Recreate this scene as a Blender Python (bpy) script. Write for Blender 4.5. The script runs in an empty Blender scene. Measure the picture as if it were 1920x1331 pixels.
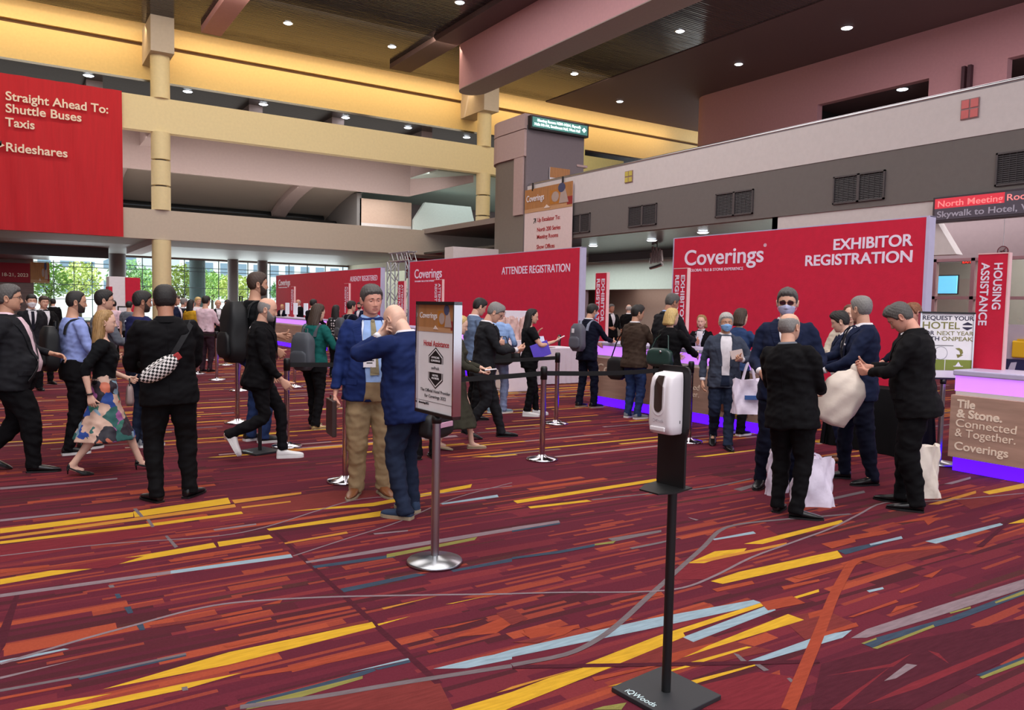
import bpy, bmesh, math, random
import numpy as np
from mathutils import Vector, Matrix
from mathutils.bvhtree import BVHTree

SC = bpy.context.scene
COL = SC.collection
rnd = random.Random(7)

# ------------------------------------------------------------------ camera
F, CX, CY, EYE = 1450.0, 960.0, 665.5, 1.63
YAW, PITCH, ROLL = math.radians(32.7356), math.radians(3.6242), math.radians(1.1458)
FW = Vector((math.sin(YAW) * math.cos(PITCH), math.cos(YAW) * math.cos(PITCH), -math.sin(PITCH)))
_r0 = Vector((math.cos(YAW), -math.sin(YAW), 0.0))
_u0 = _r0.cross(FW)
RT = _r0 * math.cos(ROLL) + _u0 * math.sin(ROLL)
UP = _u0 * math.cos(ROLL) - _r0 * math.sin(ROLL)
CAM = Vector((0, 0, EYE))
cam_data = bpy.data.cameras.new('camera')
cam_data.sensor_width = 36.0
cam_data.lens = 36.0 * F / 1920.0
cam_data.clip_end = 400
camera = bpy.data.objects.new('camera', cam_data)
COL.objects.link(camera)
camera.matrix_world = Matrix(((RT.x, UP.x, -FW.x, CAM.x), (RT.y, UP.y, -FW.y, CAM.y), (RT.z, UP.z, -FW.z, CAM.z), (0, 0, 0, 1)))
SC.camera = camera

# ------------------------------------------------------------------ world, exposure, lights
SC.view_settings.view_transform = 'Standard'
SC.view_settings.look = 'None'
SC.view_settings.gamma = 1.0
SC.view_settings.use_curve_mapping = False
SC.view_settings.exposure = -0.12
SC.cycles.use_denoising = True
SC.cycles.max_bounces = 7
SC.cycles.diffuse_bounces = 4
SC.cycles.glossy_bounces = 4
SC.cycles.transmission_bounces = 4
SC.cycles.sample_clamp_indirect = 6.0

world = bpy.data.worlds.new('sky')
SC.world = world
world.use_nodes = True
_nt = world.node_tree
_bg = _nt.nodes['Background']
_bg.inputs[0].default_value = (0.80, 0.86, 0.95, 1)
_bg.inputs[1].default_value = 1.6


def area_light(name, loc, size, energy, color=(1, 1, 1), direction=(0, 0, -1), spread=180):
    d = bpy.data.lights.new(name, 'AREA')
    d.shape = 'RECTANGLE'
    d.size, d.size_y = size
    d.energy = energy
    d.color = color
    d.spread = math.radians(spread)
    o = bpy.data.objects.new(name, d)
    COL.objects.link(o)
    o.location = loc
    o.rotation_euler = Vector(direction).to_track_quat('-Z', 'Y').to_euler()
    return o


# the downlights of the hall gathered into large soft panels at ceiling height
area_light('ceiling_downlights_near', (1, -1, 14.2), (18, 18), 4200, (1.0, 0.95, 0.93))
area_light('ceiling_downlights_middle', (6, 22, 14.2), (20, 16), 3000, (1.0, 0.94, 0.90))
area_light('balcony_downlights', (26, 10, 14.2), (8, 26), 2200, (1.0, 0.86, 0.88))
# warm cove lamps along the yellow fascia
area_light('cove_lamps', (12, 40.6, 14.25), (56, 0.5), 620, (1.0, 0.74, 0.40), (0, 0.75, -1))
# corridor lamps below the balcony and below the bridges, plus added fill panels
area_light('corridor_lamps', (24, 20, 4.35), (4, 8), 500, (0.9, 1.0, 0.98))
area_light('corridor_lamps_far', (24.5, 31, 4.0), (3, 8), 420, (0.9, 1.0, 0.98))
area_light('corridor_lamps_deep', (28.4, 27, 2.9), (1.5, 12), 160, (1.0, 0.9, 0.8))
area_light('office_lamps', (23.5, 7, 4.3), (3, 10), 1100, (0.98, 1.0, 0.92))
area_light('recess_fill', (20.2, 7, 4.35), (1.2, 12), 170, (1.0, 0.92, 0.92))  # added fill that brightens the recessed wall, no fitting there
area_light('passage_lamps', (8, 49, 3.85), (36, 8), 1300, (0.85, 1.0, 0.98))
area_light('gallery_lamps', (6, 45.6, 8.5), (30, 2), 900, (0.95, 1.0, 1.0))
area_light('gallery_edge_fill', (6, 41.2, 9.2), (30, 1), 500, (1.0, 0.96, 0.92), (0, 0.7, -1))  # added fill placed to light the gallery fascia
area_light('bridge_wash_fill', (8, 34, 14.2), (40, 1.0), 1150, (1.0, 0.86, 0.62), (0, 0.9, -1))  # added warm fill, imitates golden spill on the bridge beams
area_light('gallery_up_fill', (6, 43.2, 6.0), (30, 0.5), 420, (1.0, 0.95, 0.9), (0, 0.5, 1))  # added upward fill to brighten the barrel and fascia
area_light('facade_daylight_fill', (11, 57.6, 2.3), (20, 4), 900, (0.85, 0.96, 1.0), (0, -1, 0.05))  # added panel inside the glass, stands in for window daylight
area_light('gallery_end_lamps', (28, 46, 9.2), (10, 8), 420, (0.85, 1.0, 1.0))
area_light('upper_gallery_lamps', (12, 50, 11.5), (40, 10), 900, (0.95, 1.0, 1.0))


_s = bpy.data.lights.new('sun', 'SUN')
_s.energy = 6.0
_s.angle = 0.02
_s.color = (1.0, 0.95, 0.86)
_so = bpy.data.objects.new('sun', _s)
COL.objects.link(_so)
_so.rotation_euler = Vector((0.15, 0.42, -1)).to_track_quat('-Z', 'Y').to_euler()

# ------------------------------------------------------------------ pixel helpers (1920 x 1331 frame)
def ray(px, py):
    return (FW * F + RT * (px - CX) - UP * (py - CY)).normalized()


def gp(px, py, z=0.0):
    r = ray(px, py)
    return CAM + r * ((z - EYE) / r.z)


def on_x(px, py, X):
    r = ray(px, py)
    return CAM + r * (X / r.x)


def on_y(px, py, Y):
    r = ray(px, py)
    return CAM + r * (Y / r.y)


def px_per_m(p):
    return F / ((Vector(p) - CAM).dot(FW))


# ------------------------------------------------------------------ materials
def lin(c):
    out = []
    for v in c[:3]:
        v = v / 255.0
        out.append(v / 12.92 if v <= 0.04045 else ((v + 0.055) / 1.055) ** 2.4)
    return tuple(out) + (1.0,)


MATS = {}


def mat(name, col=(128, 128, 128), rough=0.6, metal=0.0, var=0.03, vscale=8.0, bump=0.0, bscale=60.0, emit=None, strength=0.0,
        coat=0.0, trans=0.0, stretch=None, spec=None, sheen=0.0):
    if name in MATS:
        return MATS[name]
    m = bpy.data.materials.new(name)
    m.use_nodes = True
    nt = m.node_tree
    b = nt.nodes['Principled BSDF']
    c = lin(col)
    b.inputs['Roughness'].default_value = rough
    b.inputs['Metallic'].default_value = metal
    if coat:
        b.inputs['Coat Weight'].default_value = coat
    if trans:
        b.inputs['Transmission Weight'].default_value = trans
    if spec is not None:
        b.inputs['Specular IOR Level'].default_value = spec
    if sheen:
        b.inputs['Sheen Weight'].default_value = sheen
    tc = nt.nodes.new('ShaderNodeTexCoord')
    src = tc.outputs['Object']
    if stretch:
        mp = nt.nodes.new('ShaderNodeMapping')
        mp.inputs['Scale'].default_value = stretch
        nt.links.new(src, mp.inputs[0])
        src = mp.outputs[0]
    nz = nt.nodes.new('ShaderNodeTexNoise')
    nz.inputs['Scale'].default_value = vscale
    nz.inputs['Detail'].default_value = 4
    nt.links.new(src, nz.inputs['Vector'])
    rp = nt.nodes.new('ShaderNodeValToRGB')
    rp.color_ramp.elements[0].position = 0.3
    rp.color_ramp.elements[1].position = 0.7
    rp.color_ramp.elements[0].color = tuple(x * (1 - var) for x in c[:3]) + (1,)
    rp.color_ramp.elements[1].color = tuple(min(1, x * (1 + var)) for x in c[:3]) + (1,)
    nt.links.new(nz.outputs['Fac'], rp.inputs[0])
    nt.links.new(rp.outputs[0], b.inputs['Base Color'])
    if bump:
        n2 = nt.nodes.new('ShaderNodeTexNoise')
        n2.inputs['Scale'].default_value = bscale
        n2.inputs['Detail'].default_value = 3
        nt.links.new(src, n2.inputs['Vector'])
        bp = nt.nodes.new('ShaderNodeBump')
        bp.inputs['Strength'].default_value = bump
        bp.inputs['Distance'].default_value = 0.01
        nt.links.new(n2.outputs['Fac'], bp.inputs['Height'])
        nt.links.new(bp.outputs[0], b.inputs['Normal'])
    if emit is not None:
        b.inputs['Emission Color'].default_value = lin(emit)
        b.inputs['Emission Strength'].default_value = strength
    MATS[name] = m
    return m


def cloth(name, col, rough=0.85, var=0.12, bump=0.12):
    return mat(name, col, rough=rough, var=var, vscale=14, bump=bump, bscale=420, spec=0.15)


def skin(name, col):
    return mat(name, col, rough=0.5, var=0.05, vscale=30, bump=0.08, bscale=220, spec=0.35)


def math_node(nt, op, a, b=None, clamp=False):
    n = nt.nodes.new('ShaderNodeMath')
    n.operation = op
    n.use_clamp = clamp
    for i, v in enumerate((a, b)):
        if v is None:
            continue
        if isinstance(v, (int, float)):
            n.inputs[i].default_value = v
        else:
            nt.links.new(v, n.inputs[i])
    return n.outputs[0]


# ------------------------------------------------------------------ mesh helpers
class MB:
    """collects shapes into one mesh; every face carries a material slot"""

    def __init__(s):
        s.v, s.f, s.m, s.sm = [], [], [], []

    def add(s, verts, faces, slot=0, smooth=False, M=None):
        o = len(s.v)
        if M is not None:
            verts = [tuple(M @ Vector(p)) for p in verts]
        s.v.extend(tuple(p) for p in verts)
        for f in faces:
            s.f.append(tuple(i + o for i in f))
            s.m.append(slot)
            s.sm.append(smooth)
        return s

    def box(s, lo, hi, slot=0, bev=0.0, M=None):
        lo, hi = [min(a, b) for a, b in zip(lo, hi)], [max(a, b) for a, b in zip(lo, hi)]
        bm = bmesh.new()
        bmesh.ops.create_cube(bm, size=1.0)
        for v in bm.verts:
            v.co = Vector([(lo[i] + hi[i]) / 2 + v.co[i] * (hi[i] - lo[i]) for i in range(3)])
        if bev:
            bmesh.ops.bevel(bm, geom=list(bm.edges), offset=min(bev, 0.45 * min(hi[i] - lo[i] for i in range(3))), segments=2, affect='EDGES', profile=0.5)
        bm.verts.index_update()
        s.add([v.co[:] for v in bm.verts], [[v.index for v in f.verts] for f in bm.faces], slot, False, M)
        bm.free()
        return s

    def loft(s, rings, slot=0, smooth=True, caps=True, M=None, closed=True):
        n = len(rings[0])
        v = [tuple(p) for r in rings for p in r]
        f = []
        for i in range(len(rings) - 1):
            for j in range(n if closed else n - 1):
                k = (j + 1) % n
                f.append((i * n + j, i * n + k, (i + 1) * n + k, (i + 1) * n + j))
        s.add(v, f, slot, smooth, M)
        if caps and closed:
            s.add(rings[0], [tuple(reversed(range(n)))], slot, False, M)
            s.add(rings[-1], [tuple(range(n))], slot, False, M)
        return s

    def cyl(s, p0, p1, r0, r1=None, n=16, slot=0, smooth=True, caps=True):
        p0, p1 = Vector(p0), Vector(p1)
        r1 = r0 if r1 is None else r1
        d = (p1 - p0).normalized()
        a = d.orthogonal().normalized()
        b = d.cross(a)
        rings = [[p + (a * math.cos(2 * math.pi * i / n) + b * math.sin(2 * math.pi * i / n)) * r for i in range(n)] for p, r in ((p0, r0), (p1, r1))]
        return s.loft(rings, slot, smooth, caps)

    def tube(s, pts, r, n=8, slot=0, caps=True):
        s.loft(tube_rings(pts, r, n), slot, True, caps)
        return s

    def lathe(s, prof, n=32, slot=0, c=(0, 0, 0), smooth=True, M=None):
        rings = [[(c[0] + r * math.cos(2 * math.pi * i / n), c[1] + r * math.sin(2 * math.pi * i / n), c[2] + z) for i in range(n)] for r, z in prof]
        return s.loft(rings, slot, smooth, True, M)

    def ball(s, c, r, n=16, m=10, slot=0, M=None):
        r = (r, r, r) if isinstance(r, (int, float)) else r
        rings = []
        for i in range(m + 1):
            t = math.pi * (0.02 + 0.96 * i / m)
            rings.append([(c[0] + r[0] * math.sin(t) * math.cos(2 * math.pi * j / n), c[1] + r[1] * math.sin(t) * math.sin(2 * math.pi * j / n), c[2] - r[2] * math.cos(t)) for j in range(n)])
        return s.loft(rings, slot, True, True, M)

    def prism(s, poly, vec, slot=0, M=None):
        """polygon (3d points in one plane) extruded by vec"""
        n = len(poly)
        a = [Vector(p) for p in poly]
        b = [p + Vector(vec) for p in a]
        s.add([p[:] for p in a] + [p[:] for p in b], [tuple(range(n)), tuple(reversed(range(n, 2 * n)))] + [(j, j + n, (j + 1) % n + n, (j + 1) % n) for j in range(n)], slot, False, M)
        return s

    def build(s, name, mats, parent=None, loc=None):
        me = bpy.data.meshes.new(name)
        me.from_pydata(s.v, [], s.f)
        for m in (mats if isinstance(mats, (list, tuple)) else [mats]):
            me.materials.append(m)
        me.polygons.foreach_set('material_index', s.m)
        me.polygons.foreach_set('use_smooth', s.sm)
        bm = bmesh.new()
        bm.from_mesh(me)
        bmesh.ops.recalc_face_normals(bm, faces=bm.faces)
        bm.to_mesh(me)
        bm.free()
        me.update()
        o = bpy.data.objects.new(name, me)
        COL.objects.link(o)
        if parent is not None:
            o.parent = parent
        if loc is not None:
            o.location = loc
        return o


def tube_rings(pts, r, n=8):
    pts = [Vector(p) for p in pts]
    rings = []
    a = None
    for i, p in enumerate(pts):
        d = (pts[min(i + 1, len(pts) - 1)] - pts[max(i - 1, 0)]).normalized()
        if a is None:
            a = d.orthogonal().normalized()
        a = (a - d * a.dot(d))
        a = a.normalized() if a.length > 1e-6 else d.orthogonal().normalized()
        b = d.cross(a)
        rr = r[i] if isinstance(r, (list, tuple)) else r
        rings.append([p + (a * math.cos(2 * math.pi * j / n) + b * math.sin(2 * math.pi * j / n)) * rr for j in range(n)])
    return rings


def tag(o, label=None, cat=None, group=None, kind=None):
    if label:
        o['label'] = label
    if cat:
        o['category'] = cat
    if group:
        o['group'] = group
    if kind:
        o['kind'] = kind
    return o


def thing(name, label, cat, loc=(0, 0, 0), rz=0.0, group=None):
    o = bpy.data.objects.new(name, None)
    COL.objects.link(o)
    o.location = loc
    o.rotation_euler = (0, 0, rz)
    o.empty_display_size = 0.2
    return tag(o, label, cat, group)


def struct(o):
    o['kind'] = 'structure'
    return o


def frame(o, right, up):
    """matrix whose x is right, y is up"""
    r, u = Vector(right).normalized(), Vector(up).normalized()
    n = r.cross(u)
    return Matrix(((r.x, u.x, n.x, o[0]), (r.y, u.y, n.y, o[1]), (r.z, u.z, n.z, o[2]), (0, 0, 0, 1)))


def lettering(name, s, size, m, parent, M, align='LEFT', bold=0.0, ext=0.004, xs=1.0, space=1.0, line=1.0):
    """text set in real thin letters; M places its left baseline"""
    c = bpy.data.curves.new(name, 'FONT')
    c.body = s
    c.size = size
    c.align_x = align
    c.extrude = ext
    c.offset = bold * size
    c.space_character = space
    c.space_line = line
    c.resolution_u = 6
    t = bpy.data.objects.new(name, c)
    me = bpy.data.meshes.new_from_object(t)
    bpy.data.objects.remove(t)
    bpy.data.curves.remove(c)
    me.transform(M @ Matrix.Diagonal((xs, 1, 1, 1)))
    me.name = name
    me.materials.clear()
    me.materials.append(m)
    o = bpy.data.objects.new(name, me)
    COL.objects.link(o)
    if parent is not None:
        o.parent = parent
        o.location = (0, 0, 0)
    return o


def fit_text(name, s, width, m, parent, M, height, align='LEFT', bold=0.0, ext=0.004):
    """lettering scaled so that its widest line has the given width and its capitals the given height"""
    o = lettering(name, s, 1.0, m, parent, Matrix.Identity(4), align, bold, ext)
    co = np.empty(len(o.data.vertices) * 3)
    o.data.vertices.foreach_get('co', co)
    co = co.reshape(-1, 3)
    k = height / 0.72
    w = co[:, 0].max() - co[:, 0].min()
    o.data.transform(M @ Matrix.Diagonal((width / w, k, 1, 1)))
    return o


WALLX = dict(right=(0, -1, 0), up=(0, 0, 1))     # a face that looks towards -x
WALLY = dict(right=(1, 0, 0), up=(0, 0, 1))      # a face that looks towards -y

# ------------------------------------------------------------------ materials of the building
M_GREY = mat('warm_grey_paint', (150, 138, 132), 0.7)
M_BEAM = mat('taupe_paint', (200, 186, 172), 0.7)
M_CREAM = mat('cream_paint', (236, 218, 172), 0.65)
M_YELLOW = mat('golden_paint', (236, 204, 138), 0.6)
M_WHITE = mat('white_paint', (214, 206, 206), 0.6)
M_DGREY = mat('charcoal_grey_paint', (112, 106, 104), 0.7)
M_PINK = mat('rose_lit_paint', (196, 146, 152), 0.65)  # pale paint with the pink of red light mixed into its colour
M_BROWN = mat('brown_ceiling_paint', (96, 74, 76), 0.7)
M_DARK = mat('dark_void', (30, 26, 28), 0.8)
M_STEEL = mat('brushed_steel', (190, 190, 195), 0.3, 1.0, stretch=(1, 1, 20))
M_TEAL = mat('pale_teal_paint', (176, 190, 182), 0.7)
M_TAUPE2 = mat('mauve_grey_paint', (168, 148, 144), 0.7)
M_LAMP = mat('lamp_glow', (255, 255, 255), 0.5, emit=(235, 245, 255), strength=9)
M_BLACKM = mat('black_metal', (22, 22, 24), 0.4)


def slat_ceiling(name, col, rough=0.12, metal=0.85):
    """polished metal ceiling of narrow linear slats"""
    if name in MATS:
        return MATS[name]
    m = bpy.data.materials.new(name)
    m.use_nodes = True
    nt = m.node_tree
    b = nt.nodes['Principled BSDF']
    b.inputs['Base Color'].default_value = lin(col)
    b.inputs['Metallic'].default_value = metal
    b.inputs['Roughness'].default_value = rough
    b.inputs['Specular IOR Level'].default_value = 0.13
    g = nt.nodes.new('ShaderNodeNewGeometry')
    sx = nt.nodes.new('ShaderNodeSeparateXYZ')
    nt.links.new(g.outputs['Position'], sx.inputs[0])
    w = math_node(nt, 'MULTIPLY', sx.outputs['Y'], 2 * math.pi / 0.16)
    s = math_node(nt, 'SINE', w)
    nz = nt.nodes.new('ShaderNodeTexNoise')
    nz.inputs['Scale'].default_value = 1.0
    mp = nt.nodes.new('ShaderNodeMapping')
    mp.inputs['Scale'].default_value = (0.5, 7.0, 1.0)
    nt.links.new(g.outputs['Position'], mp.inputs[0])
    nt.links.new(mp.outputs[0], nz.inputs['Vector'])
    h = math_node(nt, 'ADD', math_node(nt, 'MULTIPLY', s, 0.2), nz.outputs['Fac'])
    bp = nt.nodes.new('ShaderNodeBump')
    bp.inputs['Strength'].default_value = 0.35
    bp.inputs['Distance'].default_value = 0.012
    nt.links.new(h, bp.inputs['Height'])
    nt.links.new(bp.outputs[0], b.inputs['Normal'])
    MATS[name] = m
    return m


M_SLAT = slat_ceiling('polished_slat_ceiling', (62, 58, 60), 0.10, 0.08)
M_BARREL = slat_ceiling('ribbed_metal_ceiling', (186, 172, 160), 0.3, 0.3)
M_SLATD = slat_ceiling('dark_slat_ceiling', (96, 94, 92), 0.2)


def sbox(name, lo, hi, m, bev=0.0):
    return struct(MB().box(lo, hi, 0, bev).build(name, m))


def wallp(o, p):
    """parent o under p while o's mesh stays in world coordinates"""
    o.parent = p
    o.matrix_parent_inverse = (Matrix.Translation(p.location) @ Matrix.Rotation(p.rotation_euler[2], 4, 'Z')).inverted()
    return o


# hall ceiling, brown soffit over the balcony, beams
sbox('ceiling_hall', (-30, -12, 14.5), (28.3, 40.7, 14.7), M_SLAT)
sbox('ceiling_soffit', (28.3, -12, 14.46), (42, 40.7, 14.7), M_BROWN)
sbox('ceiling_beam_slim', (7.6, -12, 14.2), (8.5, 39.5, 14.5), M_PINK)
sbox('ceiling_beam_flat', (17.2, -12, 14.25), (18.4, 39.5, 14.5), M_BROWN)
b = MB()
prof = [(18.4, -12.0)] + [(18.4, 33.6)] + [(19.1 - 0.7 * math.cos(t), 33.6 + 0.9 * math.sin(t)) for t in [math.pi * k / 12 for k in range(1, 12)]] + [(19.8, 33.6), (19.8, -12.0)]
b.prism([(x, y, 12.14) for x, y in prof], (0, 0, 2.36))
b.prism([(x, y, 12.1) for x, y in prof], (0, 0, 0.04), 1)
struct(b.build('ceiling_beam_rose', [M_PINK, M_GREY]))  # sides carry the pink light tint in their colour, underside stays grey

# right side: balcony parapet, rail, slab, upper wall
b = MB()
b.box((19.2, -12, 5.86), (19.5, 29, 6.93), 0)
b.box((19.22, -12, 4.45), (19.5, 29, 5.86), 1)
struct(b.build('wall_balcony', [M_WHITE, M_DGREY]))
b = MB()
b.cyl((19.3, -12, 7.0), (19.3, 29, 7.0), 0.06, n=12)
for k in range(21):
    b.cyl((19.3, -11 + 2 * k, 6.9), (19.3, -11 + 2 * k, 7.0), 0.03, n=8)
struct(b.build('trim_balcony_rail', M_STEEL))
sbox('floor_balcony', (19.5, -12, 5.6), (42, 40, 5.86), M_GREY)
sbox('ceiling_balcony_underside', (19.5, -12, 4.45), (36, 40, 4.55), M_SLATD)

# upper wall with two openings and a rounded far end
b = MB()
T = 14.46
b.box((35, 25.8, 5.86), (35.4, 33.6, T))
b.box((35, 20.0, 12.3), (35.4, 25.8, T))
b.box((35, 16.7, 5.86), (35.4, 20.0, T))
b.box((35, 8.0, 12.35), (35.4, 16.7, T))
b.box((35, -12, 5.86), (35.4, 8.0, T))
b.prism([(36.2 - 1.2 * math.cos(t), 33.6 + 1.2 * math.sin(t), 5.86) for t in [math.pi / 2 * k / 8 for k in range(9)]] + [(36.2, 33.6, 5.86)], (0, 0, T - 5.86))
b.box((36.2, 33.6, 5.86), (42, 34.8, T))
struct(b.build('wall_upper_right', M_PINK))
b = MB()
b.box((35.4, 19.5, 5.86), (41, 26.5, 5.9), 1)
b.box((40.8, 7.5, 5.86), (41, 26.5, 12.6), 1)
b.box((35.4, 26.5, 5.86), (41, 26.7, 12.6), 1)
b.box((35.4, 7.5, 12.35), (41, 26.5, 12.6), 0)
b.box((38, 19.6, 5.86), (38.6, 20.3, 12.3), 2)
struct(b.build('wall_upper_recess', [M_BROWN, M_DARK, M_PINK]))

# wall below the balcony: flush white piece, recessed wall with storefront glazing
b = MB()
b.prism([(19.26, 15.6, 3.1), (19.26, 15.6, 4.45), (19.26, 10.6, 4.45), (19.26, 10.6, 3.9), (19.26, 10.1, 3.1)], (0.3, 0, 0))
b.box((19.26, 15.4, 0), (26, 15.6, 4.45))
struct(b.build('wall_right', M_WHITE))
M_MAUVE = mat('mauve_paint', (162, 146, 150), 0.7)
b = MB()
b.box((21, -12, 3.12), (21.3, 15.4, 4.45), 0)
b.box((21, -12, 0), (21.3, 15.4, 1.25), 0)
struct(b.build('wall_right_recessed', M_MAUVE))
M_FRAME = mat('rose_window_frame', (150, 112, 118), 0.5)
M_GLASS = mat('office_glass', (214, 220, 218), 0.02, spec=0.5, trans=1.0, var=0.01)
b = MB()
for y in (15.35, 14.2, 12.85, 11.55, 10.55, 8.9, 7.3, 5.7, 4.1):
    b.box((20.95, y - 0.05, 1.25), (21.1, y + 0.05, 3.12), 0)
for z in (1.25, 2.08, 3.08):
    b.box((20.95, 3, z - 0.04), (21.1, 15.4, z + 0.04), 0)
b.box((21.0, 3, 1.25), (21.01, 15.4, 3.12), 1)
wo = struct(b.build('window_office', [M_FRAME, M_GLASS]))
b = MB()
b.box((25.8, 2, 0), (26, 15.4, 4.4), 0)
b.box((21.3, 2, 0), (26, 2.2, 4.4), 0)
struct(b.build('wall_office', mat('office_wall', (146, 136, 132), 0.8)))

# corridor behind the registration backdrops
b = MB()
b.box((27, 15, 2.62), (27.3, 40, 4.45), 0)
struct(b.build('wall_corridor_header', mat('pale_grey_green_paint', (184, 190, 182), 0.7)))
sbox('ceiling_corridor_beam', (26.2, 20, 4.08), (27, 33.3, 4.45), mat('slate_paint', (74, 70, 76), 0.7))
sbox('wall_corridor', (29.5, 12, 0), (29.8, 45, 4.45), mat('corridor_paint', (158, 138, 130), 0.75))
sbox('wall_corridor_red', (29.3, 24.2, 0), (29.5, 29.8, 2.6), mat('wine_red_panel', (150, 44, 58), 0.6))
sbox('wall_corridor_jamb', (27, 34.6, 0), (27.3, 40, 2.62), mat('corridor_jamb', (120, 96, 104), 0.7))

# tower at the end of the balcony
def plan(d=0.0):
    pts = [(19.1 - d, 29.0 - d), (19.1 - d, 31.0)]
    pts += [(20.7 - (1.6 + d) * math.cos(t), 31.0 + (1.6 + d) * math.sin(t)) for t in [math.pi / 2 * k / 10 for k in range(1, 11)]]
    return pts + [(22.3, 32.6 + d), (22.3, 29.0 - d)]


b = MB()
b.prism([(x, y, 0) for x, y in plan()], (0, 0, 8.4), 1)
b.prism([(x, y, 9.45) for x, y in plan(0.1)], (0, 0, 0.65), 0)
b.prism([(x, y, 8.25) for x, y in plan(0.1)], (0, 0, 1.16), 0)
b.box((19.02, 29.0, 5.7), (19.12, 29.75, 8.3), 0)
b.box((19.12, 28.88, 0), (22.3, 29.0, 9.6), 2)
b.box((21.9, 28.84, 8.1), (22.5, 29.2, 8.2), 0)
struct(b.build('pillar_tower', [mat('tower_rose_paint', (186, 160, 156), 0.7), mat('tower_grey_paint', (124, 114, 106), 0.7), mat('tower_slate_paint', (122, 112, 116), 0.7)]))

# left side: bridges at Y = 40 on two round columns, yellow fascia behind the top
YB = 40.0
for i, X in enumerate((5.88, 23.45, -11.7)):
    b = MB()
    segs = ((0, 4.4), (5.8, 6.87), (6.95, 8.07), (8.15, 9.4), (10.95, 12.0), (12.0, 13.4))
    for z0, z1 in segs:
        b.cyl((X, YB, z0), (X, YB, z1), 0.42, n=28)
    b.cyl((X, YB, 0), (X, YB, 13.3), 0.24, n=20, slot=1)
    struct(b.build('column_%d' % (i + 1), [M_CREAM, M_DGREY]))
sbox('beam_lower', (-20, 39.75, 4.42), (25.5, 40.25, 5.79), M_BEAM)
sbox('floor_bridge_lower', (-20, 40.25, 5.3), (45, 60, 5.6), M_GREY)
sbox('ceiling_bridge_lower', (-20, 40.25, 4.5), (45, 46, 4.6), M_TEAL)
sbox('beam_upper', (-20, 39.75, 9.38), (45, 40.25, 10.95), M_CREAM)
sbox('floor_bridge_upper', (-20, 40.25, 10.3), (45, 60, 10.6), M_GREY)
for i, X in enumerate((5.88, 23.45, -11.7)):
    sbox('beam_cross_top_%d' % i, (X - 0.5, 39.2, 12.9), (X + 0.5, 42.0, 14.5), M_BEAM)
    sbox('beam_cross_upper_%d' % i, (X - 0.4, 40.25, 9.4), (X + 0.4, 46, 10.3), M_TAUPE2)
    sbox('beam_cross_lower_%d' % i, (X - 0.4, 40.25, 4.2), (X + 0.4, 50, 4.6), M_WHITE)
# golden fascia with a dark slot
b = MB()
b.box((-20, 42, 12.0), (48, 42.3, 13.82), 0)
b.box((-20, 42.12, 13.82), (48, 42.3, 13.98), 1)
b.box((-20, 41.9, 13.98), (48, 42.3, 15.2), 0)
struct(b.build('wall_golden_fascia', [M_YELLOW, mat('slot_brown', (96, 66, 40), 0.7)]))
sbox('ceiling_cove', (-30, 40.7, 15.1), (48, 42.3, 15.2), M_YELLOW)
sbox('ceiling_upper_gallery', (-20, 41, 11.9), (48, 60, 12.0), M_SLATD)
for X in (3.0, 10.5, 15.0, 20.5):
    sbox('beam_upper_gallery', (X, 42.3, 11.55), (X + 0.7, 58, 11.9), M_TAUPE2)
sbox('wall_upper_gallery', (-20, 60, 10.6), (48, 60.3, 12.0), M_DGREY)
b = MB()
b.box((26.6, 36.8, 5.86), (31.5, 37.2, 10.6), 0)
b.box((24.2, 36.4, 5.86), (33.5, 36.8, 9.0), 0)
b.box((28.6, 37.2, 5.86), (28.8, 40, 11.2), 0)
struct(b.build('wall_cream_block', mat('pale_yellow_paint', (232, 222, 150), 0.65)))

# middle storey: second fascia, slat barrel, ducts, panels
b = MB()
b.box((-20, 44, 8.25), (20.6, 44.3, 10.3), 0)
b.add([(20.6, 44, 8.25), (20.6, 44, 10.3), (22.95, 40.3, 10.3), (22.95, 40.3, 8.9)], [(0, 1, 2, 3)], 0)
b.add([(20.6, 44.1, 8.25), (20.6, 44.1, 10.3), (23.0, 40.4, 10.3), (23.0, 40.4, 8.9)], [(0, 3, 2, 1)], 0)
struct(b.build('wall_gallery_fascia', M_TAUPE2))
b = MB()
pts = [(44.3 + 10.7 * t, 8.9 - 2.2 * t * t) for t in [k / 14 for k in range(15)]]
ring = [[(x, y, z) for y, z in pts] for x in (-20, 18.6)]
b.loft(ring, 0, True, False, closed=False)
struct(b.build('ceiling_gallery_barrel', M_BARREL))
b = MB()
for y, z, r in ((52.5, 7.3, 0.28), (50.0, 6.7, 0.32), (53.8, 6.4, 0.35)):
    b.cyl((-20, y, z), (18.0, y, z), r, n=20)
b.box((-20, 55, 5.6), (18.6, 55.2, 6.9), 0)
struct(b.build('trim_gallery_ducts', mat('black_gloss_pipe', (40, 42, 44), 0.2, 0.6)))
for X in (4.3, 14.4):
    b = MB()
    pts = [(44.3 + 10.0 * t, 8.95 - 2.3 * t * t) for t in [k / 10 for k in range(11)]]
    r0 = [(X, y, z - 0.35) for y, z in pts] + [(X, y, z + 0.1) for y, z in reversed(pts)]
    b.prism(r0, (0.85, 0, 0))
    struct(b.build('beam_gallery_rib', M_TAUPE2))
b = MB()
b.box((18.6, 47.2, 5.6), (22.2, 47.5, 6.75), 1)
b.box((18.6, 47.2, 6.75), (22.2, 47.5, 8.3), 0)
b.box((18.4, 47.2, 5.6), (18.7, 56, 8.6), 2)
struct(b.build('wall_gallery_panel', [mat('beige_panel', (190, 160, 142), 0.7), mat('white_panel', (200, 190, 188), 0.7), M_DGREY]))
b = MB()
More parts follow.
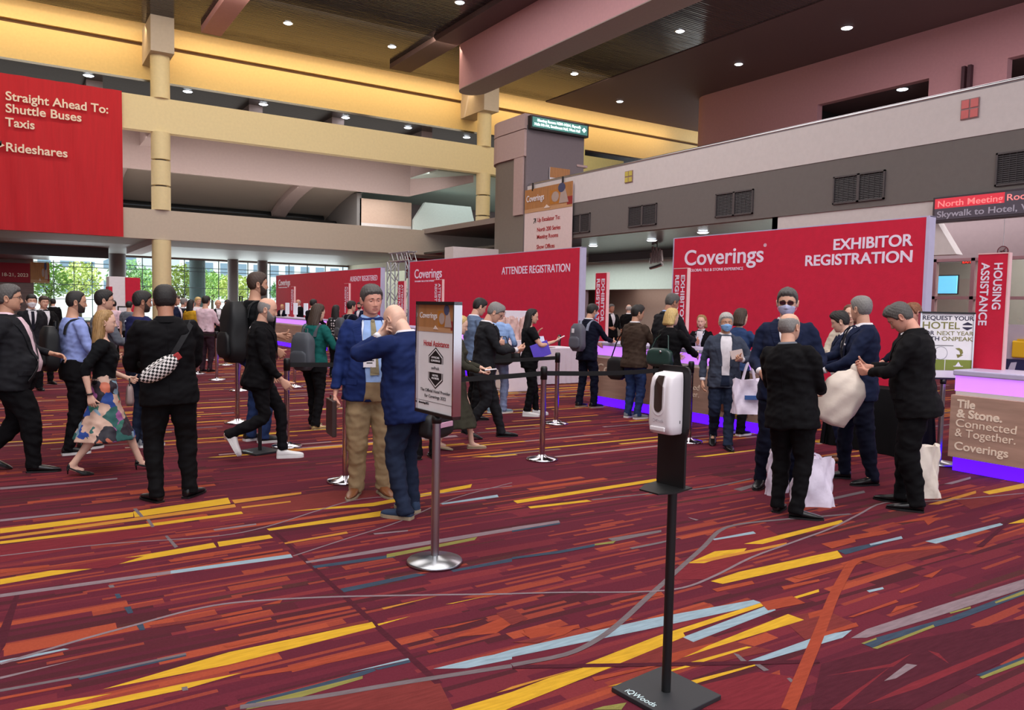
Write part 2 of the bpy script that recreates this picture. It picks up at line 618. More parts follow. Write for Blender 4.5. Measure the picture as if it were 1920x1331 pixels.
b.prism([(22.3, 47.0, 5.6), (22.3, 47.0, 7.2), (23.1, 47.0, 8.4), (26.6, 47.0, 8.4), (27.4, 47.0, 5.6)], (0, 0.3, 0))
struct(b.build('wall_gallery_white', mat('cool_white_panel', (206, 212, 208), 0.7)))
sbox('wall_gallery_end', (18, 55, 5.6), (40, 55.3, 10.3), mat('gallery_end_paint', (150, 132, 134), 0.7))
sbox('ceiling_gallery_end', (20.6, 40.3, 9.3), (40, 55, 9.38), M_TEAL)
b = MB()
b.box((31.2, 54.9, 5.6), (33.9, 54.99, 7.7), 0)
b.box((31.35, 54.85, 5.6), (32.5, 54.9, 7.6), 1)
b.box((32.75, 54.85, 5.6), (33.8, 54.9, 7.6), 1)
b.box((31.9, 54.8, 6.75), (33.8, 54.85, 6.85), 0)
struct(b.build('door_gallery', [M_DGREY, mat('lit_door_glass', (220, 240, 220), 0.2, emit=(200, 225, 205), strength=0.55)]))
M_BLK = mat('black_letters', (24, 22, 24), 0.5)
s = MB().box((0, 0, 0), (0.01, 0.01, 0.01)).build('gallery_sign_mount', M_BLK)
bpy.data.objects.remove(s)
o = fit_text('administration_lettering', 'ADMINISTRATION', 3.1, M_BLK, None, frame((31.5, 54.975, 8.05), **WALLY), 0.28, bold=0.012, ext=0.02)
tag(o, 'black ADMINISTRATION lettering above the lit glass door of the upper gallery', 'lettering')

# far end: glass facade, grey piers, outside
M_MULL = mat('dark_mullion', (104, 118, 124), 0.4, 0.5)
M_PANE = bpy.data.materials.new('facade_glass')
M_PANE.use_nodes = True
_n = M_PANE.node_tree
_b = _n.nodes['Principled BSDF']
_b.inputs['Base Color'].default_value = lin((225, 240, 240))
_b.inputs['Roughness'].default_value = 0.02
_b.inputs['Transmission Weight'].default_value = 1.0
_b.inputs['IOR'].default_value = 1.01
b = MB()
for x in (1.0, 2.12, 3.26, 4.3, 6.12, 7.32, 8.7, 9.99, 11.26, 12.27, 13.6, 14.3, 15.9, 17.3, 18.7, 20.1, 21.5):
    b.box((x - 0.022, 57.97, 0), (x + 0.022, 58.07, 4.5), 0)
for z in (0.05, 1.5, 2.45, 3.6, 3.85, 4.4):
    b.box((0.5, 57.97, z - 0.02), (22.5, 58.07, z + 0.02), 0)
b.box((0.5, 58.0, 0), (22.5, 58.02, 4.5), 1)
struct(b.build('window_facade', [M_MULL, M_PANE]))
sbox('ceiling_far_lobby', (-25, 46, 4.5), (45, 58, 4.6), mat('far_lobby_ceiling', (150, 148, 142), 0.5))
sbox('wall_facade_header', (-25, 57.9, 4.4), (45, 58.3, 6), M_GREY)
sbox('beam_far_lobby_dark', (-14, 50.5, 3.9), (4.6, 56, 4.5), mat('dark_bronze_soffit', (66, 46, 46), 0.3))
for x, y, w in ((5.2, 56.5, 0.9), (12.6, 56.5, 0.62), (14.65, 56.5, 0.6)):
    struct(MB().cyl((x + w / 2, y, 0), (x + w / 2, y, 4.5), w / 2 + 0.05, n=24).build('column_far_pier', mat('pier_grey', (120, 112, 112), 0.6)))
b = MB().cyl((11.3, 60.5, 0), (11.3, 60.5, 6), 0.55, n=24)
struct(b.build('column_outside', mat('outdoor_column', (178, 196, 198), 0.6)))
sbox('wall_far_right', (21.9, 44, 0), (22.2, 58, 4.5), mat('far_wall_cream', (205, 200, 176), 0.7))
sbox('wall_far_lobby_right', (22.2, 43.5, 0), (45, 43.8, 4.4), mat('far_wall_grey', (190, 190, 180), 0.7))
# left lobby wall with brown cladding
sbox('wall_far_left', (-25, 57.5, 0), (1.0, 57.8, 4.5), mat('lobby_brown_cladding', (112, 78, 72), 0.35, var=0.25, vscale=2, stretch=(0.6, 1, 5)))
a_ = CAM + ray(850, 462) * (30 / ray(850, 462).y)
c_ = CAM + ray(935, 456) * (30 / ray(935, 456).y)
sbox('wall_white_block', (a_.x, 30, 0), (c_.x, 30.8, a_.z), M_WHITE)
sbox('wall_left', (-25.3, -12, 0), (-25, 60, 14.5), M_BEAM)
sbox('ground_outside', (-60, 58.3, -0.3), (90, 130, -0.02), mat('pale_concrete', (198, 196, 188), 0.8))

# ------------------------------------------------------------------ carpet
def carpet_material():
    m = bpy.data.materials.new('carpet_maroon')
    m.use_nodes = True
    nt = m.node_tree
    L = nt.links
    b = nt.nodes['Principled BSDF']
    b.inputs['Roughness'].default_value = 0.95
    b.inputs['Specular IOR Level'].default_value = 0.1
    g = nt.nodes.new('ShaderNodeNewGeometry')
    sx = nt.nodes.new('ShaderNodeSeparateXYZ')
    L.new(g.outputs['Position'], sx.inputs[0])
    X, Y = sx.outputs['X'], sx.outputs['Y']

    def noise(scale, vec=None, detail=2, stretch=None):
        n = nt.nodes.new('ShaderNodeTexNoise')
        n.inputs['Scale'].default_value = scale
        n.inputs['Detail'].default_value = detail
        mp = nt.nodes.new('ShaderNodeMapping')
        mp.inputs['Scale'].default_value = stretch or (1, 1, 1)
        L.new(g.outputs['Position'], mp.inputs[0])
        L.new(mp.outputs[0], n.inputs['Vector'])
        return n.outputs['Fac']

    def cells(w, length, seed, slant=0.0):
        """random number per dash of a row: rows run along x"""
        yy = math_node(nt, 'ADD', Y, math_node(nt, 'MULTIPLY', X, slant))
        row = math_node(nt, 'FLOOR', math_node(nt, 'DIVIDE', math_node(nt, 'ADD', yy, seed * 1.37), w))
        wn = nt.nodes.new('ShaderNodeTexWhiteNoise')
        wn.noise_dimensions = '1D'
        L.new(math_node(nt, 'ADD', row, seed * 17.3), wn.inputs['W'])
        ln = math_node(nt, 'MULTIPLY', math_node(nt, 'ADD', math_node(nt, 'MULTIPLY', wn.outputs['Value'], 1.4), 0.4), length)
        off = math_node(nt, 'MULTIPLY', wn.outputs['Value'], 37.7)
        cell = math_node(nt, 'FLOOR', math_node(nt, 'DIVIDE', math_node(nt, 'ADD', X, off), ln))
        w2 = nt.nodes.new('ShaderNodeTexWhiteNoise')
        w2.noise_dimensions = '2D'
        cx = nt.nodes.new('ShaderNodeCombineXYZ')
        L.new(row, cx.inputs[0])
        L.new(cell, cx.inputs[1])
        L.new(cx.outputs[0], w2.inputs['Vector'])
        return w2.outputs['Value']

    def ramp(fac, stops):
        r = nt.nodes.new('ShaderNodeValToRGB')
        r.color_ramp.interpolation = 'CONSTANT'
        e = r.color_ramp.elements
        while len(e) > 1:
            e.remove(e[-1])
        e[0].position, e[0].color = stops[0][0], lin(stops[0][1])
        for p, c in stops[1:]:
            k = e.new(p)
            k.color = lin(c)
        L.new(fac, r.inputs[0])
        return r.outputs[0]

    def mix(fac, a, c):
        n = nt.nodes.new('ShaderNodeMix')
        n.data_type = 'RGBA'
        if isinstance(fac, float):
            n.inputs[0].default_value = fac
        else:
            L.new(fac, n.inputs[0])
        L.new(a, n.inputs[6])
        L.new(c, n.inputs[7])
        return n.outputs[2]

    base = ramp(cells(0.42, 3.4, 1), [(0, (86, 31, 44)), (0.4, (93, 33, 46)), (0.62, (78, 31, 40)), (0.84, (106, 38, 48))])
    zone = noise(0.28, stretch=(0.5, 1, 1))
    d1 = cells(0.052, 1.15, 2, 0.015)
    fine = ramp(d1, [(0, (88, 31, 44)), (0.42, (72, 31, 38)), (0.58, (103, 38, 47)), (0.74, (82, 30, 43)), (0.86, (114, 43, 48)), (0.94, (76, 39, 40))])
    keep = math_node(nt, 'GREATER_THAN', cells(0.052, 1.15, 3, 0.015), 0.45)
    c = mix(keep, base, fine)
    # orange dashes gather in zones
    d2 = cells(0.075, 0.8, 5, -0.02)
    th = math_node(nt, 'SUBTRACT', 1.18, math_node(nt, 'MULTIPLY', zone, 0.5))
    org = ramp(cells(0.075, 0.8, 6, -0.02), [(0, (134, 58, 44)), (0.4, (148, 66, 46)), (0.75, (122, 50, 45))])
    c = mix(math_node(nt, 'GREATER_THAN', d2, th), c, org)
    # thinner orange hatching
    d3 = cells(0.028, 0.55, 8, -0.02)
    th3 = math_node(nt, 'SUBTRACT', 1.24, math_node(nt, 'MULTIPLY', zone, 0.62))
    org2 = ramp(d3, [(0, (130, 55, 45))])
    c = mix(math_node(nt, 'GREATER_THAN', d3, th3), c, org2)
    # grey, blue and gold dashes, gold only beyond the near part
    d4 = cells(0.06, 1.9, 11, 0.01)
    far = math_node(nt, 'GREATER_THAN', math_node(nt, 'ADD', math_node(nt, 'MULTIPLY', X, 0.5), Y), 9.2)
    gold = ramp(cells(0.06, 1.9, 12, 0.01), [(0, (196, 152, 52)), (0.3, (190, 126, 54)), (0.46, (142, 120, 126)), (0.7, (176, 104, 52)), (0.86, (100, 84, 92))])
    c = mix(math_node(nt, 'MULTIPLY', math_node(nt, 'GREATER_THAN', d4, 0.885), far), c, gold)
    # soft large wear
    wear = noise(70.0, detail=3)
    sp = nt.nodes.new('ShaderNodeHueSaturation')
    L.new(c, sp.inputs['Color'])
    L.new(math_node(nt, 'ADD', math_node(nt, 'MULTIPLY', wear, 0.35), 0.82), sp.inputs['Value'])
    L.new(sp.outputs[0], b.inputs['Base Color'])
    bp = nt.nodes.new('ShaderNodeBump')
    bp.inputs['Strength'].default_value = 0.4
    bp.inputs['Distance'].default_value = 0.004
    L.new(noise(260.0), bp.inputs['Height'])
    L.new(bp.outputs[0], b.inputs['Normal'])
    return m


def yarn(name, col):
    return mat(name, col, rough=0.95, var=0.14, vscale=24, bump=0.4, bscale=260, spec=0.1, stretch=(0.35, 2.5, 1))


YARNS = dict(Y=yarn('yarn_gold', (196, 152, 44)), G=yarn('yarn_grey', (128, 110, 116)), L=yarn('yarn_pale_blue', (138, 158, 170)),
             B=yarn('yarn_navy', (56, 68, 84)), T=yarn('yarn_olive', (128, 122, 66)), O=yarn('yarn_orange', (146, 63, 44)),
             R=yarn('yarn_red', (112, 38, 46)), S=yarn('yarn_dark_maroon', (74, 29, 40)), D=yarn('yarn_stone', (108, 96, 100)),
             P=yarn('yarn_rust', (112, 47, 45)), N=yarn('yarn_amber', (180, 122, 50)))
YKEY = list(YARNS)
carpet = MB()
carpet.add([(-25, -12, 0), (45, -12, 0), (45, 62, 0), (-25, 62, 0)], [(0, 1, 2, 3)], 0)
_lay = [0]


def patch(key, pts, ox, oy, k=0.5):
    """a yarn shape woven into the carpet, its corners read off as ground points"""
    _lay[0] += 1
    z = 0.0004 + 0.000012 * _lay[0]
    P = [gp(ox + x * k, oy + y * k) for x, y in pts]
    carpet.add([(p.x, p.y, z) for p in P], [tuple(range(len(P)))], 1 + YKEY.index(key))


def line(key, pts, wm, ox, oy, k=0.5):
    _lay[0] += 1
    z = 0.0004 + 0.000012 * _lay[0]
    P = [gp(ox + x * k, oy + y * k) for x, y in pts]
    Q = []
    for i in range(len(P) - 1):      # smooth the run
        p0, p1, p2, p3 = P[max(i - 1, 0)], P[i], P[i + 1], P[min(i + 2, len(P) - 1)]
        for t in (0, 0.25, 0.5, 0.75):
            Q.append(0.5 * ((2 * p1) + (p2 - p0) * t + (2 * p0 - 5 * p1 + 4 * p2 - p3) * t * t + (3 * p1 - p0 - 3 * p2 + p3) * t ** 3))
    Q.append(P[-1])
    v, f = [], []
    for i, p in enumerate(Q):
        d = (Q[min(i + 1, len(Q) - 1)] - Q[max(i - 1, 0)]).normalized()
        n = Vector((-d.y, d.x, 0)) * wm / 2
        v += [(p.x + n.x, p.y + n.y, z), (p.x - n.x, p.y - n.y, z)]
    for i in range(len(Q) - 1):
        f.append((2 * i, 2 * i + 1, 2 * i + 3, 2 * i + 2))
    carpet.add(v, f, 1 + YKEY.index(key))


_A = (0, 900)
_Bo = (960, 900)
# near left part
for key, pts in [
    ('R', [(0, 245), (640, 170), (560, 205), (0, 310)]), ('P', [(600, 130), (1250, 40), (1500, 38), (1100, 122)]),
    ('P', [(940, 862), (1200, 815), (1640, 742), (1700, 862)]),
    ('S', [(995, 170), (1010, 168), (1660, 760), (1630, 765)]), ('S', [(0, 560), (60, 420), (75, 425), (20, 620), (0, 650)]),
    ('Y', [(0, 182), (500, 120), (500, 138), (0, 200)]), ('Y', [(500, 118), (855, 66), (865, 88), (505, 140)]),
    ('N', [(0, 212), (880, 90), (885, 101), (0, 222)]), ('Y', [(0, 230), (570, 162), (905, 118), (912, 126), (575, 172), (0, 240)]),
    ('N', [(870, 75), (1130, 45), (1130, 52), (880, 88)]), ('N', [(905, 100), (1090, 78), (1090, 83), (908, 106)]),
    ('Y', [(0, 372), (800, 235), (812, 252), (0, 392)]), ('Y', [(815, 232), (1010, 205), (1024, 217), (822, 250)]),
    ('Y', [(1000, 183), (1450, 113), (1455, 132), (1010, 190)]), ('Y', [(1080, 118), (1400, 85), (1560, 55), (1770, 15), (1765, 28), (1400, 98)]),
    ('N', [(1065, 235), (1300, 193), (1305, 200), (1070, 240)]), ('Y', [(385, 785), (860, 645), (1395, 532), (1410, 552), (860, 692)]),
    ('Y', [(220, 862), (680, 765), (910, 722), (690, 785), (330, 862)]), ('Y', [(50, 862), (250, 825), (420, 800), (240, 845), (140, 862)]),
    ('Y', [(1415, 540), (1540, 510), (1420, 546)]), ('N', [(1430, 480), (1645, 433), (1440, 485)]), ('Y', [(1670, 466), (1850, 430), (1700, 463)]),
    ('G', [(0, 428), (640, 340), (640, 352), (0, 440)]), ('L', [(640, 340), (1090, 278), (1098, 290), (640, 352)]),
    ('G', [(1145, 305), (1500, 245), (1920, 178), (1920, 190), (1500, 260), (1150, 312)]), ('B', [(1170, 322), (1480, 278), (1480, 290), (1180, 331)]),
    ('T', [(1450, 278), (1790, 213), (1780, 225), (1450, 292)]), ('B', [(1275, 408), (1560, 350), (1600, 355), (1290, 421)]),
    ('B', [(1690, 338), (1920, 292), (1920, 306), (1700, 345)]), ('L', [(0, 678), (240, 632), (260, 634), (0, 690)]),
    ('O', [(60, 685), (235, 645), (240, 656), (70, 688)]), ('G', [(0, 738), (310, 669), (0, 747)]),
    ('B', [(290, 740), (695, 654), (700, 660), (300, 750)]), ('D', [(290, 736), (695, 648), (700, 654), (300, 742)]), ('O', [(0, 815), (265, 765), (270, 773), (0, 825)]),
    ('D', [(0, 785), (300, 732), (300, 740), (0, 795)]), ('B', [(905, 850), (930, 832), (1190, 765), (1400, 705), (1410, 715), (1200, 790), (960, 852)]),
    ('T', [(920, 862), (960, 835), (1360, 735), (1360, 745), (1050, 838)]), ('L', [(1310, 722), (1530, 668), (1535, 674), (1390, 706)]), ('B', [(1400, 708), (1535, 675), (1540, 684), (1420, 712)]),
    ('L', [(1625, 708), (1800, 665), (1920, 642), (1920, 672), (1750, 706)]), ('L', [(1650, 88), (1865, 55), (1870, 64), (1660, 92)]),
    ('O', [(760, 520), (980, 475), (985, 486), (765, 528)]), ('O', [(800, 560), (1015, 515), (1020, 523), (810, 566)]),
    ('O', [(1035, 525), (1310, 472), (1315, 483), (1040, 535)]), ('O', [(835, 620), (1010, 595), (850, 629)]),
    ('O', [(900, 735), (1145, 688), (1470, 618), (1490, 632), (1100, 715), (900, 745)]), ('O', [(1590, 566), (1815, 520), (1700, 552)]),
    ('O', [(1700, 590), (1920, 500), (1920, 540), (1860, 575)]), ('O', [(1600, 640), (1700, 622), (1610, 650)]), ('O', [(980, 470), (1060, 448), (1050, 462)]),
    ('O', [(630, 300), (805, 275), (800, 286), (640, 308)]), ('O', [(650, 335), (780, 310), (830, 300), (660, 338)]), ('O', [(830, 295), (1060, 258), (1060, 264), (840, 300)]),
    ('O', [(0, 335), (185, 318), (185, 327), (0, 350)]), ('R', [(180, 340), (390, 300), (540, 285), (400, 330)]), ('P', [(560, 545), (830, 508), (835, 516), (570, 556)]),
    ('P', [(1080, 585), (1380, 525), (1385, 535), (1090, 592)]), ('G', [(0, 148), (300, 118), (300, 123), (0, 156)]), ('G', [(800, 185), (960, 163), (962, 168), (805, 190)]),
    ('G', [(0, 28), (260, 8), (440, -8), (440, -3), (260, 14), (0, 36)]), ('G', [(1400, 200), (1530, 188), (1530, 192), (1405, 205)]), ('D', [(405, 395), (425, 393), (430, 402), (412, 405)]),
    ('B', [(430, 428), (448, 426), (456, 442), (438, 445)]), ('B', [(465, 478), (490, 474), (500, 498), (480, 502)]), ('B', [(508, 540), (535, 536), (545, 562), (525, 565)]), ('D', [(680, 778), (702, 774), (706, 788), (685, 792)]),
    ('D', [(548, 148), (560, 146), (580, 175), (568, 177)]), ('D', [(618, 210), (628, 208), (668, 250), (655, 255)]), ('D', [(498, 108), (512, 106), (540, 138), (528, 140)]),
]:
    patch(key, pts, *_A)
for key, pts, w in [
    ('G', [(0, 690), (300, 600), (520, 540), (720, 487), (900, 458), (1200, 440), (1500, 433), (1920, 427)], 0.022),
    ('D', [(900, 852), (1200, 812), (1500, 762), (1920, 697)], 0.035), ('G', [(0, 285), (400, 240), (800, 212), (1000, 175), (1200, 112), (1360, 70), (1600, 55), (1920, 22)], 0.018),
    ('G', [(1100, 285), (1300, 220), (1500, 155), (1700, 70), (1920, 10)], 0.015),
]:
    line(key, pts, w, *_A)
# near right part
for key, pts in [
    ('R', [(600, 375), (760, 190), (930, 168), (1040, 230), (740, 372)]), ('R', [(620, 790), (920, 720), (1090, 742), (1030, 862), (720, 862)]),
    ('P', [(-60, 500), (0, 480), (60, 520), (0, 545)]), ('P', [(380, 640), (700, 575), (980, 640), (700, 700), (400, 692)]), ('P', [(1010, 520), (1170, 485), (1290, 540), (1100, 600)]),
    ('P', [(1290, 295), (1600, 235), (1640, 262), (1400, 330)]), ('P', [(1640, 60), (1920, -10), (1920, 60), (1720, 110)]),
    ('S', [(1160, 690), (1500, 600), (1920, 520), (1920, 640), (1500, 862), (1120, 862)]), ('R', [(1330, 842), (1500, 760), (1920, 590), (1920, 610), (1520, 782)]),
    ('R', [(1180, 735), (1420, 690), (1500, 650), (1430, 700)]), ('R', [(1190, 862), (1290, 790), (1420, 700), (1300, 800), (1230, 862)]), ('R', [(1600, 650), (1640, 690), (1560, 640)]),
    ('Y', [(5, 78), (540, -5), (545, 5), (20, 88)]), ('Y', [(60, 100), (280, 75), (300, 80), (70, 107)]), ('Y', [(870, 240), (1235, 150), (1245, 160), (940, 240)]),
    ('Y', [(660, 312), (760, 268), (880, 256), (870, 268), (720, 312)]), ('N', [(665, 308), (1030, 235), (1030, 243), (740, 305)]), ('Y', [(745, 380), (850, 345), (1220, 265), (1240, 290), (790, 390)]),
    ('Y', [(955, 470), (1150, 410), (1152, 420), (970, 473)]),
    ('L', [(-110, 668), (0, 636), (520, 520), (905, 450), (950, 465), (500, 562), (0, 664), (-100, 676)]), ('L', [(640, 590), (960, 470), (990, 488), (680, 608)]),
    ('Y', [(275, 690), (560, 580), (930, 462), (945, 472), (600, 587), (350, 690)]), ('Y', [(340, 690), (640, 570), (650, 587), (400, 690)]),
    ('Y', [(600, 680), (720, 628), (1035, 503), (1095, 525), (760, 628)]), ('Y', [(665, 685), (880, 625), (900, 627), (700, 688)]),
    ('Y', [(605, 770), (910, 692), (920, 695), (620, 785)]), ('Y', [(360, 775), (650, 697), (670, 700), (400, 770)]), ('Y', [(-230, 865), (0, 795), (140, 742), (280, 700), (375, 702), (180, 780), (0, 852), (-30, 866)]),
    ('N', [(-60, 800), (0, 775), (270, 700), (0, 785)]), ('T', [(300, 862), (340, 850), (430, 835), (410, 862)]), ('Y', [(1765, 45), (1920, 12), (1920, 30), (1790, 54)]), ('N', [(1560, 92), (1740, 40), (1740, 50), (1600, 92)]),
    ('Y', [(1860, 165), (1920, 145), (1920, 160)]), ('L', [(870, 685), (1150, 585), (1275, 563), (1240, 592), (930, 682)]), ('L', [(750, 222), (905, 193), (915, 201), (760, 226)]),
    ('L', [(1550, 230), (1830, 162), (1845, 168), (1590, 239)]), ('L', [(1330, 415), (1390, 402), (1395, 409), (1340, 422)]), ('B', [(1220, 265), (1380, 232), (1390, 240), (1250, 280)]),
    ('L', [(1340, 240), (1460, 211), (1465, 220), (1345, 246)]), ('G', [(1270, 594), (1330, 560), (1600, 472), (1920, 372), (1920, 408), (1600, 510), (1330, 592)]),
    ('B', [(1310, 613), (1370, 590), (1640, 515), (1920, 410), (1920, 432), (1660, 530), (1400, 606), (1355, 631)]), ('T', [(1350, 631), (1580, 543), (1585, 552), (1370, 634)]), ('T', [(1310, 613), (1365, 592), (1368, 598), (1320, 616)]),
    ('B', [(1740, 732), (1920, 662), (1920, 672), (1765, 738)]), ('T', [(1752, 740), (1920, 672), (1920, 688), (1765, 746)]), ('T', [(1640, 498), (1720, 475), (1720, 482), (1645, 502)]), ('T', [(1810, 458), (1920, 415), (1920, 428), (1815, 463)]),
    ('O', [(1110, 500), (1165, 485), (1175, 505), (1115, 520)]), ('O', [(1160, 575), (1290, 535), (1300, 549), (1170, 586)]), ('O', [(1540, 362), (1615, 333), (1575, 367)]),
    ('O', [(35, 575), (250, 542), (255, 556), (60, 590)]), ('O', [(400, 455), (560, 420), (570, 432), (410, 460)]), ('O', [(270, 555), (440, 525), (505, 510), (300, 565)]),
    ('O', [(750, 410), (900, 378), (910, 390), (770, 420)]), ('O', [(1010, 400), (1150, 372), (1155, 380), (1020, 412)]), ('O', [(1050, 365), (1240, 320), (1245, 328), (1080, 372)]),
    ('O', [(1160, 240), (1280, 215), (1290, 232), (1200, 258)]), ('O', [(1260, 210), (1400, 188), (1420, 200), (1280, 225)]), ('O', [(1420, 500), (1540, 455), (1440, 475)]),
    ('O', [(1260, 515), (1440, 450), (1450, 458), (1280, 515)]), ('O', [(1450, 420), (1530, 390), (1520, 402), (1460, 425)]), ('O', [(1540, 145), (1610, 140), (1560, 170)]), ('O', [(1420, 165), (1600, 128), (1560, 150)]),
    ('O', [(560, 660), (760, 610), (700, 640), (590, 690)]), ('O', [(930, 460), (1050, 435), (1100, 462), (960, 490)]), ('O', [(300, 740), (560, 690), (540, 700), (310, 755)]),
    ('O', [(40, 560), (250, 548), (200, 580), (80, 612)]), ('P', [(0, 610), (170, 575), (100, 612)]), ('D', [(830, 650), (850, 655), (880, 680), (860, 682)]), ('D', [(905, 690), (930, 692), (965, 714), (945, 718)]),
    ('D', [(1030, 745), (1042, 742), (1058, 755), (1045, 760)]), ('G', [(1395, 755), (1480, 690), (1520, 695), (1440, 745)]), ('S', [(1180, 800), (1220, 820), (1210, 840), (1170, 815)]),
    ('D', [(360, 220), (560, 188), (560, 196), (380, 232)]), ('D', [(440, 255), (640, 215), (560, 238), (450, 260)]), ('B', [(0, 290), (180, 265), (310, 240), (310, 250), (180, 275), (0, 298)]),
    ('T', [(310, 240), (390, 228), (380, 238), (310, 246)]), ('G', [(0, 178), (175, 152), (180, 160), (0, 190)]), ('B', [(0, 190), (180, 160), (180, 166), (0, 196)]), ('G', [(660, 140), (700, 150), (690, 152), (670, 145)]),
    ('D', [(830, 35), (920, 12), (940, 14), (860, 42)]), ('D', [(1160, 75), (1320, 40), (1325, 48), (1180, 80)]), ('D', [(1000, 12), (1200, -22), (1205, -12), (1030, 18)]),
    ('G', [(1670, -45), (1800, -75), (1805, -68), (1690, -40)]), ('G', [(1620, 15), (1720, -12), (1720, -4), (1650, 16)]), ('S', [(1740, 250), (1850, 160), (1862, 162), (1765, 252)]),
]:
    patch(key, pts, *_Bo)
for key, pts, w in [
    ('S', [(0, 702), (400, 695), (700, 690), (1000, 684), (1150, 680)], 0.035),
    ('D', [(0, 695), (200, 655), (310, 605), (400, 540), (520, 430), (620, 340), (720, 250), (780, 190), (860, 165), (1000, 150), (1120, 140), (1270, 128)], 0.034),
    ('G', [(0, 427), (200, 422), (480, 420), (640, 405), (760, 360), (900, 290), (1050, 235), (1200, 180), (1300, 130), (1400, 85), (1600, 78), (1920, 50)], 0.02),
    ('D', [(300, 75), (420, 62), (640, 40), (760, 25), (900, -5)], 0.03),
    ('O', [(1035, 862), (1100, 700), (1150, 580), (1200, 450), (1240, 370), (1280, 310), (1340, 290), (1420, 270), (1620, 250)], 0.055),
]:
    line(key, pts, w, *_Bo)
floor = struct(carpet.build('floor', [carpet_material()] + [YARNS[k] for k in YKEY]))

# ------------------------------------------------------------------ furnishing materials
M_RED = mat('red_fabric', (204, 17, 56), 0.75, var=0.05, bump=0.15, bscale=40)
M_REDB = mat('red_banner_cloth', (198, 11, 32), 0.7, var=0.06, vscale=3, bump=0.5, bscale=5, stretch=(3, 1, 0.25))
M_WHT = mat('white_print', (238, 232, 238), 0.5)
M_LET = mat('white_vinyl_letters', (240, 228, 245), 0.5)
M_LETC = mat('cream_letters', (246, 226, 206), 0.6)
M_LAV = mat('lavender_frame', (196, 190, 220), 0.4)
M_CHROME = mat('chrome', (205, 200, 205), 0.12, 1.0)
M_SATIN = mat('satin_steel', (176, 178, 182), 0.28, 1.0)
M_BELT = mat('black_webbing', (14, 13, 16), 0.8, bump=0.3, bscale=300)
M_BLKP = mat('black_plastic', (18, 18, 20), 0.45)
M_PAPER = mat('white_paper', (236, 234, 236), 0.7)
M_REDL = mat('red_letters', (178, 28, 36), 0.6)
M_GOLDW = mat('honey_wood_print', (176, 122, 74), 0.6, var=0.15, vscale=3, stretch=(6, 6, 0.6))
M_LEDV = mat('violet_led_plinth', (60, 20, 230), 0.4, emit=(72, 10, 255), strength=2.6)
M_LEDP = mat('lilac_led_panel', (210, 150, 250), 0.4, emit=(196, 120, 255), strength=1.0)
M_TOP = mat('counter_laminate', (196, 186, 220), 0.35)
M_WOODP = mat('limed_wood_print', (178, 144, 128), 0.55, var=0.16, vscale=2.5, stretch=(1, 0.7, 7))


def world_text(name, s, p, width, h, m, parent, orient, align='LEFT', bold=0.0, ext=0.004):
    o = fit_text(name, s, width, m, None, frame(p, **orient), h, align, bold, ext)
    if parent is not None:
        wparent(o, parent)
    return o


def wparent(o, p):
    o.parent = p
    o.matrix_parent_inverse = (Matrix.Translation(p.location) @ Matrix.Rotation(p.rotation_euler[2], 4, 'Z')).inverted()
    return o


# ------------------------------------------------------------------ red registration backdrops
def backdrop(label, X, y0, y1, h, texts):
    t = thing('registration_backdrop', label, 'wall panel', (X, (y0 + y1) / 2, 0), 0, 'red registration backdrops')
    wparent(MB().box((X, y0 + 0.03, 0.0), (X + 0.14, y1, h), 0, 0.01).build('fabric_face', M_RED), t)
    b = MB().box((X - 0.01, y0, 0), (X + 0.15, y0 + 0.05, h + 0.01), 0).box((X - 0.005, y1, 0), (X + 0.15, y1 + 0.02, h + 0.01), 0).box((X, y0, h), (X + 0.15, y1, h + 0.015), 0)
    wparent(b.build('edge_frame', M_LAV), t)
    for s, y, z, w, hh, bold in texts:
        world_text('lettering', s, (X - 0.003, y, z), w, hh, M_LET, t, WALLX, 'LEFT', bold)
    return t


backdrop('large red backdrop lettered EXHIBITOR REGISTRATION behind the right counter', 11.16, 6.25, 11.42, 3.04, [
    ('Coverings', 11.13, 2.50, 1.92, 0.30, 0.012), ('THE GLOBAL TILE & STONE EXPERIENCE', 11.12, 2.37, 1.48, 0.055, 0.0), ('\u00ae', 9.20, 2.76, 0.06, 0.06, 0.0),
    ('EXHIBITOR', 7.82, 2.64, 1.32, 0.175, 0.022), ('REGISTRATION', 8.34, 2.40, 1.84, 0.175, 0.022)])
backdrop('red backdrop lettered ATTENDEE REGISTRATION in the middle of the row', 11.16, 14.45, 23.8, 3.03, [
    ('Coverings', 23.44, 2.48, 1.95, 0.30, 0.012), ('THE GLOBAL TILE & STONE EXPERIENCE', 23.42, 2.35, 1.5, 0.055, 0.0),
    ('ATTENDEE REGISTRATION', 17.95, 2.48, 3.08, 0.20, 0.009)])
backdrop('red backdrop lettered ALREADY REGISTERED, farthest of the row', 11.16, 26.2, 39.6, 2.92, [
    ('Coverings', 39.2, 2.42, 1.95, 0.30, 0.012), ('THE GLOBAL TILE & STONE EXPERIENCE', 39.2, 2.29, 1.5, 0.055, 0.0),
    ('ALREADY REGISTERED', 29.3, 2.47, 2.75, 0.20, 0.009)])


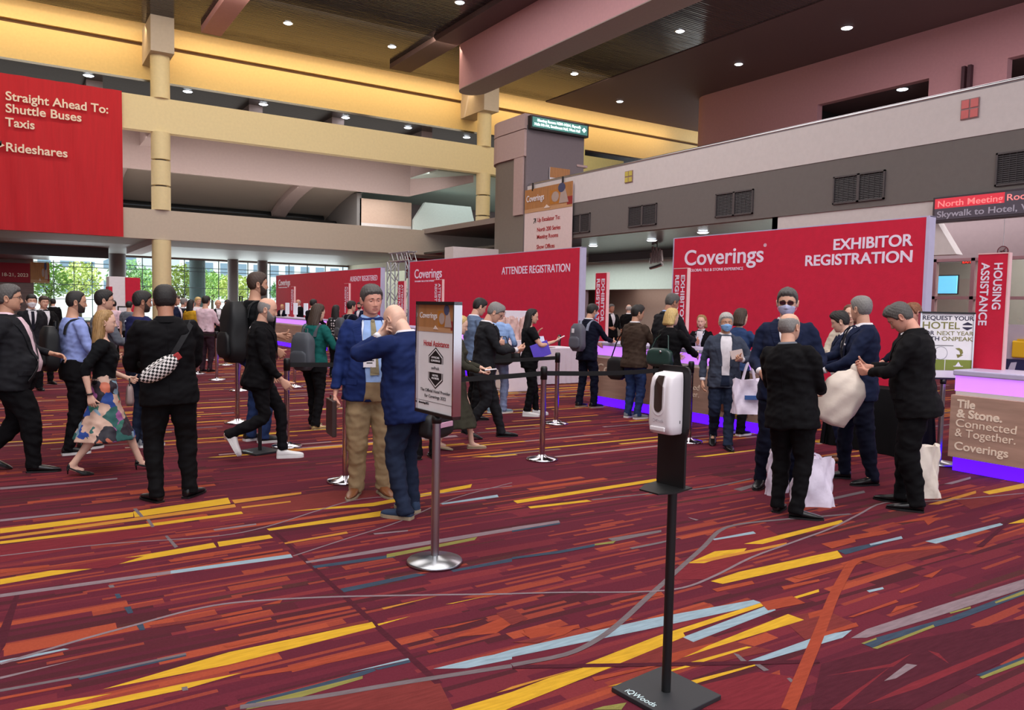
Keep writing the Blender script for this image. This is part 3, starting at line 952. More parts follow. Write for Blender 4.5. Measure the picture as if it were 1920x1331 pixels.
# ------------------------------------------------------------------ lit registration counters
def counter(label, y0, y1, marks, group='lit registration counters'):
    X = 8.26
    t = thing('registration_counter', label, 'counter', (X + 0.35, (y0 + y1) / 2, 0), 0, group)
    wparent(MB().box((X + 0.02, y0 + 0.02, 0), (X + 0.62, y1 - 0.02, 0.2), 0).build('plinth', M_LEDV), t)
    wparent(MB().box((X + 0.0, y0 + 0.02, 0.16), (X + 0.62, y1 - 0.02, 0.84), 0).build('body', M_WHITE), t)
    fp = wparent(MB().box((X - 0.05, y0, 0.15), (X, y1, 0.80), 0, 0.004).build('front_panel', M_WOODP), t)
    wparent(MB().box((X + 0.0, y0 + 0.01, 0.84), (X + 0.6, y1 - 0.01, 1.0), 0).build('light_band', M_LEDP), t)
    wparent(MB().box((X - 0.02, y0 - 0.01, 1.0), (X + 0.66, y1 + 0.01, 1.06), 0, 0.012).build('counter_top', M_TOP), t)
    for s, y, z, w, h, bold in marks:
        o = fit_text('lettering', s, w, M_LETC if bold >= 0 else M_REDL, None, frame((X - 0.052, y, z), **WALLX), h, 'LEFT', max(bold, 0), 0.002)
        o.parent = fp
    return t


TS = [('Tile', -0.07, 0.675, 0.18, 0.085, 0.03), ('& Stone.', -0.07, 0.575, 0.44, 0.085, 0.03), ('Connected', -0.06, 0.475, 0.58, 0.085, 0.0),
      ('& Together.', -0.06, 0.375, 0.58, 0.085, 0.0), ('Coverings', -0.06, 0.235, 0.52, 0.085, 0.015)]
counter('lit counter with Tile & Stone lettering at the right edge', 2.2, 4.28, [(s, 4.28 + y, z, w, h, bo) for s, y, z, w, h, bo in TS])
c1 = counter('lit counter under the left EXHIBITOR REGISTRATION blade sign', 8.5, 10.3, [('Coverings', 10.12, 0.55, 1.0, 0.16, 0.01)])
c2 = counter('lit counter where the man in a blue mask walks past', 6.58, 8.48, [(s, 8.45 + y, z, w, h, bo) for s, y, z, w, h, bo in TS[:4]])
# samples printed on the counter front
p = MB()
X = 8.205
p.prism([(X, 7.15, 0.2), (X, 7.15, 0.5), (X, 7.02, 0.5), (X, 7.02, 0.18)], (0.006, 0, 0), 0)
p.prism([(X, 7.0, 0.2), (X, 7.0, 0.52), (X, 6.92, 0.52), (X, 6.92, 0.2)], (0.006, 0, 0), 1)
p.prism([(X, 6.88, 0.25), (X, 6.88, 0.52), (X, 6.82, 0.52), (X, 6.82, 0.25)], (0.006, 0, 0), 1)
p.prism([(X, 7.35 + 0.13 * math.cos(a), 0.36 + 0.13 * math.sin(a)) for a in [2 * math.pi * k / 24 for k in range(24)]], (0.006, 0, 0), 1)
pp = p.build('printed_samples', [mat('print_yellow', (214, 170, 60), 0.6), mat('print_walnut', (112, 70, 54), 0.6)])
pp.parent = c2
pp.matrix_parent_inverse = Matrix.Translation(-c2.location)
counter('lit counter below the leftmost ATTENDEE blade sign', 18.2, 20.2, [])
counter('lit counter behind the man in tan trousers', 15.6, 17.6, [])
counter('lit counter carrying three white tablets', 25.4, 29.4, [])
counter('lit counter beyond the dotted blouse', 21.2, 23.4, [])
for y, l in ((29.1, 'white tablet on lit counter, leftmost of three'), (28.1, 'white tablet on lit counter, middle of three'), (26.9, 'white tablet on lit counter, rightmost of three')):
    t = thing('check_in_tablet', l, 'tablet', (8.62, y, 1.06), 0.12, 'white check-in tablets')
    MB().box((-0.012, -0.17, 0.1), (0.012, 0.17, 0.52), 0, 0.008).build('screen', mat('tablet_white', (225, 228, 240), 0.4, emit=(225, 230, 245), strength=0.35), t)
    MB().box((-0.08, -0.1, 0), (0.08, 0.1, 0.012), 0, 0.004).box((-0.01, -0.03, 0), (0.03, 0.03, 0.3), 0).build('stand', M_WHT, t)


# ------------------------------------------------------------------ upright blade signs
def blade(label, y0, y1, z0, z1, a, b_, fill):
    X = 8.72
    t = thing('blade_sign', label, 'sign', (X, (y0 + y1) / 2, z0), 0, 'red blade signs above the counters')
    wparent(MB().box((X, y0, z0), (X + 0.05, y1, z1), 0, 0.003).build('panel', M_RED), t)
    wparent(MB().box((X - 0.004, y0 - 0.014, z0), (X + 0.056, y0, z1 + 0.01), 0).box((X - 0.004, y0, z1), (X + 0.056, y1, z1 + 0.012), 0).build('edge_trim', mat('pale_sign_edge', (236, 190, 190), 0.5)), t)
    o = dict(right=(0, 0, -1), up=(0, -1, 0))
    L = (z1 - z0)
    w = y1 - y0
    # upper word nearer the right edge of the blade, second word to its left
    world_text('lettering', a, (X - 0.003, y0 + w * 0.43, z1 - 0.09), L * fill[0], w * 0.28, M_LET, t, o, bold=0.02, ext=0.002)
    world_text('lettering', b_, (X - 0.003, y0 + w * 0.86, z1 - 0.09), L * fill[1], w * 0.28, M_LET, t, o, bold=0.02, ext=0.002)
    return t


blade('red blade sign reading HOUSING ASSISTANCE', 4.04, 4.34, 1.06, 2.28, 'HOUSING', 'ASSISTANCE', (0.40, 0.55))
blade('red EXHIBITOR REGISTRATION blade sign in front of the largest backdrop', 8.62, 8.91, 1.06, 2.26, 'EXHIBITOR', 'REGISTRATION', (0.62, 0.84))
blade('red EXHIBITOR REGISTRATION blade sign beside the man with a grey backpack', 10.55, 10.86, 0.0, 2.24, 'EXHIBITOR', 'REGISTRATION', (0.34, 0.46))
blade('red ATTENDEE blade sign in front of the middle backdrop', 16.76, 17.2, 1.06, 2.23, 'ATTENDEE', 'REGISTRATION', (0.55, 0.8))
blade('red ATTENDEE blade sign beside the truss', 18.93, 19.33, 1.06, 2.23, 'ATTENDEE', 'REGISTRATION', (0.55, 0.8))
blade('red ALREADY REGISTERED blade sign, right of two on the far backdrop', 23.0, 23.4, 1.06, 2.22, 'ALREADY', 'REGISTERED', (0.5, 0.7))
blade('red ALREADY REGISTERED blade sign, left of two on the far backdrop', 28.6, 29.0, 1.06, 2.18, 'ALREADY', 'REGISTERED', (0.5, 0.7))


# ------------------------------------------------------------------ belt posts
def stanchion(x, y, label, belt_to=None, hgt=1.0, dark=False):
    t = thing('belt_post', label, 'belt post', (x, y, 0), 0, 'chrome belt posts')
    MB().lathe([(0.0, 0.0), (0.165, 0.0), (0.17, 0.012), (0.16, 0.024), (0.06, 0.042), (0.036, 0.06), (0.0, 0.062)], 32).build('base', M_CHROME, t)
    MB().cyl((0, 0, 0.05), (0, 0, hgt - 0.13), 0.031, n=20).build('post', M_BLKP if dark else M_CHROME, t)
    MB().lathe([(0.0, hgt - 0.14), (0.036, hgt - 0.14), (0.037, hgt - 0.02), (0.03, hgt), (0.0, hgt)], 20).build('belt_cassette', M_BLKP, t)
    if belt_to is not None:
        d = Vector((belt_to[0] - x, belt_to[1] - y, 0))
        n = d.normalized()
        p0, p1 = n * 0.036, d - n * 0.036
        rings = []
        for k in range(9):
            q = p0.lerp(p1, k / 8)
            q.z = hgt - 0.075 - 0.03 * math.sin(math.pi * k / 8)
            s = Vector((-n.y, n.x, 0)) * 0.0015
            u = Vector((0, 0, 0.025))
            rings.append([q - s - u, q + s - u, q + s + u, q - s + u])
        MB().loft(rings, 0, False).build('belt', M_BELT, t)
    return t


A_, B_, C_, D_, K_ = (4.70, 6.68), (6.32, 8.66), (2.54, 8.59), (2.51, 6.67), (6.95, 6.75)
stanchion(*A_, 'chrome belt post standing nearest the hand sanitiser', D_)
stanchion(*K_, 'belt post half hidden behind the hand sanitiser', A_)
stanchion(*B_, 'chrome belt post beside the woman in white sneakers', C_)
stanchion(*C_, 'chrome belt post in front of the bald man in white shoes')
stanchion(*D_, 'chrome belt post behind the man in tan trousers')
stanchion(10.4, 14.2, 'black belt post in front of the middle red backdrop', None, 1.0, True)
far = [((3.43, 16.43), None, 'chrome belt post behind the black suit with the chequered bag'), ((4.35, 21.89), None, 'farthest chrome belt post near the pink shirt'),
       ((4.42, 20.15), None, 'chrome belt post in the queue behind the grey backpack'), ((3.38, 14.34), (4.42, 20.15), 'chrome belt post left of the black backpack'),
       ((2.47, 10.58), None, 'belt post base showing between the jeans of the tall man'), ((3.36, 18.0), (3.43, 16.43), 'chrome belt post at the left end of the far queue'),
       ((6.62, 18.37), None, 'chrome belt post beneath the dotted blouse'), ((5.59, 16.5), (6.62, 18.37), 'chrome belt post beside the water bottle'), ((4.46, 14.59), (5.59, 16.5), 'chrome belt post left of the grey backpack')]
for p, q, l in far:
    stanchion(*p, l, q)


# ------------------------------------------------------------------ hand sanitiser stand
def sanitiser(x, y, rz, label, full=True):
    t = thing('sanitiser_stand', label, 'hand sanitiser', (x, y, 0), rz)
    bp = MB().box((-0.162, -0.162, 0.0), (0.162, 0.162, 0.022), 0, 0.004).build('base_plate', mat('powder_coat_black', (40, 42, 46), 0.5), t)
    MB().cyl((0, 0, 0.02), (0, 0, 0.92), 0.0195, n=20).build('pole', M_BLKP, t)
    pts = [(-0.085, 0.90), (-0.085, 1.10), (-0.098, 1.15), (-0.098, 1.37)]
    poly = [(y_, z) for y_, z in pts] + [(-0.098 + 0.03 * (1 - math.cos(a)), 1.37 + 0.03 * math.sin(a)) for a in (0.5, 1.0, 1.57)]
    poly = poly + [(-y_, z) for y_, z in reversed(poly)]
    MB().prism([(-0.02, a * 0.84, b) for a, b in poly], (0.012, 0, 0)).build('back_plate', M_BLKP, t)
    MB().prism([(0.02, -0.085, 0.90), (-0.08, -0.085, 0.893), (-0.15, -0.05, 0.89), (-0.15, 0.05, 0.89), (-0.08, 0.085, 0.893), (0.02, 0.085, 0.90)], (0, 0, 0.006)).build('drip_tray', M_BLKP, t)
    # dispenser: a rounded shell whose front leans back at the top
    W = mat('dispenser_white', (232, 226, 230), 0.3)
    rings = []
    for z, xf, w in ((1.118, -0.045, 0.058), (1.124, -0.062, 0.064), (1.16, -0.073, 0.066), (1.24, -0.073, 0.066), (1.32, -0.069, 0.065), (1.355, -0.06, 0.064), (1.374, -0.04, 0.062), (1.382, -0.005, 0.058)):
        ring = []
        xb = 0.03
        r = 0.02
        for cx, cy, a0 in ((xf + r, -w + r, math.pi), (xb - 0.006, -w + 0.006, 1.5 * math.pi), (xb - 0.006, w - 0.006, 0), (xf + r, w - r, 0.5 * math.pi)):
            rr = r if cx < 0 else 0.006
            for k in range(5):
                a = a0 + k / 4 * math.pi / 2
                ring.append((cx + rr * math.cos(a), cy + rr * math.sin(a), z))
        rings.append(ring)
    d = MB().loft(rings).build('dispenser', W, t)
    # tinted window, its raised rim, the nozzle lip, the lock
    b = MB()

    def pill(xo, w, z0, z1, th, slot=0):
        pts = [(w * math.cos(a), z0 + w + w * math.sin(a)) for a in [math.pi + math.pi * k / 12 for k in range(13)]]
        front = [(xo, a, z) for a, z in pts] + [(xo, w, z1), (xo + 0.008, w * 0.9, z1 + 0.03), (xo + 0.022, w * 0.75, z1 + 0.047), (xo + 0.022, -w * 0.75, z1 + 0.047), (xo + 0.008, -w * 0.9, z1 + 0.03), (xo, -w, z1)]
        return [Vector(q) for q in front]
    for xo, w, z0, z1, nm, m in ((-0.0755, 0.034, 1.198, 1.32, 'window_rim', W), (-0.0775, 0.0235, 1.213, 1.32, 'sight_window', mat('smoked_window', (62, 50, 46), 0.15))):
        f = pill(xo, w, z0, z1, 0.004)
        n = len(f)
        q = MB().add([v[:] for v in f] + [(v.x + 0.008, v.y, v.z) for v in f], [tuple(range(n))] + [(j, (j + 1) % n, n + (j + 1) % n, n + j) for j in range(n)])
        o = q.build(nm, m, d)
    MB().box((-0.08, -0.045, 1.132), (-0.07, 0.045, 1.152), 0, 0.006).build('nozzle_lip', W, d)
    MB().box((0.005, -0.0675, 1.165), (0.009, -0.064, 1.178), 0).build('lock', M_BLKP, d)
    L = mat('embossed_grey', (190, 184, 190), 0.4)
    o = fit_text('lettering', 'QWoods', 0.062, L, d, frame((-0.0735, 0.03, 1.172), **WALLX), 0.014, 'LEFT', 0.0, 0.001)
    d.location = (-0.0455, 0, 0.056)
    d.scale = (0.85, 0.86, 0.955)
    o2 = fit_text('lettering', 'iQWoods', 0.16, mat('pale_logo', (200, 222, 226), 0.5), bp, frame((-0.145, 0.105, 0.0225), (0, -1, 0), (1, 0, 0)), 0.034, 'LEFT', 0.0, 0.0004)
    return t


sanitiser(2.285, 2.30, math.radians(6), 'white hand sanitiser dispenser on a black pole stand in the foreground')
sanitiser(2.2, 8.42, math.radians(20), 'black stand whose base plate shows behind the bald man in white shoes')


# ------------------------------------------------------------------ framed poster stands
def poster_stand(x, y, rz, label, z0, z1, w, dome=True):
    t = thing('poster_stand', label, 'sign stand', (x, y, 0), rz)
    MB().lathe([(0.0, 0.0), (0.172, 0.0), (0.178, 0.01), (0.172, 0.022), (0.06, 0.038), (0.034, 0.05), (0.0, 0.052)], 40).build('base', M_SATIN, t)
    MB().cyl((0, 0, 0.04), (0, 0, z0 - 0.03), 0.026, n=20).build('post', M_SATIN, t)
    MB().lathe([(0.0, z0 - 0.05), (0.031, z0 - 0.05), (0.031, z0), (0.0, z0)], 20).build('collar', M_BLKP, t)
    f = MB()
    h = w / 2
    f.box((-h, -0.028, z0), (h, 0.028, z0 + 0.02), 1).box((-h, -0.028, z1 - 0.02), (h, 0.028, z1), 1)
    f.box((-h, -0.028, z0), (-h + 0.014, 0.028, z1), 0).box((h - 0.014, -0.028, z0), (h, 0.028, z1), 0)
    f.build('frame', [M_CHROME, M_BLKP], t)
    p = MB().box((-h + 0.014, -0.012, z0 + 0.02), (h - 0.014, 0.012, z1 - 0.02), 0).build('poster', M_PAPER, t)
    return t, p


def put(name, s, x, z, w, h, m, p, align='LEFT', bold=0.0):
    return fit_text(name, s, w, m, p, frame((x, -0.0135, z), **WALLY), h, align, bold, 0.0008)


def wood_scene(p, x0, x1, z0, z1, yf=-0.0125, k=1.0):
    """the printed still life of tiles on a wooden ground"""
    b = MB()
    t = 0.0008 * k
    b.box((x0, yf - t, z0), (x1, yf, z1), 0)
    W, H = x1 - x0, z1 - z0

    def q(a0, b0, a1, b1, s, l):
        b.box((x0 + W * a0, yf - t * l, z0 + H * b0), (x0 + W * a1, yf, z0 + H * b1), s)
    q(0, 0, 1, 0.16, 5, 2)
    q(0.55, 0.22, 0.78, 0.78, 1, 2)
    c, r = (x0 + W * 0.66, z0 + H * 0.5), (W * 0.09, H * 0.24)
    b.prism([(c[0] + r[0] * math.cos(a), yf - t * 3, c[1] + r[1] * math.sin(a)) for a in [2 * math.pi * i / 20 for i in range(20)]], (0, t * 2, 0), 0)
    b.prism([(c[0] + r[0] * 0.8 * math.cos(a), yf - t * 4, c[1] + r[1] * 0.85 * math.sin(a)) for a in [2 * math.pi * i / 20 for i in range(20)]], (0, t * 2, 0), 2)
    b.prism([(x0 + W * 0.74, yf - t * 5, z0 + H * 0.2), (x0 + W * 0.93, yf - t * 5, z0 + H * 0.2), (x0 + W * 0.86, yf - t * 5, z0 + H * 0.75), (x0 + W * 0.78, yf - t * 5, z0 + H * 0.75)], (0, t * 2, 0), 2)
    b.prism([(x0 + W * 0.79 + W * 0.07 * math.cos(a), yf - t * 6, z0 + H * 0.82 + H * 0.19 * math.sin(a)) for a in [2 * math.pi * i / 16 for i in range(16)]], (0, t * 2, 0), 3)
    q(0.9, 0.1, 1.0, 0.42, 4, 4)
    b.prism([(x0 + W * 0.43, yf - t * 6, z0 + H * 0.1), (x0 + W * 0.56, yf - t * 6, z0 + H * 0.1), (x0 + W * 0.49, yf - t * 6, z0 + H * 0.24)], (0, t * 2, 0), 6)
    return b


PRINT = [M_GOLDW, mat('amber_tile_print', (186, 120, 40), 0.6), mat('grey_tile_print', (178, 158, 150), 0.6), mat('blue_stone_print', (70, 76, 110), 0.6),
         mat('red_tile_print', (150, 40, 40), 0.6), mat('pale_wood_print', (196, 150, 110), 0.6), mat('cream_cone_print', (232, 214, 204), 0.6)]
_c = gp(815, 1055)
_al = math.atan2(_c.x, _c.y)
# the poster turns its face well to the left of the viewer
_fr = Vector((math.cos(_al), -math.sin(_al), 0))
_ft = Vector((-math.sin(_al), -math.cos(_al), 0))
_u = (_fr * 0.50 + _ft * 0.866)
t, p = poster_stand(_c.x, _c.y, math.atan2(_u.y, _u.x), 'Hotel Assistance poster stand on a silver round base in the middle foreground', 0.94, 1.648, 0.475)
sc = wood_scene(p, -0.2235, 0.2235, 1.46, 1.628).build('tile_print', PRINT, p)
put('lettering', 'Coverings', -0.21, 1.545, 0.22, 0.036, M_PAPER, p, bold=0.012)
put('lettering', 'Hotel Assistance', -0.155, 1.37, 0.31, 0.036, M_REDL, p, bold=0.006)
b = MB()
hexa = [(0, 0.13), (0.09, 0.075), (0.09, -0.075), (0, -0.13), (-0.09, -0.075), (-0.09, 0.075)]
b.prism([(x, -0.0135, 1.235 + z) for x, z in hexa], (0, 0.001, 0), 0)
b.prism([(x * 0.93, -0.0139, 1.235 + z * 0.93) for x, z in hexa], (0, 0.001, 0), 1)
b.prism([(x * 0.86, -0.0143, 1.235 + z * 0.86) for x, z in hexa], (0, 0.001, 0), 0)
b.box((-0.095, -0.0148, 1.207), (0.095, -0.0135, 1.263), 1)
b.build('badge_emblem', [M_BLK, M_PAPER], p)
put('lettering', 'onPeak', -0.05, 1.226, 0.10, 0.02, mat('grey_letters', (110, 106, 110), 0.6), p).data.transform(Matrix.Translation((0, -0.003, 0)))
for s, z, w in (('OFFICIAL', 1.295, 0.10), ('COVERINGS', 1.275, 0.11), ('HOTEL', 1.183, 0.07), ('PROVIDER', 1.165, 0.09)):
    o = put('lettering', s, -w / 2, z, w, 0.012, M_PAPER, p, bold=0.01)
    o.data.transform(Matrix.Translation((0, -0.002, 0)))
MG = mat('dark_grey_letters', (86, 82, 84), 0.6)
put('lettering', 'The Official Hotel Provider', -0.19, 1.06 + 0.02, 0.37, 0.02, MG, p)
put('lettering', 'for Coverings 2022', -0.135, 1.045, 0.265, 0.02, MG, p)
put('lettering', '#coverings2022', -0.21, 0.998, 0.13, 0.014, M_BLK, p, bold=0.01)
MB().box((-0.215, -0.0135, 1.0185), (0.215, -0.0125, 1.0205), 0).build('rule', MG, p)

t, p = poster_stand(8.46, 4.50, math.radians(-36), 'Request your hotel poster stand beside the right lit counter', 0.93, 1.66, 0.575)
NV = mat('navy_letters', (38, 32, 64), 0.6)
OL = mat('olive_letters', (128, 124, 62), 0.6)
put('lettering', 'REQUEST YOUR', -0.262, 1.572, 0.535, 0.046, NV, p, bold=0.012)
put('lettering', 'HOTEL', -0.262, 1.478, 0.39, 0.076, OL, p, bold=0.008)
put('lettering', 'FOR', -0.262, 1.41, 0.13, 0.045, NV, p, bold=0.012)
put('lettering', 'NEXT YEAR', -0.105, 1.41, 0.38, 0.045, OL, p)
put('lettering', 'WITH', -0.262, 1.35, 0.19, 0.045, NV, p, bold=0.012)
put('lettering', 'ONPEAK', -0.05, 1.35, 0.325, 0.045, OL, p, bold=0.006)
MB().box((-0.12, -0.0135, 1.293), (0.08, -0.0125, 1.3), 0).build('rule', MG, p)
b = MB()
b.box((-0.278, -0.014, 1.03), (-0.004, -0.0125, 1.145), 0).box((0.004, -0.014, 1.03), (0.278, -0.0125, 1.145), 0)
for cx, cz, r, s in ((-0.02 - 0.03, 1.215, 0.072, 2), (-0.05, 1.215, 0.066, 1), (-0.14, 1.1, 0.028, 1), (-0.14, 1.1, 0.02, 0)):
    b.prism([(cx + r * math.cos(a), -0.0145 - 0.0004 * (0.08 - r) / 0.01, cz + r * math.sin(a)) for a in [2 * math.pi * i / 24 for i in range(24)]], (0, 0.0015, 0), s)
b.prism([(0.11, -0.015, 1.08), (0.14, -0.015, 1.125), (0.17, -0.015, 1.08)], (0, 0.001, 0), 1).prism([(0.09, -0.015, 1.08), (0.19, -0.015, 1.08), (0.19, -0.015, 1.073), (0.09, -0.015, 1.073)], (0, 0.001, 0), 1)
hx = [(0, 0.045), (0.05, 0.02), (0.05, -0.02), (0, -0.045), (-0.05, -0.02), (-0.05, 0.02)]
b.prism([(0.215 + x, -0.0138, 1.51 + z) for x, z in hx], (0, 0.001, 0), 3).box((0.16, -0.0142, 1.5), (0.27, -0.0135, 1.52), 1)
b.build('printed_emblems', [mat('olive_print', (126, 140, 52), 0.6), M_PAPER, mat('map_grey_print', (150, 148, 158), 0.6), NV], p)
pts = [(0.10, 1.27), (0.14, 1.275), (0.175, 1.255), (0.185, 1.22), (0.16, 1.195)]
b = MB()
b.add([(x, -0.0138, z) for x, z in pts] + [(x - 0.03, -0.0138, z - 0.012) for x, z in pts[1:]], [(0, 1, 5), (1, 2, 6, 5), (2, 3, 7, 6), (3, 4, 8, 7)])
b.add([(0.19, -0.0138, 1.2), (0.115, -0.0138, 1.205), (0.13, -0.0138, 1.165)], [(0, 1, 2)])
b.build('arrow_print', OL, p)


# ------------------------------------------------------------------ hanging banners
def cloth_grid(x0, x1, z0, z1, y, amp, nx=60, nz=24):
    v, f = [], []
    for j in range(nz + 1):
        for i in range(nx + 1):
            x = x0 + (x1 - x0) * i / nx
            z = z0 + (z1 - z0) * j / nz
            v.append((x, y - amp * (0.5 + 0.5 * math.sin(x * 3.1 + 0.6 * math.sin(z * 0.7))) * (0.4 + 0.6 * (z1 - z) / (z1 - z0)) - 0.3 * amp * math.sin(x * 7.3 + z), z))
    for j in range(nz):
        for i in range(nx):
            a = j * (nx + 1) + i
            f.append((a, a + 1, a + nx + 2, a + nx + 1))
    return v, f


t = thing('hanging_banner', 'huge red banner with Straight Ahead To directions hanging from the bridges', 'banner', (-1.5, 39.6, 4.43), 0)
v, f = cloth_grid(-7.5, 4.22, 4.43, 10.97, 39.6, 0.08)
wparent(MB().add(v, f, 0, True).build('cloth', M_REDB), t)
for s, px, py, w in (('Straight Ahead To:', 10, 186, 202), ('Shuttle Buses', 10, 209, 152), ('Taxis', 10, 235, 65), ('Rideshares', 10, 282, 125)):
    p = on_y(px, py, 39.45)
    w = on_y(w, py, 39.45).x - p.x
    world_text('lettering', s, (p.x, 39.44, p.z - 0.02), w, 0.37, M_LETC, t, WALLY, bold=0.018)
o = MB().prism([(-0.25, 39.44, 7.95), (-0.5, 39.44, 8.1), (-0.5, 39.44, 7.8)], (0, -0.01, 0)).build('arrow_print', M_LETC)
wparent(o, t)
p = on_y(2, 268, 39.4)
wparent(MB().prism([(p.x - 0.35, 39.44, p.z - 0.25), (p.x + 0.02, 39.44, p.z + 0.12), (p.x + 0.02, 39.44, p.z - 0.08), (p.x - 0.25, 39.44, p.z - 0.32)], (0, -0.01, 0)).build('arrow_print', M_BLK), t)

# escalator banner hung on the balcony
X = 19.1
t = thing('hanging_banner', 'white banner with Up Escalator To directions hung on the grey balcony', 'banner', (X, 27.1, 3.7), 0)
wparent(MB().box((X, 25.4, 3.4), (X + 0.02, 28.9, 6.72), 0).build('cloth', mat('rosy_white_vinyl', (226, 204, 204), 0.6)), t)
sc = wood_scene(None, -28.9, -25.4, 5.72, 6.74, 0, 6.0)
Mx = frame((X - 0.002, 0, 0), (0, -1, 0), (0, 0, 1)) @ Matrix.Rotation(math.radians(-90), 4, 'X')
Mx = Matrix(((0, 1, 0, X - 0.002), (-1, 0, 0, 0), (0, 0, 1, 0), (0, 0, 0, 1)))
sc.v = [tuple(Mx @ Vector(q)) for q in sc.v]
wparent(sc.build('tile_print', PRINT), t)
world_text('lettering', 'Coverings', (X - 0.03, 28.75, 6.2), 1.35, 0.28, M_WHT, t, WALLX, bold=0.01)
for s, z, w in (('Up Escalator To:', 5.28, 1.65), ('North 200 Series', 4.86, 1.7), ('Meeting Rooms', 4.55, 1.55), ('Show Offices', 4.12, 1.32)):
    world_text('lettering', s, (X - 0.01, 27.9, z), w, 0.18, M_REDL, t, WALLX, bold=0.008)
a = MB()
for q in ([(28.2, 5.25), (28.05, 5.42), (28.02, 5.38), (28.17, 5.22)], [(28.18, 5.45), (28.0, 5.45), (28.0, 5.41), (28.18, 5.41)], [(28.0, 5.45), (28.0, 5.25), (28.04, 5.25), (28.04, 5.45)]):
    a.prism([(X - 0.006, y, z) for y, z in q], (0.004, 0, 0))
wparent(a.build('arrow_print', M_BLK), t)
c = MB()
for y in (28.3, 26.1):
    c.box((X - 0.03, y - 0.03, 6.66), (X + 0.03, y + 0.03, 7.0), 0)
wparent(c.build('clamp', M_BLKP), t)
# smaller notice behind the rail
t = thing('notice_board', 'small white notice with brown header on the slate tower face', 'sign', (20.7, 28.8, 6.5), 0)
wparent(MB().box((20.35, 28.8, 6.6), (21.45, 28.84, 7.9), 0).build('panel', M_WHT), t)
wparent(MB().box((20.35, 28.78, 7.45), (21.45, 28.8, 7.9), 0).build('header', M_GOLDW), t)
b = MB()
for k in range(5):
    b.box((20.5, 28.79, 7.3 - 0.12 * k), (21.2 - 0.1 * (k % 2), 28.8, 7.34 - 0.12 * k), 0)
wparent(b.build('text_rows', mat('notice_grey', (140, 120, 124), 0.6)), t)

# lit direction sign on the tower
t = thing('lit_direction_sign', 'glowing green Meeting Rooms direction sign at the top of the tower', 'sign', (20.7, 28.7, 9.5), 0)
wparent(MB().box((19.15, 28.62, 9.42), (22.35, 28.88, 10.0), 0, 0.01).build('housing', M_BLKP), t)
wparent(MB().box((19.22, 28.59, 9.5), (22.25, 28.63, 9.93), 0).build('glow_face', mat('teal_sign_face', (70, 120, 112), 0.4, emit=(70, 140, 132), strength=0.55)), t)
M_GLOWT = mat('glowing_letters', (255, 255, 255), 0.4, emit=(230, 255, 250), strength=2.2)
world_text('lettering', 'Meeting Rooms N201-N264, Skywalk', (19.45, 28.57, 9.75), 2.4, 0.12, M_GLOWT, t, WALLY, bold=0.01)
world_text('lettering', 'Halls N1-N4, Southwest Hall, West Hall', (19.3, 28.57, 9.57), 2.5, 0.12, M_GLOWT, t, WALLY, bold=0.01)
wparent(MB().prism([(22.05, 28.58, 9.6), (22.17, 28.58, 9.71), (22.05, 28.58, 9.82), (21.93, 28.58, 9.71)], (0, -0.01, 0)).build('arrow_print', M_GLOWT), t)

# skywalk sign
X = 19.0
t = thing('direction_sign', 'dark hanging sign for the North Meeting Rooms and Skywalk, glowing red above', 'sign', (X, 9, 3.85), 0)
wparent(MB().box((X, 5.0, 3.86), (X + 0.2, 10.6, 4.5), 0, 0.02).build('housing', mat('sign_housing', (70, 62, 70), 0.4)), t)
wparent(MB().box((X - 0.01, 5.1, 3.93), (X, 10.54, 4.2), 0).build('lower_face', mat('sign_slate_face', (96, 90, 104), 0.4)), t)
wparent(MB().box((X - 0.01, 8.95, 4.2), (X, 10.54, 4.44), 0).build('lit_face', mat('sign_red_face', (190, 50, 64), 0.4, emit=(225, 60, 76), strength=0.6)), t)
wparent(MB().box((X - 0.01, 5.1, 4.2), (X, 8.95, 4.44), 0).build('upper_face', mat('sign_slate_face', (96, 90, 104), 0.4)), t)
M_SL = mat('silver_letters', (190, 186, 204), 0.4)
world_text('lettering', 'North Meeting Rooms', (X - 0.012, 10.48, 4.24), 2.25, 0.15, mat('coral_letters', (255, 150, 150), 0.4, emit=(255, 140, 140), strength=0.5), t, WALLX, bold=0.008)
world_text('lettering', 'Skywalk to Hotel, West', (X - 0.012, 10.48, 3.99), 2.45, 0.15, M_SL, t, WALLX, bold=0.012)

# dark script sign under the balcony
t = thing('script_sign', 'black script sign hanging below the balcony beside the largest backdrop', 'sign', (24.0, 25, 3.5), 0)
q0 = on_x(1218, 505, 24.0)
q1 = on_x(1245, 460, 24.0)
w = q0.y - q1.y
h = q1.z - q0.z
b = MB()
for k, (a, c_, e) in enumerate(((0.05, 0.25, 0.72), (0.17, 0.3, 0.98), (0.30, 0.28, 0.8), (0.42, 0.3, 0.95), (0.55, 0.28, 0.78), (0.67, 0.3, 0.85), (0.80, 0.28, 0.8))):
    for s, g, off in ((1, 0.06, 0.0), (0, 0.03, -0.03)):
        y = q0.y - w * a
        b.tube([(24 + off, y, q0.z + h * c_), (24 + off, y - w * 0.05, q0.z + h * (c_ + e) / 2), (24 + off, y - w * 0.02, q0.z + h * e), (24 + off, y - w * 0.09, q0.z + h * (c_ + 0.05))], g * (1.0), 8, s)
for s, r, off in ((1, 0.075, 0.0), (0, 0.05, -0.03)):
    b.tube([(24 + off, q0.y - w * 0.05, q0.z + h * 0.06), (24 + off, q0.y - w * 0.5, q0.z + h * 0.12), (24 + off, q0.y - w * 0.92, q0.z + h * 0.2)], r, 8, s)
wparent(b.build('script_strokes', [M_BLK, mat('sign_outline', (170, 150, 150), 0.5)]), t)
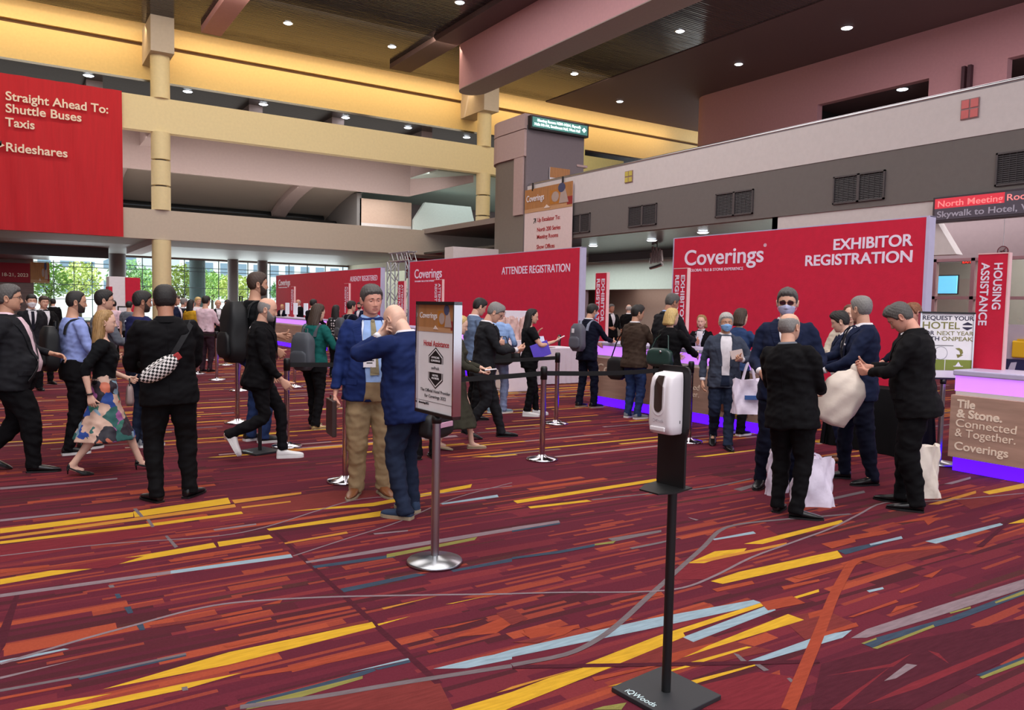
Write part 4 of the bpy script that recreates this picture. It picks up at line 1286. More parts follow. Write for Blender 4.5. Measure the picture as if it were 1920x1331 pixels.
wparent(MB().cyl((24, (q0.y + q1.y) / 2, q1.z - 0.05), (24, (q0.y + q1.y) / 2, 4.45), 0.02, n=8).build('hanger', M_BLKP), t)

# round no smoking sign, exit sign, projection screen in the office
p = on_x(1880, 471, 19.6)
t = thing('round_sign', 'small round no smoking sign hanging above the HOUSING blade', 'sign', p, 0)
R = 0.125
o = MB()
o.cyl((0, 0, 0), (0.02, 0, 0), R, n=32, slot=0).cyl((-0.004, 0, 0), (0.0, 0, 0), R * 0.82, n=32, slot=1)
o.box((-0.007, -R * 0.45, -0.012), (-0.004, R * 0.45, 0.012), 2)
o.prism([(-0.009, -R * 0.6, R * 0.5), (-0.009, -R * 0.5, R * 0.6), (-0.009, R * 0.6, -R * 0.5), (-0.009, R * 0.5, -R * 0.6)], (0.004, 0, 0), 0)
o.build('disc', [mat('prohibition_red', (110, 44, 60), 0.5), M_MAUVE, M_BLK], t)
MB().cyl((0.01, 0, R), (0.01, 0, 4.45 - p.z), 0.006, n=8).build('hanger', M_STEEL, t)
p = on_x(1813, 491, 22.2)
t = thing('exit_sign', 'small red lit exit sign inside the office window', 'sign', p, 0)
MB().box((0, -0.14, -0.05), (0.05, 0.14, 0.06), 0).build('box', mat('exit_box', (90, 40, 40), 0.5), t)
fit_text('lettering', 'EXIT', 0.24, mat('exit_glow', (255, 60, 40), 0.5, emit=(255, 50, 36), strength=2.2), t, frame((-0.004, 0.12, -0.035), **WALLX), 0.08, 'LEFT', 0.02)
MB().cyl((0.025, 0, 0.06), (0.025, 0, 4.45 - p.z), 0.008, n=8).build('hanger', M_STEEL, t)
a_, c_ = on_x(1744, 518, 23.2), on_x(1793, 550, 23.2)
t = thing('projection_screen', 'bright blue screen behind the office window', 'screen', (23.2, (a_.y + c_.y) / 2, 0), 0)
wparent(MB().box((23.2, c_.y, c_.z), (23.24, a_.y + 0.6, a_.z), 0).build('lit_surface', mat('blue_screen', (120, 205, 250), 0.5, emit=(110, 205, 255), strength=1.3)), t)
wparent(MB().box((23.24, c_.y - 0.03, c_.z - 0.03), (23.28, a_.y + 0.63, a_.z + 0.03), 0).box((23.26, a_.y - 0.1, 0), (23.3, a_.y, c_.z), 0).build('screen_frame', M_BLKP), t)

# board with a yellow case behind the right counter
X = 9.4
a_, c_ = on_x(1881, 608, X), on_x(1881, 700, X)
t = thing('display_board', 'grey board printed with a yellow case behind the right lit counter', 'display board', (X, 3.5, 0), 0)
wparent(MB().box((X, 2.6, 0.0), (X + 0.06, a_.y, a_.z), 0).build('board', mat('board_mauve', (176, 164, 172), 0.6)), t)
y0, z0 = on_x(1898, 670, X).y, on_x(1898, 670, X).z
wparent(MB().box((X - 0.03, y0 - 0.55, z0), (X, y0, z0 + 0.19), 0, 0.03).box((X - 0.025, y0 - 0.4, z0 + 0.19), (X - 0.005, y0 - 0.05, z0 + 0.21), 0).build('yellow_case_print', mat('case_yellow', (222, 176, 30), 0.5)), t)
z1 = on_x(1881, 672, X).z
wparent(MB().box((X - 0.01, 2.6, z1 - 0.14), (X, a_.y, z1), 0).build('navy_strip', mat('strip_navy', (40, 42, 74), 0.5)), t)
b = MB()
for k in range(5):
    y = a_.y - 0.08 - 0.2 * k
    b.prism([(X - 0.012, y, z1 - 0.13), (X - 0.012, y - 0.03, z1 - 0.04), (X - 0.012, y - 0.09, z1 - 0.03), (X - 0.012, y - 0.07, z1 - 0.13)], (0.004, 0, 0), k % 2)
wparent(b.build('printed_samples', [mat('sample_pale', (196, 190, 200), 0.5), mat('sample_steel', (110, 112, 140), 0.5)]), t)

# air grilles in the balcony face, glass squares, wall fixture
def grille(y0, y1, z0=4.62, z1=5.38):
    t = thing('air_grille', 'x', 'air grille', (19.2, (y0 + y1) / 2, z0), 0, 'air grilles in the balcony face')
    b = MB()
    for a, c in ((y0, (y0 + y1) / 2), ((y0 + y1) / 2, y1)):
        b.box((19.17, a, z0), (19.22, a + 0.04, z1), 0).box((19.17, c - 0.04, z0), (19.22, c, z1), 0).box((19.17, a, z0), (19.22, c, z0 + 0.04), 0).box((19.17, a, z1 - 0.04), (19.22, c, z1), 0)
    wparent(b.build('frame', mat('grille_frame', (84, 78, 80), 0.5)), t)
    b = MB().box((19.205, y0 + 0.02, z0 + 0.02), (19.215, y1 - 0.02, z1 - 0.02), 1)
    n = 14
    for k in range(n):
        z = z0 + 0.05 + (z1 - z0 - 0.1) * k / n
        b.add([(19.19, y0 + 0.04, z), (19.19, y1 - 0.04, z), (19.206, y1 - 0.04, z + 0.03), (19.206, y0 + 0.04, z + 0.03)], [(0, 1, 2, 3)], 0)
    for k in range(1, 10):
        y = y0 + (y1 - y0) * k / 10
        b.box((19.186, y - 0.006, z0 + 0.03), (19.19, y + 0.006, z1 - 0.03), 0)
    wparent(b.build('louvre', [mat('grille_slate', (64, 60, 64), 0.5), M_DARK]), t)
    return t


for (y1, y0), l in (((25.6, 24.35), 'dark air grille in the balcony face beside the escalator banner'), ((22.07, 20.57), 'dark air grille in the balcony face, second from the escalator banner'),
                    ((17.82, 16.3), 'dark air grille in the balcony face left of the white wall below'), ((13.52, 12.0), 'dark air grille in the balcony face above the EXHIBITOR lettering'),
                    ((9.28, 7.8), 'dark air grille in the balcony face above the Skywalk sign')):
    grille(y0, y1)['label'] = l
for y1, y0, z1, z0, m, l in ((10.14, 9.72, 6.76, 6.29, mat('coral_glass', (214, 110, 110), 0.3), 'square of four coral panes set in the white balcony parapet'),
                             (22.31, 21.88, 6.7, 6.27, mat('amber_glass', (200, 184, 90), 0.3), 'square of amber panes set in the white balcony parapet')):
    t = thing('glass_block_panel', l, 'glass panel', (19.2, (y0 + y1) / 2, z0), 0)
    b = MB()
    ym, zm = (y0 + y1) / 2, (z0 + z1) / 2
    b.box((19.17, y0, z0), (19.21, y1, z1), 0)
    wparent(b.build('frame', mat('pane_frame', (150, 120, 122), 0.5)), t)
    for a, c in ((y0, ym), (ym, y1)):
        for d, e in ((z0, zm), (zm, z1)):
            wparent(MB().box((19.155, a + 0.02, d + 0.02), (19.172, c - 0.02, e - 0.02), 0).build('pane', m), t)
p = on_x(1813, 150, 34.9)
t = thing('wall_fixture', 'dark twin-bar fixture on the rose upper wall', 'wall fixture', p, 0)
MB().box((-0.12, 0.06, -0.75), (0.1, 0.2, 0.6), 0).box((-0.12, -0.2, -0.75), (0.1, -0.06, 0.6), 0).box((-0.02, -0.25, -0.85), (0.1, 0.25, -0.75), 0).build('bars', mat('fixture_maroon', (70, 40, 50), 0.6), t)

# recessed downlights
LAB = 'recessed downlight glowing in the ceiling'
def downlight(p, label, r=0.2):
    t = thing('downlight', label, 'ceiling light', p, 0, 'recessed downlights')
    MB().lathe([(r, -0.02), (r * 1.2, -0.012), (r * 1.2, 0.01), (r, 0.01)], 24).build('trim_ring', M_STEEL, t)
    MB().lathe([(0.0, -0.05), (r * 0.8, -0.045), (r, -0.02), (r, 0.0), (0.0, 0.0)], 24).build('lens', M_LAMP, t)


for (px, py), z, r, l in [((540, 43), 14.5, .2, 'round downlight in the polished ceiling, left of the slim beam reflection'), ((735, 87), 14.5, .2, 'round downlight in the polished ceiling beside the flat brown beam'),
                          ((862, 4), 14.5, .2, 'round downlight cut by the top edge left of the rose beam'), ((1275, 58), 14.5, .2, 'brightest downlight right of the rose beam'), ((1077, 138), 14.5, .2, 'downlight just right of the rose beam'),
                          ((1162, 190), 14.46, .2, 'downlight near the golden fascia on the right'), ((1385, 120), 14.46, .2, 'pale green downlight in the brown soffit'), ((1588, 52), 14.46, .24, 'bright downlight in the brown soffit, upper right'),
                          ((352, 171), 11.9, .22, 'downlight above the upper bridge beside the left column'), ((494, 195), 11.9, .22, 'downlight above the upper bridge, second from the left column'), ((648, 220), 11.9, .22, 'downlight above the upper bridge, third from the left column'),
                          ((765, 239), 11.9, .22, 'downlight above the upper bridge, fourth from the left column'), ((875, 257), 11.9, .22, 'downlight above the upper bridge beside the right column'), ((166, 141), 11.9, .22, 'downlight above the top edge of the huge red banner'),
                          ((1692, 167), 12.35, .25, 'downlight inside the opening of the rose upper wall'), ((1112, 460), 4.45, .2, 'downlight below the balcony nearest the tower'), ((1222, 450), 4.45, .2, 'downlight below the balcony above the black script sign'),
                          ((1318, 435), 4.45, .2, 'downlight below the balcony just above the largest backdrop')]:
    downlight(gp(px, py, z), l, r)

# truss frame between the two farther backdrops
M_ALU = mat('truss_aluminium', (190, 192, 196), 0.35, 0.9)
t = thing('lighting_truss', 'aluminium lattice truss between two red backdrops', 'truss', (11.3, 25.3, 0), 0)
def lattice(p0, p1, u, v, n, name):
    b = MB()
    p0, p1, u, v = Vector(p0), Vector(p1), Vector(u), Vector(v)
    cs = [(a, c) for a in (-1, 1) for c in (-1, 1)]
    for a, c in cs:
        b.cyl(p0 + u * a + v * c, p1 + u * a + v * c, 0.025, n=8)
    for k in range(n):
        for fixed, mv in ((u, v), (v, u)):
            for s in (-1, 1):
                q0 = p0.lerp(p1, k / n) + fixed * s + mv * (1 if k % 2 else -1)
                q1 = p0.lerp(p1, (k + 1) / n) + fixed * s - mv * (1 if k % 2 else -1)
                b.cyl(q0, q1, 0.014, n=6)
    return wparent(b.build(name, M_ALU), t)
lattice((11.3, 25.5, 0), (11.3, 25.5, 3.1), (0.15, 0, 0), (0, 0.15, 0), 9, 'upright')
lattice((11.3, 25.5, 3.25), (11.3, 23.9, 3.25), (0.15, 0, 0), (0, 0, 0.15), 8, 'crossbar')
lattice((11.3, 24.0, 0), (11.3, 24.0, 3.1), (0.15, 0, 0), (0, 0.12, 0), 9, 'upright')
t = thing('drape_panel', 'black drape hanging behind the truss', 'drape', (14, 28, 0), 0)
v, f = cloth_grid(13.2, 15.6, 0.0, 2.1, 28, 0.06, 40, 6)
wparent(MB().add(v, f, 0, True).build('cloth', M_BELT), t)
wparent(MB().cyl((13.1, 28, 2.1), (15.7, 28, 2.1), 0.02, n=8).cyl((13.1, 28, 0), (13.1, 28, 2.1), 0.02, n=8).cyl((15.7, 28, 0), (15.7, 28, 2.1), 0.02, n=8).build('pipe_frame', M_ALU), t)
# red sign peeping above the middle backdrop
a_, c_ = on_y(762, 482, 43.3), on_y(830, 524, 43.3)
t = thing('wall_banner', 'dark red banner high behind the truss', 'banner', ((a_.x + c_.x) / 2, 43.4, c_.z), 0)
wparent(MB().box((a_.x, 43.35, c_.z), (c_.x, 43.4, a_.z), 0).build('cloth', mat('dusky_red_cloth', (170, 40, 62), 0.7)), t)
world_text('lettering', 'Coverings', (a_.x + 1.1, 43.34, a_.z - 0.34), 0.9, 0.16, M_LET, t, WALLY)

# registration desk with cloth, carton, bags and screens
t = thing('cloth_table', 'table under a white pleated cloth at the foot of the middle backdrop', 'table', (9.6, 13.6, 0), 0)
b = MB()
n = 120
def per(k, z):
    u = k / n * 4
    s, w = int(u), u - int(u)
    x0, x1, y0, y1 = 9.15, 10.3, 13.2, 14.1
    c = [(x0, y0), (x1, y0), (x1, y1), (x0, y1)][s % 4]
    d = [(x1, y0), (x1, y1), (x0, y1), (x0, y0)][s % 4]
    x, y = c[0] + (d[0] - c[0]) * w, c[1] + (d[1] - c[1]) * w
    g = 0.02 * math.sin(k * 1.9) * (0.75 - z) / 0.75
    m = Vector((x - 9.72, y - 13.65, 0)).normalized()
    return (x + m.x * (g + 0.03 * (0.75 - z)), y + m.y * (g + 0.03 * (0.75 - z)), z)
b.loft([[per(k, z) for k in range(n)] for z in (0.01, 0.25, 0.5, 0.74, 0.755)])
wparent(b.build('tablecloth', mat('white_linen', (212, 204, 216), 0.8)), t)
q = MB()
for x in (9.3, 10.15):
    for y in (13.3, 14.0):
        q.cyl((x, y, 0), (x, y, 0.74), 0.02, n=8)
wparent(q.build('leg_frame', M_STEEL), t)
t = thing('laptop', 'white laptop open on the clothed table', 'laptop', (9.55, 13.45, 0.755), math.radians(30))
MB().box((-0.16, -0.11, 0), (0.16, 0.11, 0.015), 0, 0.004).build('keyboard_base', M_SATIN, t)
MB().prism([(-0.16, 0.11, 0.012), (0.16, 0.11, 0.012), (0.16, 0.18, 0.24), (-0.16, 0.18, 0.24)], (0, 0.01, 0.0)).build('screen', mat('screen_pale', (205, 210, 235), 0.4, emit=(205, 210, 240), strength=0.3), t)
t = thing('white_cabinet', 'white boxy cabinet behind the woman with long dark hair', 'cabinet', (8.1, 12.55, 0), 0)
wparent(MB().box((7.8, 12.3, 0.0), (8.5, 13.0, 0.98), 0, 0.008).build('body', M_WHT), t)
wparent(MB().box((7.785, 12.34, 0.05), (7.8, 12.96, 0.94), 0, 0.004).build('door', mat('cabinet_cream', (226, 214, 210), 0.5)), t)
t = thing('monitor', 'white backed monitor standing on the white cabinet', 'monitor', (8.36, 12.84, 0.98), math.radians(-30))
MB().box((-0.25, -0.015, 0.22), (0.25, 0.015, 0.56), 0, 0.006).build('screen', mat('monitor_white', (224, 218, 230), 0.45), t)
MB().box((-0.1, -0.08, 0), (0.1, 0.08, 0.012), 0).box((-0.02, -0.01, 0), (0.02, 0.01, 0.3), 0).build('foot', M_WHT, t)
def tote(name, label, loc, rz, w, d, h, m, handles=True, squash=0.0, loop=0.28, group=None):
    t = thing(name, label, 'bag', loc, rz, group)
    r = random.Random(hash(label) % 1000 if False else len(label) * 7 + int(w * 100))
    ph = [r.uniform(0, 6.28) for _ in range(6)]
    rings = []
    N = 48
    for i in range(13):
        z = h * i / 12
        s = i / 12
        ring = []
        for k in range(N):
            a = 2 * math.pi * k / N
            c, sn = math.cos(a), math.sin(a)
            ex = 0.45 + 0.25 * s
            x = math.copysign(abs(c) ** ex, c) * w / 2 * (1 - 0.06 * s)
            y = math.copysign(abs(sn) ** ex, sn) * d / 2 * (1 - 0.62 * s)
            wr = 0.012 * (math.sin(3 * a + ph[0] + 5 * s) + 0.7 * math.sin(7 * a + ph[1] - 9 * s) + 0.5 * math.sin(11 * a + ph[2] + 14 * s))
            ring.append((x + wr * c, y + wr * sn * 1.2, z + 0.012 * math.sin(2 * a + ph[3]) * s + (0.01 * math.sin(5 * a + ph[4]) if i == 12 else 0)))
        rings.append(ring)
    MB().loft(rings).build('bag_body', m, t)
    if handles:
        for s in (-1, 1):
            pts = [(-w * 0.2 + w * 0.4 * k / 12, s * d * 0.12, h - 0.02 + loop * math.sin(math.pi * k / 12)) for k in range(13)]
            b = MB()
            rr = []
            for x, y, z in pts:
                rr.append([(x - 0.012, y - 0.002, z), (x + 0.012, y - 0.002, z), (x + 0.012, y + 0.002, z), (x - 0.012, y + 0.002, z)])
            b.loft(rr, 0, False).build('handle', m, t)
    return t


M_TOTE = mat('white_tote_cotton', (226, 214, 232), 0.8, bump=0.5, bscale=12)
M_TOTE2 = mat('cream_tote_cotton', (226, 212, 200), 0.8, bump=0.5, bscale=12)
for k, (dx, dy, l) in enumerate(((-0.01, -0.04, 'pink-white tote bag on the cabinet, right of the heap'), (0.31, -0.02, 'pink-white tote bag on the cabinet, back of the heap'), (-0.01, 0.28, 'pink-white tote bag on the cabinet, left of the heap'))):
    tote('tote_bag', l, (8.0 + dx, 12.5 + dy, 0.98), 0.15 * k, 0.28, 0.2, 0.42, mat('rosy_tote', (214, 180, 172), 0.8, var=0.25, bump=0.6, bscale=14), True, 0, 0.06, 'tote bags heaped on the cabinet')

# red and white kiosk by the far glass
a_ = on_y(236, 560, 36.0)
t = thing('information_kiosk', 'red and white column kiosk in front of the far windows', 'kiosk', (a_.x, 36.4, 0), 0)
wparent(MB().box((a_.x - 0.62, 36.0, 0), (a_.x, 37.2, 2.52), 0, 0.01).build('white_face', M_WHT), t)
wparent(MB().box((a_.x - 0.02, 35.97, 0), (a_.x + 0.55, 37.23, 2.5), 0).build('red_face', M_RED), t)
wparent(MB().box((a_.x - 0.64, 35.98, 0), (a_.x - 0.5, 37.22, 2.1), 0).build('red_strip', M_RED), t)

# banner with the next dates on the brown lobby wall
a_, c_ = on_y(56, 494, 57.4), on_y(56, 530, 57.4)
t = thing('wall_banner', 'wine red banner announcing the 2023 dates on the far lobby wall', 'banner', (a_.x - 2, 57.4, c_.z), 0)
wparent(MB().box((a_.x - 6, 57.3, c_.z), (a_.x, 57.36, a_.z), 0).build('cloth', mat('wine_red_cloth', (150, 18, 40), 0.7)), t)
q = on_y(53, 519, 57.3)
world_text('lettering', 'April 18-21, 2023', (q.x - 2.1, 57.28, q.z), 2.1, 0.22, M_LETC, t, WALLY, bold=0.01)
world_text('lettering', 'g', (q.x - 1.95, 57.28, q.z + 0.45), 0.14, 0.22, M_LETC, t, WALLY, bold=0.01)
d_ = on_y(93, 528, 57.4)
sc = wood_scene(None, a_.x + 0.02, d_.x, c_.z, a_.z + 0.1, 57.36, 8.0)
wparent(sc.build('tile_print', PRINT), t)

# small framed placard in the crowd
p = on_y(233, 590, 24)
t = thing('placard_stand', 'small white placard in a black frame beside the navy jacket', 'sign', (p.x, 24, 0), math.radians(-10))
MB().cyl((0, 0, 0), (0, 0, p.z - 0.2), 0.02, n=10).lathe([(0, 0), (0.16, 0), (0.16, 0.02), (0, 0.02)], 20).build('stand', M_BLKP, t)
MB().box((-0.17, -0.02, p.z - 0.24), (0.17, 0.02, p.z + 0.24), 0, 0.02).build('frame', M_BLKP, t)
MB().box((-0.13, -0.025, p.z - 0.2), (0.13, -0.015, p.z + 0.2), 0).box((-0.04, -0.028, p.z - 0.06), (0.04, -0.02, p.z + 0.08), 1).build('card', [M_WHT, M_BLK], t)


# ------------------------------------------------------------------ outside the glass: trees and buildings
M_BARK = mat('bark', (96, 84, 70), 0.9)
M_LEAF = [mat('leaf_a', (170, 204, 120), 0.7, var=0.3), mat('leaf_b', (204, 218, 130), 0.7, var=0.3), mat('leaf_c', (136, 180, 120), 0.7, var=0.3)]


def tree(x, y, h, label, k):
    r = random.Random(k * 31 + 5)
    t = thing('tree', label, 'tree', (x, y, 0), r.uniform(0, 6), 'trees outside the glass')
    b = MB().cyl((0, 0, -0.03), (0.05, 0, h * 0.45), 0.14, 0.1, n=10)
    for i in range(5):
        a = i * 1.3
        b.cyl((0.05, 0, h * (0.35 + 0.03 * i)), (math.cos(a) * h * 0.22, math.sin(a) * h * 0.22, h * 0.72), 0.06, 0.02, n=6)
    b.build('trunk', M_BARK, t)
    v, f = [], []
    for i in range(900):
        while True:
            p = Vector((r.uniform(-1, 1), r.uniform(-1, 1), r.uniform(-1, 1)))
            if 0.25 < p.length < 1:
                break
        c = Vector((p.x * h * 0.36, p.y * h * 0.36, h * 0.68 + p.z * h * 0.32))
        a = Vector((r.uniform(-1, 1), r.uniform(-1, 1), r.uniform(-1, 1))).normalized()
        d = a.orthogonal().normalized()
        s = r.uniform(0.1, 0.22)
        o = len(v)
        v += [(c + a * s)[:], (c + d * s * 0.5)[:], (c - a * s)[:], (c - d * s * 0.5)[:]]
        f.append((o, o + 1, o + 2, o + 3))
    MB().add(v, f).build('crown', M_LEAF[k % 3], t)


for k, (px, y, h, l) in enumerate(((95, 66, 4.6, 'small tree outside the glass at far left'), (150, 70, 5.0, 'tree outside the glass behind the coral reflection'), (243, 67, 5.2, 'green tree outside the glass left of the round column'),
                                   (268, 72, 4.6, 'tree outside the glass hidden partly by the round column'), (345, 65, 4.9, 'pale green tree outside the glass right of the round column'), (376, 80, 5.4, 'tree outside the glass before the outdoor column'),
                                   (398, 78, 4.8, 'tree outside the glass between the two dark piers'), (440, 70, 4.4, 'tree outside the glass right of the dark pier'), (535, 72, 4.2, 'tree outside the glass left of the farthest red backdrop'))):
    tree(on_y(px, 560, y).x, y, h * 0.9, l, k)
for k, (x, y, w, h, l) in enumerate(((3, 112, 22, 15, 'white office block beyond the trees on the left'), (32, 120, 24, 14, 'white office block beyond the trees on the right'))):
    t = thing('office_building', l, 'building', (x, y, -0.02), 0, 'buildings outside the glass')
    MB().box((-w / 2, 0, 0), (w / 2, 8, h), 0).build('facade', mat('white_render', (226, 228, 228), 0.8), t)
    for j in range(4):
        b = MB()
        for i in range(int(w / 2.4)):
            b.box((-w / 2 + 0.8 + 2.4 * i, -0.05, 2.2 + 3.2 * j), (-w / 2 + 2.2 + 2.4 * i, 0.05, 3.9 + 3.2 * j), 0)
        b.build('window_row', mat('sky_window', (130, 150, 170), 0.2), t)


# ================================================================== people
TMP = bpy.data.scenes.new('workshop')


def remesh(v, f, voxel, smooth=3, fac=0.5):
    """fuse overlapping closed shapes into one continuous skin; returns vertices, faces"""
    me = bpy.data.meshes.new('w')
    me.from_pydata([tuple(p) for p in v], [], f)
    bm = bmesh.new()
    bm.from_mesh(me)
    bmesh.ops.recalc_face_normals(bm, faces=bm.faces)
    bm.to_mesh(me)
    bm.free()
    o = bpy.data.objects.new('w', me)
    TMP.collection.objects.link(o)
    m = o.modifiers.new('r', 'REMESH')
    m.mode = 'VOXEL'
    m.voxel_size = voxel
    if smooth:
        s = o.modifiers.new('s', 'SMOOTH')
        s.factor = fac
        s.iterations = smooth
    with bpy.context.temp_override(scene=TMP, view_layer=TMP.view_layers[0]):
        dg = bpy.context.evaluated_depsgraph_get()
    ev = o.evaluated_get(dg)
    out = bpy.data.meshes.new_from_object(ev, depsgraph=dg)
    n = len(out.vertices)
    co = np.empty(n * 3, 'f')
    out.vertices.foreach_get('co', co)
    nm = np.empty(n * 3, 'f')
    out.vertices.foreach_get('normal', nm)
    faces = [tuple(p.vertices) for p in out.polygons]
    bpy.data.objects.remove(o)
    bpy.data.meshes.remove(me)
    bpy.data.meshes.remove(out)
    return co.reshape(-1, 3), nm.reshape(-1, 3), faces


_rs = np.random.RandomState(3)
_K = _rs.normal(size=(10, 3))
_K /= np.linalg.norm(_K, axis=1)[:, None]
_PH = _rs.uniform(0, 6.28, 10)


def wrinkle(co, nm, amp, freq=22.0, seed=0.0):
    """soft cloth folds: warped waves along the surface normals"""
    w = co * np.array([0.75, 0.75, 1.2])
    q = w + 0.035 * np.sin(w[:, [1, 2, 0]] * 9 + seed) + 0.012 * np.sin(w[:, [2, 0, 1]] * 23 + seed)
    h = np.zeros(len(co))
    for i in range(10):
        fr = freq * (0.6 + 0.16 * i)
        h += (1.32 - 2 * np.abs(np.sin(q @ _K[i] * fr + _PH[i] + seed * (i + 1)))) / (1 + 0.25 * i)
    g = np.zeros(len(co))
    q2 = co * np.array([0.9, 0.9, 1.5]) + 0.03 * np.sin(co[:, [2, 0, 1]] * 17 + seed * 2)
    for i in range(6):
        g += np.maximum(0, np.abs(np.sin(q2 @ _K[i + 3] * freq * (1.5 + 0.3 * i) + _PH[i] * 2 + seed * (i + 2))) - 0.35)
    return co + nm * (amp * (h / 2.0 - 0.30 * (g - 1.9)))[:, None]


def mesh_obj(name, v, f, mats, parent, slots=None, smooth=True):
    me = bpy.data.meshes.new(name)
    me.from_pydata([tuple(map(float, p)) for p in v], [], f)
    for m in (mats if isinstance(mats, (list, tuple)) else [mats]):
        me.materials.append(m)
    if slots is not None:
        me.polygons.foreach_set('material_index', slots)
    me.polygons.foreach_set('use_smooth', [smooth] * len(f))
    me.update()
    o = bpy.data.objects.new(name, me)
    COL.objects.link(o)
    o.parent = parent
    return o


# ------------------------------------------------------------------ head
HZ = [(0.116, 0.004, 0.004, -0.006), (0.113, 0.024, 0.028, -0.036), (0.104, 0.043, 0.050, -0.062), (0.088, 0.058, 0.068, -0.080), (0.066, 0.068, 0.081, -0.093), (0.040, 0.0735, 0.0885, -0.099),
      (0.015, 0.0755, 0.0905, -0.100), (-0.006, 0.0750, 0.0855, -0.098), (-0.030, 0.0725, 0.0850, -0.088), (-0.052, 0.0680, 0.0850, -0.070), (-0.070, 0.0625, 0.0845, -0.052),
      (-0.086, 0.0550, 0.0820, -0.040), (-0.100, 0.0440, 0.0780, -0.028), (-0.110, 0.0310, 0.0680, -0.016), (-0.116, 0.0150, 0.0480, 0.004), (-0.118, 0.003, 0.0250, 0.018)]
_hz = np.array(HZ)


def head_point(a, z, feat=1.0, fat=0.0):
    """surface of the head: azimuth a from straight ahead (to the person's right), height z; numpy arrays"""
    zz = -z
    hw = np.interp(zz, -_hz[:, 0], _hz[:, 1])
    yf = np.interp(zz, -_hz[:, 0], _hz[:, 2])
    yb = np.interp(zz, -_hz[:, 0], _hz[:, 3])
    lower = np.clip((-z - 0.01) / 0.09, 0, 1)
    hw = hw * (1 + fat * (0.05 + 0.22 * lower))
    cy = (yf * 0.28 + yb * 0.72) * 0 + np.where(True, -0.008, 0) + lower * 0.015
    cy = np.clip(cy, yb + 0.003, yf - 0.003)
    ca, sa = np.cos(a), np.sin(a)
    ex = 2.35
    ry = np.where(ca >= 0, yf - cy, cy - yb)
    r = (np.abs(sa) ** ex / np.maximum(hw, 1e-4) ** ex + np.abs(ca) ** ex / np.maximum(ry, 1e-4) ** ex) ** (-1 / ex)
    x, y = r * sa, cy + r * ca
    front = np.clip(ca, 0, 1) ** 0.5

    def g(v, s):
        return np.exp(-(v / s) ** 2)
    ax = np.abs(x)
    # nose, sockets, brow, cheeks, mouth, chin
    prof = np.interp(zz, [-0.022, -0.012, 0.0, 0.020, 0.036, 0.043, 0.050], [0, 0.002, 0.007, 0.017, 0.023, 0.018, 0.0])
    wid = np.interp(zz, [-0.02, 0.01, 0.03, 0.042], [0.007, 0.008, 0.012, 0.016])
    d = prof * g(x, wid)
    d += -0.0125 * g(ax - 0.031, 0.016) * g(z - 0.002, 0.012)
    d += 0.0042 * g(ax - 0.028, 0.024) * g(z - 0.021, 0.009)
    d += 0.0045 * g(ax - 0.046, 0.018) * g(z + 0.028, 0.018)
    d += 0.0036 * g(x, 0.021) * g(z + 0.0625, 0.0060) + 0.0040 * g(x, 0.018) * g(z + 0.0755, 0.0065) - 0.0045 * g(x, 0.025) * g(z + 0.0692, 0.0028)
    d += -0.003 * g(x, 0.012) * g(z + 0.053, 0.006) - 0.004 * g(x, 0.02) * g(z + 0.087, 0.006) + 0.0055 * g(x, 0.018) * g(z + 0.101, 0.010)
    y = y + d * front * feat
    return x, y


def head_grid(na=88, nz=58, feat=1.0, fat=0.0):
    t = np.linspace(0, 1, nz)
    z = 0.116 - 0.234 * (0.5 - 0.5 * np.cos(np.pi * (0.04 + 0.92 * t))) / 1.0
    z = np.interp(t, [0, 0.06, 0.25, 0.9, 1], [0.116, 0.110, 0.07, -0.108, -0.118])
    u = np.linspace(-1, 1, na, endpoint=False)
    a = np.pi * (0.62 * u + 0.38 * u ** 3)          # denser in front
    A, Z = np.meshgrid(a, z)
    X, Y = head_point(A, Z, feat, fat)
    V = np.stack([X, Y, Z], -1)
    return A, Z, V


def grid_faces(nz, na):
    f = []
    for i in range(nz - 1):
        for j in range(na):
            k = (j + 1) % na
            f.append((i * na + j, (i + 1) * na + j, (i + 1) * na + k, i * na + k))
    return f


def sph(c, r, n=12, m=8):
    v, f = [], []
    r = (r, r, r) if isinstance(r, (int, float)) else r
    for i in range(m + 1):
        t = math.pi * (0.03 + 0.94 * i / m)
        for j in range(n):
            p = 2 * math.pi * j / n
            v.append((c[0] + r[0] * math.sin(t) * math.cos(p), c[1] + r[1] * math.sin(t) * math.sin(p), c[2] + r[2] * math.cos(t)))
    for i in range(m):
        for j in range(n):
            k = (j + 1) % n
            f.append((i * n + j, (i + 1) * n + j, (i + 1) * n + k, i * n + k))
    f.append(tuple(range(n)))
    f.append(tuple(reversed(range(m * n, m * n + n))))
    return v, f


_hc = {}


